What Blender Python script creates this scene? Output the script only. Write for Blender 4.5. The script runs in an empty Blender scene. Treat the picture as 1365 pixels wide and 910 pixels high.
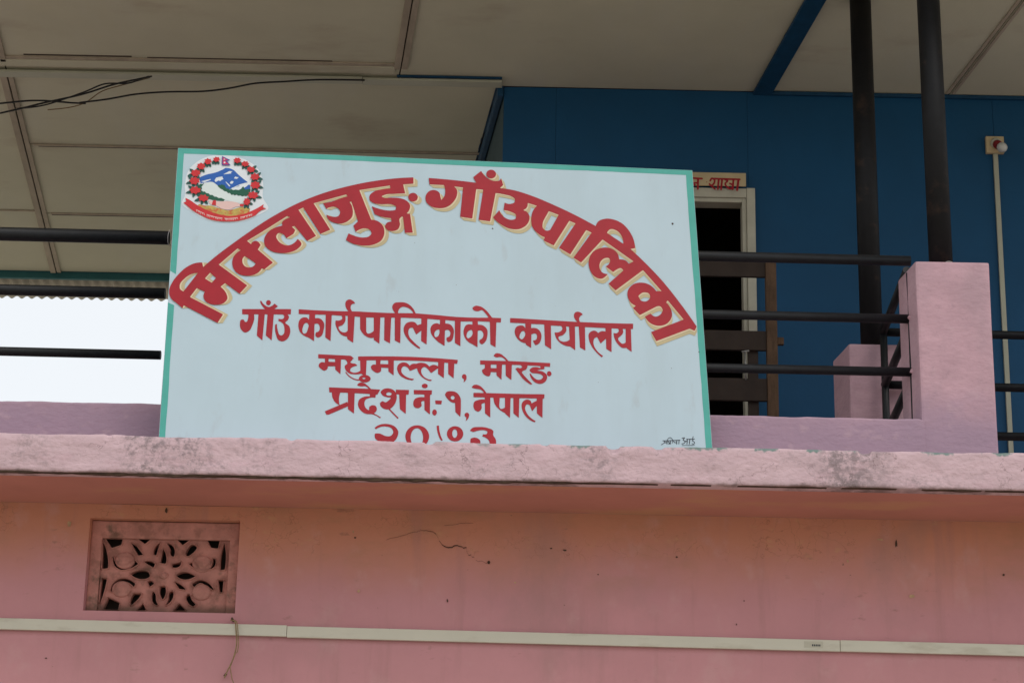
import bpy, bmesh, math, random
from math import radians, sin, cos, pi
from mathutils import Vector, Matrix, noise
random.seed(7)
S = bpy.context.scene
COL = S.collection

# ------------------------------------------------------------ camera
# z = 0 is the photographer's eye level, the ground lies 1.6 m below it
cam_d = bpy.data.cameras.new('camera'); cam = bpy.data.objects.new('camera', cam_d); COL.objects.link(cam)
cam_d.sensor_width = 36; cam_d.lens = 36*2846/1365; cam_d.clip_end = 5000; cam_d.clip_start = .05
P, R = radians(17.5), radians(1.15)
fw = Vector((0, cos(P), sin(P))); rt = Vector((1, 0, 0)); up = Vector((0, -sin(P), cos(P)))
r2 = rt*cos(R)+up*sin(R); u2 = -rt*sin(R)+up*cos(R)
cam.matrix_world = Matrix(((r2.x, u2.x, -fw.x, 0), (r2.y, u2.y, -fw.y, 0), (r2.z, u2.z, -fw.z, 0), (0, 0, 0, 1)))
S.camera = cam

# ------------------------------------------------------------ sky and sun (bright overcast)
SUN_EL, SUN_AZ = radians(52), radians(35)      # azimuth measured from straight behind the camera towards its right
w = bpy.data.worlds.new('World'); S.world = w; w.use_nodes = True
nt = w.node_tree; nt.nodes.clear()
out = nt.nodes.new('ShaderNodeOutputWorld'); bg = nt.nodes.new('ShaderNodeBackground')
sky = nt.nodes.new('ShaderNodeTexSky'); sky.sky_type = 'NISHITA'; sky.sun_disc = False
sky.sun_elevation = SUN_EL; sky.sun_rotation = pi-SUN_AZ
sky.air_density = 1.0; sky.dust_density = 4.0
mix = nt.nodes.new('ShaderNodeMix'); mix.data_type = 'RGBA'; mix.inputs[0].default_value = .72
mix.inputs[7].default_value = (14.6, 15.0, 15.3, 1)    # even white cloud cover
nt.links.new(sky.outputs[0], mix.inputs[6]); nt.links.new(mix.outputs[2], bg.inputs[0])
bg.inputs[1].default_value = .1
nt.links.new(bg.outputs[0], out.inputs[0])
sd = bpy.data.lights.new('sun', 'SUN'); sun = bpy.data.objects.new('sun', sd); COL.objects.link(sun)
sd.energy = .8; sd.angle = radians(25); sd.color = (1, .95, .88)
dirv = Vector((sin(SUN_AZ)*cos(SUN_EL), -cos(SUN_AZ)*cos(SUN_EL), sin(SUN_EL)))
sun.rotation_euler = dirv.to_track_quat('Z', 'Y').to_euler()
S.view_settings.view_transform = 'Standard'; S.view_settings.look = 'None'
S.view_settings.exposure = -.31; S.view_settings.gamma = 1

# ------------------------------------------------------------ materials
def mat(name, col, rough=.7, var=.12, scale=3.0, bump=.0, bscale=40, spec=.3, col2=None, c2=(.5, .65), s2=2.0, extra=None, metal=0, stretch=(1, 1, 1)):
    m = bpy.data.materials.new(name); m.use_nodes = True
    n = m.node_tree.nodes; l = m.node_tree.links
    b = n['Principled BSDF']; b.inputs['Roughness'].default_value = rough
    b.inputs['Specular IOR Level'].default_value = spec; b.inputs['Metallic'].default_value = metal
    g = n.new('ShaderNodeNewGeometry'); mp = n.new('ShaderNodeMapping'); mp.inputs['Scale'].default_value = stretch
    l.new(g.outputs['Position'], mp.inputs[0])
    no = n.new('ShaderNodeTexNoise'); no.inputs['Scale'].default_value = scale; no.inputs['Detail'].default_value = 8; no.inputs['Roughness'].default_value = .62
    l.new(mp.outputs[0], no.inputs['Vector'])
    mr = n.new('ShaderNodeMapRange'); mr.inputs[1].default_value = .3; mr.inputs[2].default_value = .7
    mr.inputs[3].default_value = 1-var; mr.inputs[4].default_value = 1+var
    l.new(no.outputs[0], mr.inputs[0])
    mu = n.new('ShaderNodeVectorMath'); mu.operation = 'SCALE'; mu.inputs[0].default_value = col
    l.new(mr.outputs[0], mu.inputs['Scale']); c = mu.outputs[0]
    if col2:
        c = blend(m, c, col2, noise_mask(m, s2, c2))
    m['c'] = 1
    if extra: c = extra(m, c)
    l.new(c, b.inputs['Base Color'])
    if bump:
        nb = n.new('ShaderNodeTexNoise'); nb.inputs['Scale'].default_value = bscale; nb.inputs['Detail'].default_value = 7
        l.new(mp.outputs[0], nb.inputs['Vector'])
        bp = n.new('ShaderNodeBump'); bp.inputs['Strength'].default_value = 1; bp.inputs['Distance'].default_value = bump
        l.new(nb.outputs[0], bp.inputs['Height']); l.new(bp.outputs[0], b.inputs['Normal'])
    return m
def noise_mask(m, scale, rng, stretch=(1, 1, 1), detail=9, rough=.6, off=0):
    n = m.node_tree.nodes; l = m.node_tree.links
    g = n.new('ShaderNodeNewGeometry'); mp = n.new('ShaderNodeMapping'); mp.inputs['Scale'].default_value = stretch
    mp.inputs['Location'].default_value = (off, off, off)
    no = n.new('ShaderNodeTexNoise'); no.inputs['Scale'].default_value = scale; no.inputs['Detail'].default_value = detail; no.inputs['Roughness'].default_value = rough
    l.new(g.outputs['Position'], mp.inputs[0]); l.new(mp.outputs[0], no.inputs['Vector'])
    mr = n.new('ShaderNodeMapRange'); mr.inputs[1].default_value = rng[0]; mr.inputs[2].default_value = rng[1]; mr.interpolation_type = 'SMOOTHSTEP'
    l.new(no.outputs[0], mr.inputs[0]); return mr.outputs[0]
def axis_mask(m, axis, a, b, jag=0, jscale=6):
    """0 at coordinate a, 1 at b along world axis, with a noisy edge"""
    n = m.node_tree.nodes; l = m.node_tree.links
    g = n.new('ShaderNodeNewGeometry'); sp = n.new('ShaderNodeSeparateXYZ'); l.new(g.outputs['Position'], sp.inputs[0])
    v = sp.outputs[axis]
    if jag:
        no = n.new('ShaderNodeTexNoise'); no.inputs['Scale'].default_value = jscale; no.inputs['Detail'].default_value = 6
        l.new(g.outputs['Position'], no.inputs['Vector'])
        a1 = math_(m, 'SUBTRACT', no.outputs[0], .5); a2 = math_(m, 'MULTIPLY', a1, jag); v = math_(m, 'ADD', v, a2)
    mr = n.new('ShaderNodeMapRange'); mr.inputs[1].default_value = a; mr.inputs[2].default_value = b; mr.interpolation_type = 'SMOOTHSTEP'
    l.new(v, mr.inputs[0]); return mr.outputs[0]
def math_(m, op, a, b):
    n = m.node_tree.nodes; l = m.node_tree.links
    x = n.new('ShaderNodeMath'); x.operation = op
    for i, v in enumerate((a, b)):
        if isinstance(v, (int, float)): x.inputs[i].default_value = v
        else: l.new(v, x.inputs[i])
    return x.outputs[0]
def blend(m, a, b, f):
    n = m.node_tree.nodes; l = m.node_tree.links
    x = n.new('ShaderNodeMix'); x.data_type = 'RGBA'
    for i, v in ((6, a), (7, b)):
        if isinstance(v, tuple): x.inputs[i].default_value = (*v, 1) if len(v) == 3 else v
        else: l.new(v, x.inputs[i])
    if isinstance(f, (int, float)): x.inputs[0].default_value = f
    else: l.new(f, x.inputs[0])
    return x.outputs[2]

def crack_mask(m, scale, width, mask, wob=1.0):
    v = m.node_tree.nodes.new('ShaderNodeTexVoronoi'); v.feature = 'DISTANCE_TO_EDGE'; v.inputs['Scale'].default_value = scale
    no = m.node_tree.nodes.new('ShaderNodeTexNoise'); no.inputs['Scale'].default_value = 6; no.inputs['Detail'].default_value = 8
    gg = m.node_tree.nodes.new('ShaderNodeNewGeometry'); ad = m.node_tree.nodes.new('ShaderNodeVectorMath'); ad.operation = 'MULTIPLY_ADD'
    l = m.node_tree.links; l.new(gg.outputs['Position'], no.inputs['Vector']); l.new(no.outputs['Color'], ad.inputs[0]); ad.inputs[1].default_value = (wob,)*3; l.new(gg.outputs['Position'], ad.inputs[2])
    l.new(ad.outputs[0], v.inputs['Vector'])
    cr = m.node_tree.nodes.new('ShaderNodeMapRange'); cr.inputs[1].default_value = 0; cr.inputs[2].default_value = width; cr.inputs[3].default_value = 1; cr.inputs[4].default_value = 0
    l.new(v.outputs['Distance'], cr.inputs[0]); return math_(m, 'MULTIPLY', cr.outputs[0], mask)
def ledge_extra(m, c):
    # grey grime patches, fine dark specks, hairline cracks, green old paint along the broken top edge
    g = math_(m, 'MULTIPLY', noise_mask(m, 1.3, (.48, .62), off=3.1), noise_mask(m, 26, (.44, .62), rough=.75))
    right = math_(m, 'MULTIPLY', axis_mask(m, 0, 1.42, 1.58, .25, 9), math_(m, 'SUBTRACT', 1, axis_mask(m, 0, 1.62, 1.95, .3, 9)))
    right = math_(m, 'MULTIPLY', right, noise_mask(m, 20, (.40, .56), rough=.75))
    g = math_(m, 'MAXIMUM', g, right)
    c = blend(m, c, (.20, .165, .17), math_(m, 'MULTIPLY', g, .75))
    c = blend(m, c, (.62, .42, .46), math_(m, 'MULTIPLY', noise_mask(m, 5, (.5, .66), (1, 1, 2.5), off=9), .5))
    c = blend(m, c, (.10, .085, .08), math_(m, 'MULTIPLY', noise_mask(m, 90, (.66, .74), off=2), .7))
    v = m.node_tree.nodes.new('ShaderNodeTexVoronoi'); v.feature = 'DISTANCE_TO_EDGE'; v.inputs['Scale'].default_value = 3.1
    no = m.node_tree.nodes.new('ShaderNodeTexNoise'); no.inputs['Scale'].default_value = 5; no.inputs['Detail'].default_value = 6
    gg = m.node_tree.nodes.new('ShaderNodeNewGeometry'); ad = m.node_tree.nodes.new('ShaderNodeVectorMath'); ad.operation = 'ADD'
    m.node_tree.links.new(gg.outputs['Position'], no.inputs['Vector']); m.node_tree.links.new(gg.outputs['Position'], ad.inputs[0])
    m.node_tree.links.new(no.outputs['Color'], ad.inputs[1]); m.node_tree.links.new(ad.outputs[0], v.inputs['Vector'])
    cr = m.node_tree.nodes.new('ShaderNodeMapRange'); cr.inputs[1].default_value = .0; cr.inputs[2].default_value = .012; cr.inputs[3].default_value = 1; cr.inputs[4].default_value = 0
    m.node_tree.links.new(v.outputs['Distance'], cr.inputs[0])
    c = blend(m, c, (.17, .11, .11), math_(m, 'MULTIPLY', math_(m, 'MULTIPLY', cr.outputs[0], noise_mask(m, 2.2, (.47, .6), off=5)), .8))
    top = math_(m, 'MULTIPLY', axis_mask(m, 2, 2.617, 2.630, .045, 40), noise_mask(m, 5, (.52, .57), off=7))
    c = blend(m, c, (.15, .24, .215), math_(m, 'MULTIPLY', math_(m, 'MULTIPLY', top, axis_mask(m, 0, -.7, .2, .8, 3)), .9))
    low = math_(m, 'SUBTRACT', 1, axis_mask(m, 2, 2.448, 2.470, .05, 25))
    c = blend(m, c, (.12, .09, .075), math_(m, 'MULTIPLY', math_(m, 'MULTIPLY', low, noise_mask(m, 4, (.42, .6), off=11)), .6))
    return c
def wall_extra(m, c):
    # blend to orange towards the top of the wall, faint scuffs, insect mud and small dark specks
    c = blend(m, c, (.60, .27, .165), math_(m, 'MULTIPLY', axis_mask(m, 2, 1.98, 2.40, .34, 2.0), .9))
    c = blend(m, c, (.40, .24, .14), math_(m, 'MULTIPLY', math_(m, 'MULTIPLY', noise_mask(m, 1.6, (.5, .7), (1, 1, 2), off=4), axis_mask(m, 2, 1.9, 2.3, .2, 3)), .5))
    c = blend(m, c, (.34, .22, .20), math_(m, 'MULTIPLY', noise_mask(m, 2.0, (.52, .72), (1, 1, .6), off=14), .35))
    c = blend(m, c, (.14, .09, .06), math_(m, 'MULTIPLY', noise_mask(m, 30, (.72, .76), off=6), .8))
    sc = math_(m, 'MULTIPLY', noise_mask(m, 9, (.60, .70), (1, 1, 2.2), off=20), noise_mask(m, 1.4, (.5, .6), off=21))
    c = blend(m, c, (.22, .12, .09), math_(m, 'MULTIPLY', sc, .45))
    c = blend(m, c, (.40, .21, .20), math_(m, 'MULTIPLY', noise_mask(m, 3.5, (.52, .72), (2.2, 1, .22), off=41), .38))
    c = blend(m, c, (.62, .38, .37), math_(m, 'MULTIPLY', noise_mask(m, 5.5, (.55, .72), (1, 1, .8), off=51), .3))
    up_ = math_(m, 'MULTIPLY', axis_mask(m, 2, 2.18, 2.26, .25, 3), noise_mask(m, 1.7, (.47, .58), off=31))
    c = blend(m, c, (.27, .115, .06), math_(m, 'MULTIPLY', crack_mask(m, 7, .022, up_, .6), .55))
    return blend(m, c, (.60, .36, .20), math_(m, 'MULTIPLY', math_(m, 'MULTIPLY', up_, noise_mask(m, 13, (.55, .68), (1, 1, 2), off=8)), .5))
def speck_extra(m, c):
    c = blend(m, c, (.16, .16, .16), noise_mask(m, 60, (.74, .76), off=3))
    return blend(m, c, (.05, .03, .02), math_(m, 'MULTIPLY', noise_mask(m, 8, (.55, .7), off=5), .6))
def ceiling_extra(m, c):
    c = blend(m, c, (.36, .27, .19), math_(m, 'MULTIPLY', noise_mask(m, .9, (.55, .75), (1, 2, 1), off=3), .45))
    c = blend(m, c, (.60, .60, .52), math_(m, 'MULTIPLY', noise_mask(m, 2.3, (.5, .7), (1, .35, 1), off=6), .25))
    return blend(m, c, (.14, .10, .08), math_(m, 'MULTIPLY', noise_mask(m, 34, (.745, .765), off=8), .6))
def pvc_extra(m, c):
    c = blend(m, c, (.34, .29, .20), math_(m, 'MULTIPLY', noise_mask(m, 7, (.52, .7), (.5, 1, 2), off=2), .35))
    return blend(m, c, (.20, .13, .08), math_(m, 'MULTIPLY', noise_mask(m, 45, (.70, .74), off=9), .6))
def grille_extra(m, c):
    c = blend(m, c, (.26, .13, .10), math_(m, 'MULTIPLY', noise_mask(m, 16, (.48, .66), off=2), .55))
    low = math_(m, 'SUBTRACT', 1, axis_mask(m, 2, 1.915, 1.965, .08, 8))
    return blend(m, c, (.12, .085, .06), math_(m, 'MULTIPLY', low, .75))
def soffit_extra(m, c):
    return blend(m, c, (.60, .34, .19), math_(m, 'MULTIPLY', noise_mask(m, 1.3, (.5, .66), (1, 2.5, 1), off=2), .6))
def parapet_extra(m, c):
    c = blend(m, c, (.26, .17, .19), math_(m, 'MULTIPLY', noise_mask(m, 26, (.52, .70), (1, 1, 1.6), rough=.8, off=3), .32))
    c = blend(m, c, (.13, .09, .10), math_(m, 'MULTIPLY', noise_mask(m, 55, (.70, .75), off=13), .5))
    c = blend(m, c, (.36, .26, .29), math_(m, 'MULTIPLY', noise_mask(m, 2.6, (.48, .66), (1, 1, .5), off=23), .4))
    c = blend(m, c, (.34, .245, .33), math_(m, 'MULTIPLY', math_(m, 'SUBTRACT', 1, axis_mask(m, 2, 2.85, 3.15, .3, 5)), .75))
    return blend(m, c, (.60, .42, .45), math_(m, 'MULTIPLY', noise_mask(m, 9, (.56, .68), (1, 1, 1.3), off=12), .25))
def wood_extra(m, c):
    return blend(m, c, (.05, .03, .02), math_(m, 'MULTIPLY', noise_mask(m, 14, (.45, .7), (6, 6, .6)), .5))
def board_extra(m, c):
    c = blend(m, c, (.42, .52, .56), math_(m, 'MULTIPLY', noise_mask(m, 1.2, (.45, .75), (3, 1, .5)), .35))
    c = blend(m, c, (.40, .44, .46), math_(m, 'MULTIPLY', noise_mask(m, 6, (.60, .72), (1.5, 1, .5), off=17), .35))
    return blend(m, c, (.30, .33, .36), math_(m, 'MULTIPLY', noise_mask(m, 34, (.72, .76), off=3), .6))

M = dict(
 board=mat('board_white_paint', (.485, .61, .675), .45, .03, 2, .0035, 2.2, spec=.3, extra=board_extra),
 teal=mat('teal_paint', (.085, .40, .34), .5, .08, 8, spec=.25),
 red=mat('red_sign_paint', (.365, .011, .022), .42, .10, 9, spec=.3),
 cream=mat('cream_sign_paint', (.74, .62, .42), .5, .05),
 tan=mat('tan_sign_paint', (.54, .45, .26), .5, .08),
 black=mat('black_sign_paint', (.03, .035, .05), .5, .05),
 e_white=mat('emblem_white', (.72, .76, .79), .4, .02),
 e_blue=mat('emblem_blue', (.02, .11, .42), .4, .05), e_green=mat('emblem_green', (.010, .10, .055), .4, .08),
 e_gold=mat('emblem_gold', (.50, .36, .09), .4, .2, 60, col2=(.55, .16, .05), c2=(.5, .56), s2=45), e_hand=mat('emblem_pink', (.76, .52, .48), .4, .05),
 e_red=mat('emblem_red', (.58, .025, .03), .4, .12, 40), e_leaf=mat('emblem_leaf', (.012, .085, .07), .4, .1), e_field=mat('emblem_field', (.68, .75, .73), .4, .03),
 e_crimson=mat('emblem_crimson', (.55, .03, .12), .4, .05), e_navy=mat('emblem_navy', (.05, .06, .30), .4, .05),
 ledge=mat('ledge_pink_plaster', (.62, .445, .475), .9, .10, 6, .007, 30, .15, extra=ledge_extra, stretch=(1, 1, 1.6)),
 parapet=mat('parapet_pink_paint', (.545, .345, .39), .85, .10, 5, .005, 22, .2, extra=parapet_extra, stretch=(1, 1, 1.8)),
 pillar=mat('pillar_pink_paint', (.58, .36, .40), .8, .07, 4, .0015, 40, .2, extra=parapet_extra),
 wall=mat('wall_pink_paint', (.565, .275, .292), .8, .08, 1.3, .008, 7, .2, extra=wall_extra),
 soffit=mat('soffit_pink_paint', (.56, .25, .20), .85, .08, 2, .002, 20, .2, extra=soffit_extra),
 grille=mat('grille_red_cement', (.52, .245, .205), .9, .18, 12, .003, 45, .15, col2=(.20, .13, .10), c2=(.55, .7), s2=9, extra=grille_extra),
 grime=mat('dark_grime', (.075, .048, .032), .95, .4, 20),
 dark=mat('dark_interior', (.05, .042, .034), .95, .1),
 ceiling=mat('ceiling_cream_board', (.60, .575, .43), .75, .06, 1.1, .0012, 60, .2, extra=ceiling_extra),
 batten=mat('ceiling_batten_paint', (.42, .355, .27), .8, .2, 8, stretch=(1, .3, 1)),
 gap=mat('ceiling_shadow_gap', (.07, .05, .04), .9, .2),
 blue=mat('blue_wall_paint', (.0035, .068, .163), .6, .10, 1.6, .001, 50, .3),
 dblue=mat('dark_blue_beam_paint', (.006, .052, .115), .65, .2, 12, .001, 60),
 side=mat('side_wall_greyblue', (.04, .075, .085), .7, .1),
 pvc=mat('pvc_trunking', (.62, .60, .49), .45, .04, 3, spec=.4, extra=pvc_extra),
 pvcg=mat('pvc_ceiling_trunking', (.44, .44, .34), .5, .08, 3, spec=.3),
 frame=mat('door_frame_cream', (.52, .50, .40), .6, .1, 8),
 plate=mat('door_sign_cream', (.58, .46, .27), .6, .08, 6),
 steel=mat('black_railing_paint', (.007, .008, .010), .45, .3, 20, .0008, 80, .35),
 pole=mat('black_pole_paint', (.006, .006, .007), .55, .3, 20, .0008, 80, .25, extra=speck_extra),
 rust=mat('pale_steel_edge', (.42, .40, .40), .6, .2, 30),
 wood=mat('brown_wood', (.125, .075, .045), .8, .25, 8, .001, 60, .2, extra=wood_extra),
 dwood=mat('dark_wood', (.045, .032, .025), .8, .25, 8, extra=wood_extra),
 cable=mat('black_cable', (.012, .012, .012), .5, .1), ycable=mat('brown_cable', (.16, .10, .04), .6, .1),
 twine=mat('jute_twine', (.28, .20, .10), .9, .3, 60),
 sheet=mat('corrugated_sheet', (.46, .42, .33), .6, .15, 5, spec=.4),
 tfascia=mat('fascia_teal_paint', (.03, .14, .15), .6, .15, 5),
 bulb=mat('bulb_white_glass', (.62, .62, .58), .25, .02, spec=.5), redp=mat('red_plastic', (.22, .015, .02), .4, .05),
 ground=mat('dusty_ground', (.42, .375, .305), .95, .2, .6, .01, 5), slab=mat('floor_concrete', (.26, .24, .22), .9, .15, 2),
 roof=mat('roof_tin', (.3, .3, .3), .5, .1), metal=mat('dull_metal', (.35, .34, .32), .4, .1, metal=.6), chip=mat('pale_chip', (.50, .34, .20), .9, .3, 30),
)

# ------------------------------------------------------------ builders
def link(name, me, material, parent=None):
    o = bpy.data.objects.new(name, me); COL.objects.link(o)
    if material is not None and not me.materials: me.materials.append(M[material] if isinstance(material, str) else material)
    o.parent = parent
    return o
def tag(o, label=None, cat=None, group=None, kind=None):
    if label: o['label'] = label
    if cat: o['category'] = cat
    if group: o['group'] = group
    if kind: o['kind'] = kind
    return o
def empty(name, label, cat, loc=(0, 0, 0), group=None):
    o = bpy.data.objects.new(name, None); COL.objects.link(o); o.location = loc; o.empty_display_size = .1
    return tag(o, label, cat, group)
class MB:
    def __init__(s): s.bm = bmesh.new()
    def hexa(s, p, bevel=0):
        v = [s.bm.verts.new(q) for q in p]
        f = [s.bm.faces.new([v[i] for i in ix]) for ix in ((3, 2, 1, 0), (4, 5, 6, 7), (0, 1, 5, 4), (1, 2, 6, 5), (2, 3, 7, 6), (3, 0, 4, 7))]
        if bevel:
            es = {e for g in f for e in g.edges}
            bmesh.ops.bevel(s.bm, geom=list(es), offset=bevel, segments=2, affect='EDGES', profile=.6)
        return s
    def box(s, x0, x1, y0, y1, z0, z1, bevel=0, shear=0):
        k = shear*(y1-y0)
        return s.hexa([(x0, y0, z0), (x1, y0, z0), (x1+k, y1, z0), (x0+k, y1, z0), (x0, y0, z1), (x1, y0, z1), (x1+k, y1, z1), (x0+k, y1, z1)], bevel)
    def tube(s, pts, r, n=12, cap=True):
        pts = [Vector(p) for p in pts]; rings = []
        prev = None
        for i, p in enumerate(pts):
            t = (pts[min(i+1, len(pts)-1)]-pts[max(i-1, 0)]).normalized()
            if prev is None:
                a = Vector((0, 0, 1)) if abs(t.z) < .9 else Vector((1, 0, 0)); u = t.cross(a).normalized()
            else: u = (prev-t*prev.dot(t)).normalized()
            prev = u; v = t.cross(u)
            rr = r[i] if isinstance(r, (list, tuple)) else r
            rings.append([s.bm.verts.new(p+(u*cos(2*pi*k/n)+v*sin(2*pi*k/n))*rr) for k in range(n)])
        for a, b in zip(rings, rings[1:]):
            for k in range(n):
                f = s.bm.faces.new((a[k], a[(k+1) % n], b[(k+1) % n], b[k])); f.smooth = True
        if cap: s.bm.faces.new(rings[0][::-1]); s.bm.faces.new(rings[-1])
        return s
    def build(s, name, material, parent=None, label=None):
        bmesh.ops.recalc_face_normals(s.bm, faces=s.bm.faces)
        me = bpy.data.meshes.new(name); s.bm.to_mesh(me); s.bm.free()
        o = link(name, me, material, parent)
        if label: o['label'] = label
        return o
def smooth_path(pts, k=6):
    out = []; n = len(pts); V = [Vector(p) for p in pts]
    for i in range(n-1):
        a, b, c, d = V[max(i-1, 0)], V[i], V[i+1], V[min(i+2, n-1)]
        for j in range(k):
            t = j/k
            out.append(.5*((2*b)+(-a+c)*t+(2*a-5*b+4*c-d)*t*t+(-a+3*b-3*c+d)*t**3))
    return out+[V[-1]]
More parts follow.
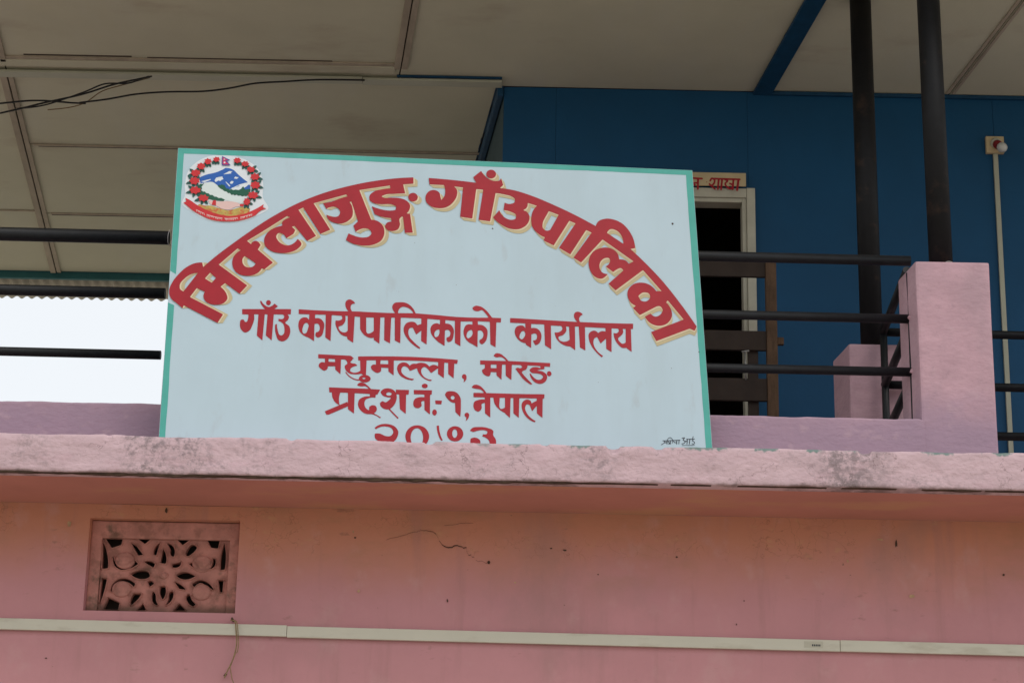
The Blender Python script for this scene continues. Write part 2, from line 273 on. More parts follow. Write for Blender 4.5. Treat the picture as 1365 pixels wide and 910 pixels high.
# painted shapes as outlines traced from image pixels, baked in quarter millimetres on their own surface: first point, then steps
PRINT = {
'word_a': [
'-5919 2570 93 187 2 7 -3 3 -669 340 -8 5 -2 3 0 3 118 198 4 4 2 1 156 -68 6 -5 -13 -38 -7 -38 1 -27 5 -27 11 -30 17 -33 20 -22 30 -22 43 -22 33 -12 25 -5 45 -5 54 3 39 6 27 7 35 14 14 8 21 15 30 34 17 25 9 19 5 18 2 17 -3 30 -8 26 -22 54 -17 29 -18 26 -19 23 -27 27 -38 31 0 3 3 4 79 81 3 0 6 -3 291 -214 6 -1 9 11 131 178 1 7 -574 419 -19 14 -3 4 2 5 21 23 330 363 6 1 57 -28 5 -3 1 -3 -3 -4 -43 -33 -29 -28 -26 -33 -25 -45 -15 -36 -12 -45 -4 -52 5 -52 8 -41 11 -33 15 -34 24 -40 29 -32 23 -18 34 -21 28 -12 22 -8 43 -11 46 -4 39 1 30 3 48 10 51 19 21 11 32 21 26 21 19 20 17 21 12 19 22 44 7 0 43 -18 6 1 160 161 2 5 -2 4 -8 7 -308 264 -2 3 1 7 48 97 -1 7 -8 17 -18 25 -16 19 -15 12 -20 11 -21 4 -25 -4 -20 -9 -18 -15 -11 -12 -11 -18 -8 -18 -4 -2 -5 2 -72 58 -4 7 2 3 269 209 502 408 12 7 57 -21 5 -5 -5 -3 -21 -9 -24 -12 -30 -19 -36 -27 -23 -24 -12 -18 -6 -21 0 -28 7 -35 -2 -6 -40 -13 -42 -17 -45 -21 -57 -32 -34 -23 -28 -25 -19 -21 -30 -40 -20 -33 -16 -32 -12 -36 -5 -25 -3 -28 0 -24 3 -39 5 -27 8 -28 16 -33 18 -24 26 -26 37 -29 31 -20 26 -12 31 -12 34 -8 40 -7 61 -5 25 0 70 4 46 9 51 14 56 22 46 23 39 26 35 34 37 45 12 19 6 14 4 10 3 18 -4 20 -10 21 -19 26 -29 27 -17 13 -5 1 -4 -2 -13 -25 -17 -28 -18 -22 -24 -24 -18 -15 -29 -19 -30 -14 -36 -10 -22 -1 -24 2 -44 12 -41 19 -21 13 -26 20 -30 32 -24 37 -16 37 -4 14 -1 18 5 18 8 18 9 15 12 12 18 9 18 2 31 -5 31 -12 23 -15 20 -21 17 -23 16 -31 3 -3 3 0 130 103 6 7 32 83 1 7 -13 16 -54 50 -3 7 7 5 43 14 5 -1 4 -5 265 -320 3 -2 6 3 161 118 5 6 -2 7 -6 10 -373 561 -3 7 0 4 88 54 6 2 3 -2 369 -578 6 -10 6 -1 185 103 7 5 1 4 -356 575 -8 14 -1 3 1 4 658 252 9 -5 22 -27 3 -7 -4 -4 -71 -26 -64 -28 -52 -25 -83 -47 -61 -26 -61 -19 -37 -10 -59 -11 -5 -4 2 -8 67 -116 7 1 42 28 43 17 21 6 31 4 38 -2 19 -4 12 -6 29 -20 27 -31 10 -17 7 -18 4 -17 0 -11 -3 -21 -8 -26 -9 -18 -15 -21 -12 -10 -15 -7 -28 -7 -21 -2 -60 3 -22 4 -28 8 -57 25 -3 -3 4 -20 16 -42 12 -22 12 -19 18 -20 25 -18 22 -12 41 -16 40 -11 26 -5 40 -5 50 3 48 14 46 21 21 13 28 22 36 36 21 25 12 19 14 33 6 18 5 32 2 54 -3 31 -7 50 -10 45 -11 32 -11 23 -16 25 -19 23 0 4 5 2 24 10 7 0 4 -9 148 -442 -1 -7 -2 -4 -79 -90 -7 -11 3 -14 45 -124 4 -2 3 1 30 28 36 26 46 23 24 9 22 5 46 3 41 -6 19 -8 19 -14 15 -17 12 -20 9 -21 3 -21 -1 -11 -6 -14 -13 -22 -20 -23 -19 -15 -21 -10 -24 -8 -68 -10 -34 0 -28 2 -47 8 -47 11 -62 20 -35 15 -41 21 -6 0 -4 -9 -41 -132 -3 -11 2 -3 24 -18 48 -28 68 -30 38 -12 38 -8 68 -10 74 -3 93 6 21 3 31 6 40 11 58 25 37 20 27 17 33 26 16 16 20 25 25 48 17 54 6 32 3 25 0 49 -4 35 -7 31 -13 38 -11 21 -14 22 -10 13 -25 26 -35 28 -32 18 -35 12 -47 8 -43 -1 -7 3 -262 668 -4 14 3 4 16 4 607 146 4 0 4 -7 8 -54 -2 -5 -3 -2 -56 -8 -62 -13 -137 -39 -31 -12 -25 -12 -24 -16 -31 -26 -21 -20 -18 -22 -9 -14 -6 -16 -4 -17 -3 -29 3 -29 4 -17 7 -18 6 -10 18 -20 18 -14 28 -16 41 -15 54 -7 93 1 47 3 69 10 50 1 16 -1 28 -7 40 -13 23 -10 11 -9 6 -10 3 -11 0 -21 -2 -18 -5 -15 -7 -11 -9 -7 -10 -6 -18 -5 -78 -11 -47 0 -63 6 -110 21 -59 17 -89 33 -3 0 -1 -1 0 -8 56 -167 10 -8 41 -17 54 -19 44 -11 88 -16 107 -6 4 -7 12 -70 -6 -4 -21 -1 -28 -8 -22 -10 -15 -12 -12 -14 -15 -26 -9 -22 -4 -25 4 -21 10 -20 15 -21 16 -17 16 -10 19 -8 22 -5 28 -2 28 1 18 4 25 6 21 8 31 18 12 11 12 15 9 18 9 22 9 35 5 29 -1 21 -16 77 1 21 5 18 10 16 23 25 13 12 7 1 16 -18 3 -10 45 -351 5 -3 12 1 143 15 3 5 -2 14 -63 418 -5 4 -59 2 -5 3 1 4 25 34 18 33 9 26 9 36 4 40 -3 21 -3 14 -6 14 -18 28 -26 30 -18 16 -33 21 -38 16 -66 16 -51 6 -78 1 -72 -5 -68 -14 -41 -2 -25 4 -26 9 -19 9 -7 8 2 8 6 8 36 20 49 24 34 8 29 4 78 5 116 17 119 12 15 4 1 9 -45 191 0 8 8 4 188 26 12 2 4 3 1 8 -1 58 -2 72 -2 8 -6 2 -35 -2 -192 -24 -147 -23 -154 -28 -138 -30 -149 -35 -156 -41 -124 -36 -103 -32 -170 -56 -172 -63 -133 -51 -132 -56 -110 -50 -85 -42 -128 -65 -82 -45 -145 -84 -103 -64 -140 -93 -135 -95 -119 -88 -101 -78 -141 -115 -129 -111 -225 -203 -168 -155 -208 -196 -86 -84 -100 -102 -117 -127 -87 -99 -3 -1 -4 5 -23 92 -6 2 -46 -2 -45 -9 -32 -9 -42 -15 -26 -13 -55 -35 -46 -34 -29 -25 -27 -27 -45 -51 -58 -75 -39 -57 -33 -53 -19 -35 -43 -102 -15 -46 -7 -30 -3 -17 -2 -34 4 -51 8 -44 11 -33 9 -19 10 -17 21 -29 29 -29 24 -19 34 -21 138 -119 3 0 3 4 19 54 4 2 3 -1 666 -339 21 -10',
'-6642 3236 -7 -3 -15 6 -32 20 -13 13 -7 10 -8 20 -3 14 -2 34 1 27 6 27 10 25 10 17 9 15 31 39 40 47 33 31 35 28 43 26 33 14 23 8 33 8 18 2 15 0 -1 -7',
'-6088 3467 -4 -4 -6 2 -129 78 -7 7 2 7 90 127 2 0 7 -4 107 -93 10 -10 -2 -7',
'-5349 3855 -25 -1 -15 1 -24 5 -25 10 -16 11 -15 15 -17 23 -8 15 -8 22 -6 27 -2 27 2 21 3 18 7 17 11 19 17 19 3 2 6 -2 89 -53 76 -51 59 -45 0 -7 -14 -28 -13 -19 -14 -15 -14 -11 -15 -8 -24 -9',
'-2038 5609 19 7 18 12 13 12 14 20 8 18 5 26 1 18 -4 21 -11 25 -10 13 -7 7 -19 14 -25 10 -19 2 -13 -1 -22 -6 -18 -9 -16 -12 -16 -19 -9 -15 -6 -18 -3 -15 -2 -18 4 -21 6 -18 12 -20 12 -13 14 -11 18 -8 22 -4 25 0',
],
'word_a_cream': [
'-5892 2568 10 11 87 176 1 7 -2 5 -670 343 -6 4 -2 6 108 184 6 5 6 0 131 -58 2 -7 -13 -38 -6 -34 1 -27 5 -27 11 -30 17 -33 20 -22 30 -22 43 -22 33 -12 25 -5 45 -4 36 0 72 6 42 9 32 12 37 24 32 33 26 45 6 21 1 17 -3 30 -8 27 -21 49 -16 30 -37 49 -29 29 -32 25 -4 7 3 7 65 64 6 -1 11 -7 264 -194 9 -2 24 0 13 10 130 178 2 7 -1 4 -573 417 -16 13 -3 7 23 29 318 349 9 0 28 -14 7 -5 1 -3 -4 -6 -43 -33 -26 -26 -26 -33 -22 -38 -18 -43 -11 -42 -5 -52 2 -38 9 -47 11 -38 17 -40 24 -40 29 -32 25 -20 36 -20 40 -17 28 -8 40 -7 45 -2 45 0 34 2 33 6 42 12 29 12 50 30 33 27 31 36 31 52 6 1 27 -8 19 -1 9 4 156 157 2 8 -6 7 -309 267 -2 7 2 7 46 94 -3 10 -8 17 -17 23 -16 19 -19 15 -20 8 -18 4 -40 -1 -24 -7 -17 -9 -18 -17 -14 -20 -6 -5 -9 4 -42 36 -4 6 3 7 265 204 499 404 13 3 28 -11 2 -4 -2 -2 -45 -22 -36 -23 -41 -34 -22 -27 -7 -18 -2 -14 1 -25 6 -28 -1 -8 -100 -39 -84 -45 -33 -23 -26 -22 -20 -21 -22 -29 -36 -58 -14 -32 -10 -32 -5 -32 -1 -42 4 -38 6 -31 12 -34 15 -27 18 -22 33 -30 38 -28 40 -22 35 -14 37 -9 43 -6 89 -8 92 4 67 13 72 24 66 32 39 28 44 44 30 41 16 32 2 25 -11 30 -20 28 -34 32 -20 13 -31 3 -6 -6 -28 -49 -15 -19 -26 -26 -21 -18 -24 -15 -33 -16 -33 -9 -25 -1 -40 11 -31 15 -35 22 -25 21 -24 27 -23 37 -15 34 -5 31 8 28 15 26 18 16 12 5 12 0 31 -12 26 -17 26 -27 30 -50 6 -3 22 -2 9 3 124 96 12 15 29 76 2 10 -10 14 -56 53 -2 6 4 4 22 7 6 -2 10 -11 251 -302 28 -6 9 3 133 95 33 26 1 8 -9 13 -371 561 -1 11 63 40 6 3 6 -4 359 -563 7 -7 6 -2 22 -4 9 1 184 101 5 5 0 7 -355 575 -6 10 -1 7 16 9 202 77 420 157 7 -1 11 -13 1 -7 -3 -4 -138 -55 -140 -75 -52 -22 -55 -18 -99 -22 -6 -4 0 -8 29 -51 33 -58 8 -9 32 -5 30 19 58 25 53 10 28 -1 17 -6 28 -24 20 -23 17 -35 4 -21 -1 -14 -4 -21 -10 -26 -21 -33 -11 -9 -16 -7 -46 -9 -62 3 -34 10 -44 23 -29 4 -2 -10 6 -21 13 -34 13 -24 22 -30 25 -21 29 -16 50 -18 85 -22 43 -5 65 4 31 9 46 21 45 31 42 40 28 36 17 34 9 28 5 33 -1 71 3 10 7 -10 71 -215 -3 -11 -78 -90 -6 -11 1 -10 47 -128 15 -9 19 -4 54 44 34 20 27 13 43 13 53 4 31 -6 26 -25 21 -36 5 -21 -1 -14 -8 -22 -14 -22 -17 -18 -22 -17 -42 -17 -74 -10 -56 2 -91 18 -47 16 -66 32 -31 9 -6 -5 -4 -11 -39 -129 1 -10 21 -16 50 -29 68 -31 82 -27 81 -14 87 -4 114 7 64 16 68 28 54 32 36 28 37 41 12 18 14 29 18 58 8 50 1 49 -7 45 -6 28 -11 31 -22 41 -18 24 -42 40 -38 24 -51 22 -44 12 -43 5 -8 6 -256 654 -1 11 8 5 59 15 527 123 6 -1 4 -8 4 -25 -4 -10 -118 -23 -134 -37 -56 -23 -43 -30 -38 -36 -18 -23 -10 -19 -7 -25 -2 -29 6 -46 15 -32 27 -25 39 -22 44 -20 25 -9 53 -6 78 2 19 -2 41 2 75 10 43 1 45 -7 34 -12 13 -8 6 -14 1 -29 -7 -29 -7 -11 -9 -7 -28 -11 -78 -11 -47 0 -63 6 -110 21 -53 15 -95 35 -4 -5 2 -7 54 -164 13 -9 63 -29 117 -36 57 -10 90 -7 8 -3 10 -46 1 -14 -5 -3 -21 -3 -31 -8 -22 -11 -15 -12 -17 -23 -10 -22 -6 -18 -3 -25 3 -18 10 -20 14 -20 17 -17 22 -15 29 -14 18 -7 28 -5 44 0 56 14 24 10 16 9 26 28 16 37 13 57 -1 43 -13 66 1 22 5 18 9 14 20 23 9 5 5 -11 43 -341 14 -12 22 -8 150 13 4 5 0 7 -62 422 -5 10 -23 15 -27 7 2 7 16 26 14 29 12 41 6 32 0 25 -5 28 -9 21 -16 24 -44 46 -48 31 -48 21 -56 15 -60 9 -82 1 -69 -5 -71 -13 -41 -3 -35 7 -7 4 -4 7 4 8 7 6 40 22 40 19 34 9 338 35 17 5 2 11 -44 188 1 7 3 4 6 2 142 20 19 0 37 8 4 6 1 7 -3 126 -4 11 -27 18 -35 -1 -173 -21 -172 -26 -154 -28 -150 -32 -147 -36 -180 -48 -282 -87 -167 -58 -176 -66 -153 -64 -132 -59 -179 -90 -116 -62 -145 -84 -205 -131 -108 -75 -154 -112 -131 -100 -137 -112 -130 -112 -228 -205 -376 -351 -171 -170 -193 -212 -4 0 -3 3 -15 57 -3 7 -4 3 -73 -4 -27 -4 -68 -18 -56 -25 -55 -34 -75 -59 -28 -28 -45 -50 -55 -72 -41 -60 -52 -88 -43 -102 -15 -46 -6 -30 -6 -55 4 -47 8 -40 11 -37 19 -36 21 -29 29 -29 24 -19 35 -22 137 -118 9 -2 24 3 4 7 13 34 4 4 6 -1 653 -332 12 -4',
'-6638 3246 -6 1 -13 8 -21 19 -10 17 -7 23 -3 41 2 27 7 28 19 38 38 53 42 48 32 30 31 25 29 20 38 18 41 14 21 5 5 -1 1 -7 -6 -10 -229 -383',
'-6079 3481 -5 -3 -8 2 -102 64 -8 8 2 7 12 18 65 88 6 0 6 -4 85 -74 9 -10 -3 -10',
'-5328 3860 -27 -5 -47 13 -18 12 -13 12 -25 36 -9 20 -7 23 -4 45 3 24 6 22 12 21 9 10 9 -1 67 -41 88 -61 46 -35 0 -10 -11 -22 -20 -29 -23 -19',
'-3328 5481 -2 -4 -6 5 -6 7 -1 6 3 2 6 -1',
'-2009 5589 19 7 21 15 19 21 8 16 8 22 2 25 -4 28 -7 18 -13 21 -11 10 -38 26 -22 11 -16 3 -22 2 -25 -7 -22 -11 -15 -13 -15 -19 -8 -15 -6 -19 -3 -32 5 -25 8 -17 10 -16 13 -13 54 -35 29 -6',
],
'word_a_tan': [
'-5823 2571 10 12 87 176 1 7 -2 5 -668 343 -6 4 -4 6 2 8 88 147 5 6 9 1 72 -32 8 -6 -1 -7 -12 -35 -6 -31 1 -27 5 -27 10 -30 18 -36 18 -20 25 -20 50 -26 33 -12 28 -6 48 -4 150 8 66 13 29 11 32 20 20 18 19 23 23 38 7 24 2 24 -9 40 -16 43 -24 46 -37 50 -26 25 -38 32 -1 3 3 7 31 31 6 2 7 -3 236 -173 97 1 9 3 9 9 128 175 2 7 -2 4 -591 436 -1 4 3 7 173 188 9 7 1 -4 -19 -64 -5 -55 2 -35 7 -44 13 -44 17 -40 24 -40 29 -32 26 -20 38 -22 43 -17 37 -9 76 -6 109 1 36 4 55 11 27 8 35 18 32 20 33 25 17 18 17 21 25 41 6 2 49 -1 12 4 145 145 12 15 -4 9 -45 40 -266 230 -2 6 1 7 39 75 4 4 6 -2 39 -43 38 -30 31 -20 51 -21 40 -11 37 -6 163 -13 98 2 63 13 61 18 36 15 39 20 53 38 35 37 24 30 20 36 4 25 -6 24 -18 30 -25 27 -29 23 -16 7 -92 9 -38 -60 -38 -42 -47 -34 -30 -14 -21 -5 -32 13 -31 18 -29 22 -22 23 -20 26 -20 40 -9 24 -3 21 4 21 10 22 14 18 9 2 16 -10 20 -21 16 -23 17 -30 6 -6 99 -9 133 104 8 10 18 47 5 5 7 -4 153 -185 12 -4 90 -13 6 2 63 44 104 78 0 7 -3 5 -376 573 -1 7 2 4 18 11 6 0 6 -6 330 -518 9 -12 91 -18 12 0 188 100 4 6 0 7 -15 26 -345 562 -1 7 6 6 77 27 9 -3 65 -115 8 -9 101 -20 57 34 40 13 31 4 11 -6 20 -23 19 -31 5 -14 3 -21 -2 -22 -7 -21 -9 -22 -12 -19 -11 -12 -15 -9 -37 -9 -44 -1 -56 24 -78 16 -9 -4 2 -14 7 -24 11 -28 13 -24 25 -30 31 -23 66 -28 135 -34 65 -12 50 3 37 8 27 10 52 28 15 11 48 46 22 27 19 33 6 6 5 -6 16 -48 1 -14 -80 -94 -6 -11 1 -10 49 -131 98 -34 57 48 58 29 43 13 34 1 11 -6 15 -24 9 -24 0 -21 -7 -19 -18 -27 -24 -24 -27 -17 -31 -9 -74 -10 -40 1 -44 6 -43 9 -63 33 -50 16 -44 13 -9 -6 -42 -136 -2 -7 2 -7 42 -29 54 -29 50 -21 109 -36 60 -16 68 -11 87 -3 92 5 37 7 56 15 88 43 40 30 26 25 22 27 24 47 15 50 8 50 1 50 -8 59 2 7 3 0 75 -38 32 -9 37 -5 56 8 42 14 32 25 19 28 19 54 3 2 5 -12 12 -91 11 -10 73 -42 19 -5 143 13 3 4 2 6 -6 46 -55 376 -7 14 -36 22 -5 7 1 7 17 30 12 29 9 33 4 29 0 21 -5 28 -24 45 -31 35 -38 30 -99 58 -47 18 -76 17 -69 5 -107 -6 -56 -10 -14 0 5 8 40 21 56 15 31 5 69 3 122 15 103 8 6 -7 0 -32 10 -35 15 -23 26 -21 86 -53 25 -10 25 -4 16 1 22 5 19 12 14 13 10 13 9 17 4 14 3 29 -4 28 -4 15 -10 17 -17 19 -32 25 -64 42 -31 14 -26 2 -28 -7 -18 -9 -25 -22 -6 -1 -5 10 -35 153 1 8 6 4 192 23 8 4 2 11 -2 122 -4 14 -85 58 -41 -1 -220 -28 -188 -31 -169 -33 -216 -51 -180 -48 -171 -51 -192 -63 -172 -63 -133 -51 -134 -57 -110 -50 -147 -73 -146 -78 -118 -68 -130 -80 -102 -67 -241 -171 -223 -173 -199 -169 -286 -259 -266 -249 -169 -164 -188 -200 -6 -1 -7 9 -6 2 -69 -2 -97 -10 -56 -14 -45 -17 -49 -27 -55 -38 -49 -40 -28 -28 -45 -50 -55 -72 -41 -60 -52 -88 -43 -102 -15 -46 -6 -30 -6 -55 4 -47 10 -47 16 -46 16 -26 19 -25 27 -27 24 -19 35 -22 137 -119 18 -1 77 8 6 2 9 9 6 0 600 -305 12 -3',
'-6609 3292 -5 -1 -3 4 -8 20 -4 51 7 46 21 44 39 54 61 66 20 18 43 30 26 15 7 0 0 -7 -4 -7',
'-6058 3513 -10 1 -59 36 -5 6 3 10 47 64 10 -3 55 -50 -3 -10',
'-5305 3868 -8 -3 -9 0 -29 16 -20 21 -21 33 -11 30 -5 41 3 32 8 23 9 0 63 -42 76 -54 11 -10 0 -7 -6 -14 -19 -32 -18 -19',
'-5088 4440 -3 -3 -3 1 -23 21 -13 8 -21 6 -113 1 -28 -8 -26 -14 -13 7 -1 7 322 248 -1 -8 -28 -40 -21 -36 -13 -29 -11 -32 -8 -53 0 -35',
'-4900 4794 -7 -2 -2 2 3 4 28 24 122 96 6 1 2 -2 8 -49 -4 -8 -79 -28',
'-2618 5016 -8 -4 -38 29 -41 22 -89 38 -34 11 -7 6 -247 637 -1 7 3 6 65 18 165 36 32 4 -2 -4 -54 -30 -32 -26 -29 -28 -26 -36 -5 -15 -4 -25 -1 -22 3 -25 10 -35 10 -16 10 -11 22 -17 38 -20 104 -45 29 -9 47 -7 56 1 38 -2 143 12 27 -1 17 -5 8 -4 2 -22 -3 -25 -6 -14 -11 -13 -13 -7 -18 -6 -94 -12 -75 5 -109 19 -75 20 -87 32 -6 1 -3 -2 1 -9 51 -156 3 -8 7 -6 145 -65 38 -13 60 -18 82 -14 22 -7 6 -24 -2 -8 -47 -10 -31 -14 -15 -12 -9 -12',
'-3863 5456 -33 -4 -1 2 15 8 183 66 31 10 9 -1 -40 -24 -49 -21 -67 -24',
],
'word_b': [
'3023 2674 692 320 6 2 7 -2 89 -38 7 -1 4 6 33 70 8 18 0 7 -140 226 -130 201 -119 173 -117 168 -138 184 -58 74 -89 106 -162 184 -198 210 -191 191 -1 3 4 4 86 22 4 5 0 39 -7 64 -9 49 -9 39 -23 70 -21 48 -21 42 -26 45 -35 51 -44 56 -29 29 -34 29 -37 25 -38 21 -38 18 -45 15 -44 11 -48 8 -48 2 -29 -1 -35 -6 -58 -17 -45 -20 -25 -18 -22 -20 -14 -18 -24 -41 -18 -48 -4 -2 -3 1 -247 136 -139 73 -187 93 -134 63 -203 91 -213 91 -108 43 -102 37 -147 49 -95 28 -102 26 -70 14 -86 13 -96 10 -88 5 -2 4 1 3 57 60 8 10 1 4 -43 149 -5 10 -3 -4 -9 -28 -9 -16 -10 -10 -20 -9 -25 -6 -48 -5 -44 4 -32 9 -32 13 -29 16 -29 20 -29 26 -52 57 -22 31 -29 46 -3 1 -6 -5 -145 -141 -11 -12 0 -4 6 -14 53 -105 1 -5 -3 -4 -241 19 -296 16 -297 10 -139 1 -16 -1 -6 -2 0 -15 14 -122 1 -7 3 -4 300 3 6 -7 12 -36 6 -28 6 -36 2 -21 1 -40 -3 -40 -9 -43 -13 -34 -14 -26 -29 -38 -9 -7 -4 3 -10 35 -7 32 -11 61 -8 24 -10 18 -13 13 -19 14 -20 10 -28 10 -32 4 -19 -1 -37 -10 -22 -10 -25 -17 -15 -15 -22 -30 -15 -26 -7 -18 -6 -19 -4 -22 -2 -18 1 -36 7 -39 6 -21 8 -17 13 -21 33 -36 32 -25 44 -25 42 -12 40 -7 79 -2 41 4 50 11 28 10 38 19 36 26 23 19 33 35 19 24 26 36 33 60 15 38 10 35 7 44 4 40 -1 18 -4 29 -8 21 -14 26 -16 19 -24 23 1 3 6 1 175 -9 3 -4 0 -7 -46 -632 -4 -54 1 -7 2 -2 9 -2 233 -22 7 0 2 3 2 11 73 688 3 5 13 1 127 -6 3 -3 1 -6 -90 -703 0 -10 3 -4 5 -1 230 -20 5 5 1 7 109 668 3 4 3 1 95 -8 54 -8 131 -24 28 -9 32 -16 32 -19 20 -18 10 -17 3 -18 0 -18 -4 -25 -9 -19 -16 -16 -35 -17 -32 -10 -32 -2 -25 2 -22 5 -41 16 -4 -5 0 -5 -19 -155 0 -11 5 -3 28 -1 41 -5 41 -8 80 -31 22 -10 20 -13 12 -11 7 -13 5 -14 2 -18 0 -14 -4 -25 -4 -14 -6 -12 -13 -11 -22 -10 -22 -6 -35 -4 -22 1 -22 4 -28 9 -26 11 -41 26 -22 19 -23 26 -18 25 -18 29 -14 28 -10 27 -3 4 -3 0 -10 -12 -108 -149 -9 -15 3 -7 34 -41 38 -37 31 -28 61 -46 63 -38 60 -28 25 -10 44 -10 76 -9 60 2 47 10 32 11 22 11 35 21 25 18 24 21 17 19 21 27 11 18 17 33 11 30 7 25 5 29 0 32 -2 15 -6 25 -7 20 -15 28 -14 20 -23 21 -15 10 -49 21 1 5 38 27 20 20 12 18 8 18 6 19 5 33 0 32 3 7 4 0 158 -45 22 -7 4 -3 -2 -8 -11 -12 -26 -34 -29 -48 -12 -26 -10 -26 -10 -33 -6 -33 -7 -54 -3 -47 0 -53 2 -25 4 -43 7 -32 9 -28 14 -31 16 -26 26 -35 24 -27 41 -38 35 -26 28 -17 22 -12 55 -24 1 -7 -23 -65 -1 -4 3 -5 202 -97 6 -1 3 3 327 596 3 4 6 -1 121 -49 3 -3 0 -4 -12 -23 -318 -536 -18 -33 -1 -4 6 -6 223 -132 6 -1 4 6 333 586 5 2 12 -4 99 -48 -1 -7 -383 -606 -1 -4 2 -3 5 -4 144 -93 7 -1 14 17 426 530 13 15 6 5 16 -10 620 -457 5 -5 1 -4 -3 -3 -87 -54 -6 -1 -19 24 -24 26 -22 17 -29 15 -21 6 -26 3 -41 -2 -16 -3 -3 1 -3 6 -3 38 -8 39 -8 27 -10 25 -14 24 -24 27 -18 17 -27 19 -21 11 -31 14 -22 8 -32 7 -28 2 -38 0 -32 -4 -38 -8 -48 -15 -32 -13 -38 -20 -32 -21 -23 -17 -25 -26 -21 -29 -16 -25 -19 -40 -13 -33 -13 -50 -7 -43 -3 -28 1 -60 4 -32 8 -41 7 -25 12 -34 11 -27 16 -31 17 -26 20 -24 26 -24 38 -22 25 -11 25 -7 19 -3 16 -1 18 2 29 10 19 12 29 23 18 19 27 34 7 10 1 8 -40 3 -36 9 -26 14 -21 19 -21 33 -9 21 -8 24 -5 39 0 28 2 21 7 32 13 33 17 29 20 23 29 26 22 13 32 11 31 4 25 -4 10 -6 6 -7 6 -15 4 -16 2 -25 -1 -10 -6 -25 -13 -26 -16 -22 -16 -18 -39 -31 0 -4 3 -3 147 -114 6 2 23 23 35 29 48 31 22 12 16 5 10 0 15 -5 13 -9 12 -14 13 -19 2 -7 -4 -7 -304 -312 -5 -8 2 -6 9 -10 105 -107 25 -23 6 2 16 14 560 487 6 2 12 -12 356 -436 11 -15 -1 -3 -7 -1 -101 -5 -3 2 -18 27 -21 27 -31 32 -27 24 -17 13 -34 20 -35 15 -40 12 -29 5 -41 3 -54 -3 -44 -9 -25 -8 -32 -13 -26 -15 -22 -17 -26 -23 -26 -30 -20 -28 -14 -25 -12 -29 -7 -28 -5 -35 0 -39 3 -27 6 -35 11 -34 15 -34 26 -40 27 -26 22 -16 21 -13 33 -15 1 -3 -2 -4 -47 -51 -1 -4 2 -5 126 -138 6 -5 3 0 345 213 22 10 25 7 22 0 16 -5 18 -15 16 -22 12 -28 3 -17 0 -10 -7 -28 -14 -29 -25 -36 -19 -18 -21 -16 -29 -16 -22 -6 -19 -3 -19 3 -27 13 -28 20 -25 26 -6 1 -109 -71 -4 -4 -1 -3 10 -24 18 -30 27 -36 20 -20 21 -19 25 -18 28 -15 46 -17 31 -7 31 -4 29 0 31 4 28 5 32 9 29 12 28 15 29 20 23 22 26 33 15 21 16 29 13 32 10 35 3 21 1 31 -3 31 -6 38 -16 51 -12 28 -26 46 -31 39 -20 20 -1 4 3 7 24 36 5 4 6 -5 34 -43 279 -367 0 -3 -3 -4 -10 -5 -668 -316 -2 -4 1 -6 90 -176 7 -14 2 -2',
'2803 3564 -15 -1 -26 4 -34 11 -16 8 -5 7 -42 84 2 7 10 16 17 20 16 16 32 25 22 11 22 5 35 2 31 -5 19 -7 15 -12 10 -12 9 -20 6 -24 2 -17 0 -14 -3 -11 -7 -18 -17 -24 -24 -23 -21 -15 -19 -9',
'2374 4894 -4 -2 -4 1 -331 230 -3 3 1 7 13 26 13 19 20 23 16 13 19 8 16 3 35 -3 34 -10 33 -15 34 -23 28 -28 20 -27 18 -29 16 -37 14 -43 7 -30 6 -60',
'786 5100 -29 -4 -16 2 -22 10 -19 15 -18 20 -10 21 -5 28 0 25 7 61 8 33 8 25 14 30 94 193 5 5 3 1 197 -71 5 -4 0 -4 -177 -362 -4 -6 -10 -6',
'-401 6274 22 9 14 9 15 13 14 18 10 19 6 22 1 26 -3 18 -6 18 -13 20 -17 16 -18 11 -20 7 -13 2 -29 -2 -22 -8 -16 -8 -19 -16 -13 -16 -9 -18 -6 -20 -3 -18 1 -19 5 -21 6 -14 9 -14 15 -16 13 -9 13 -6 22 -6 19 -1',
],
'word_b_cream': [
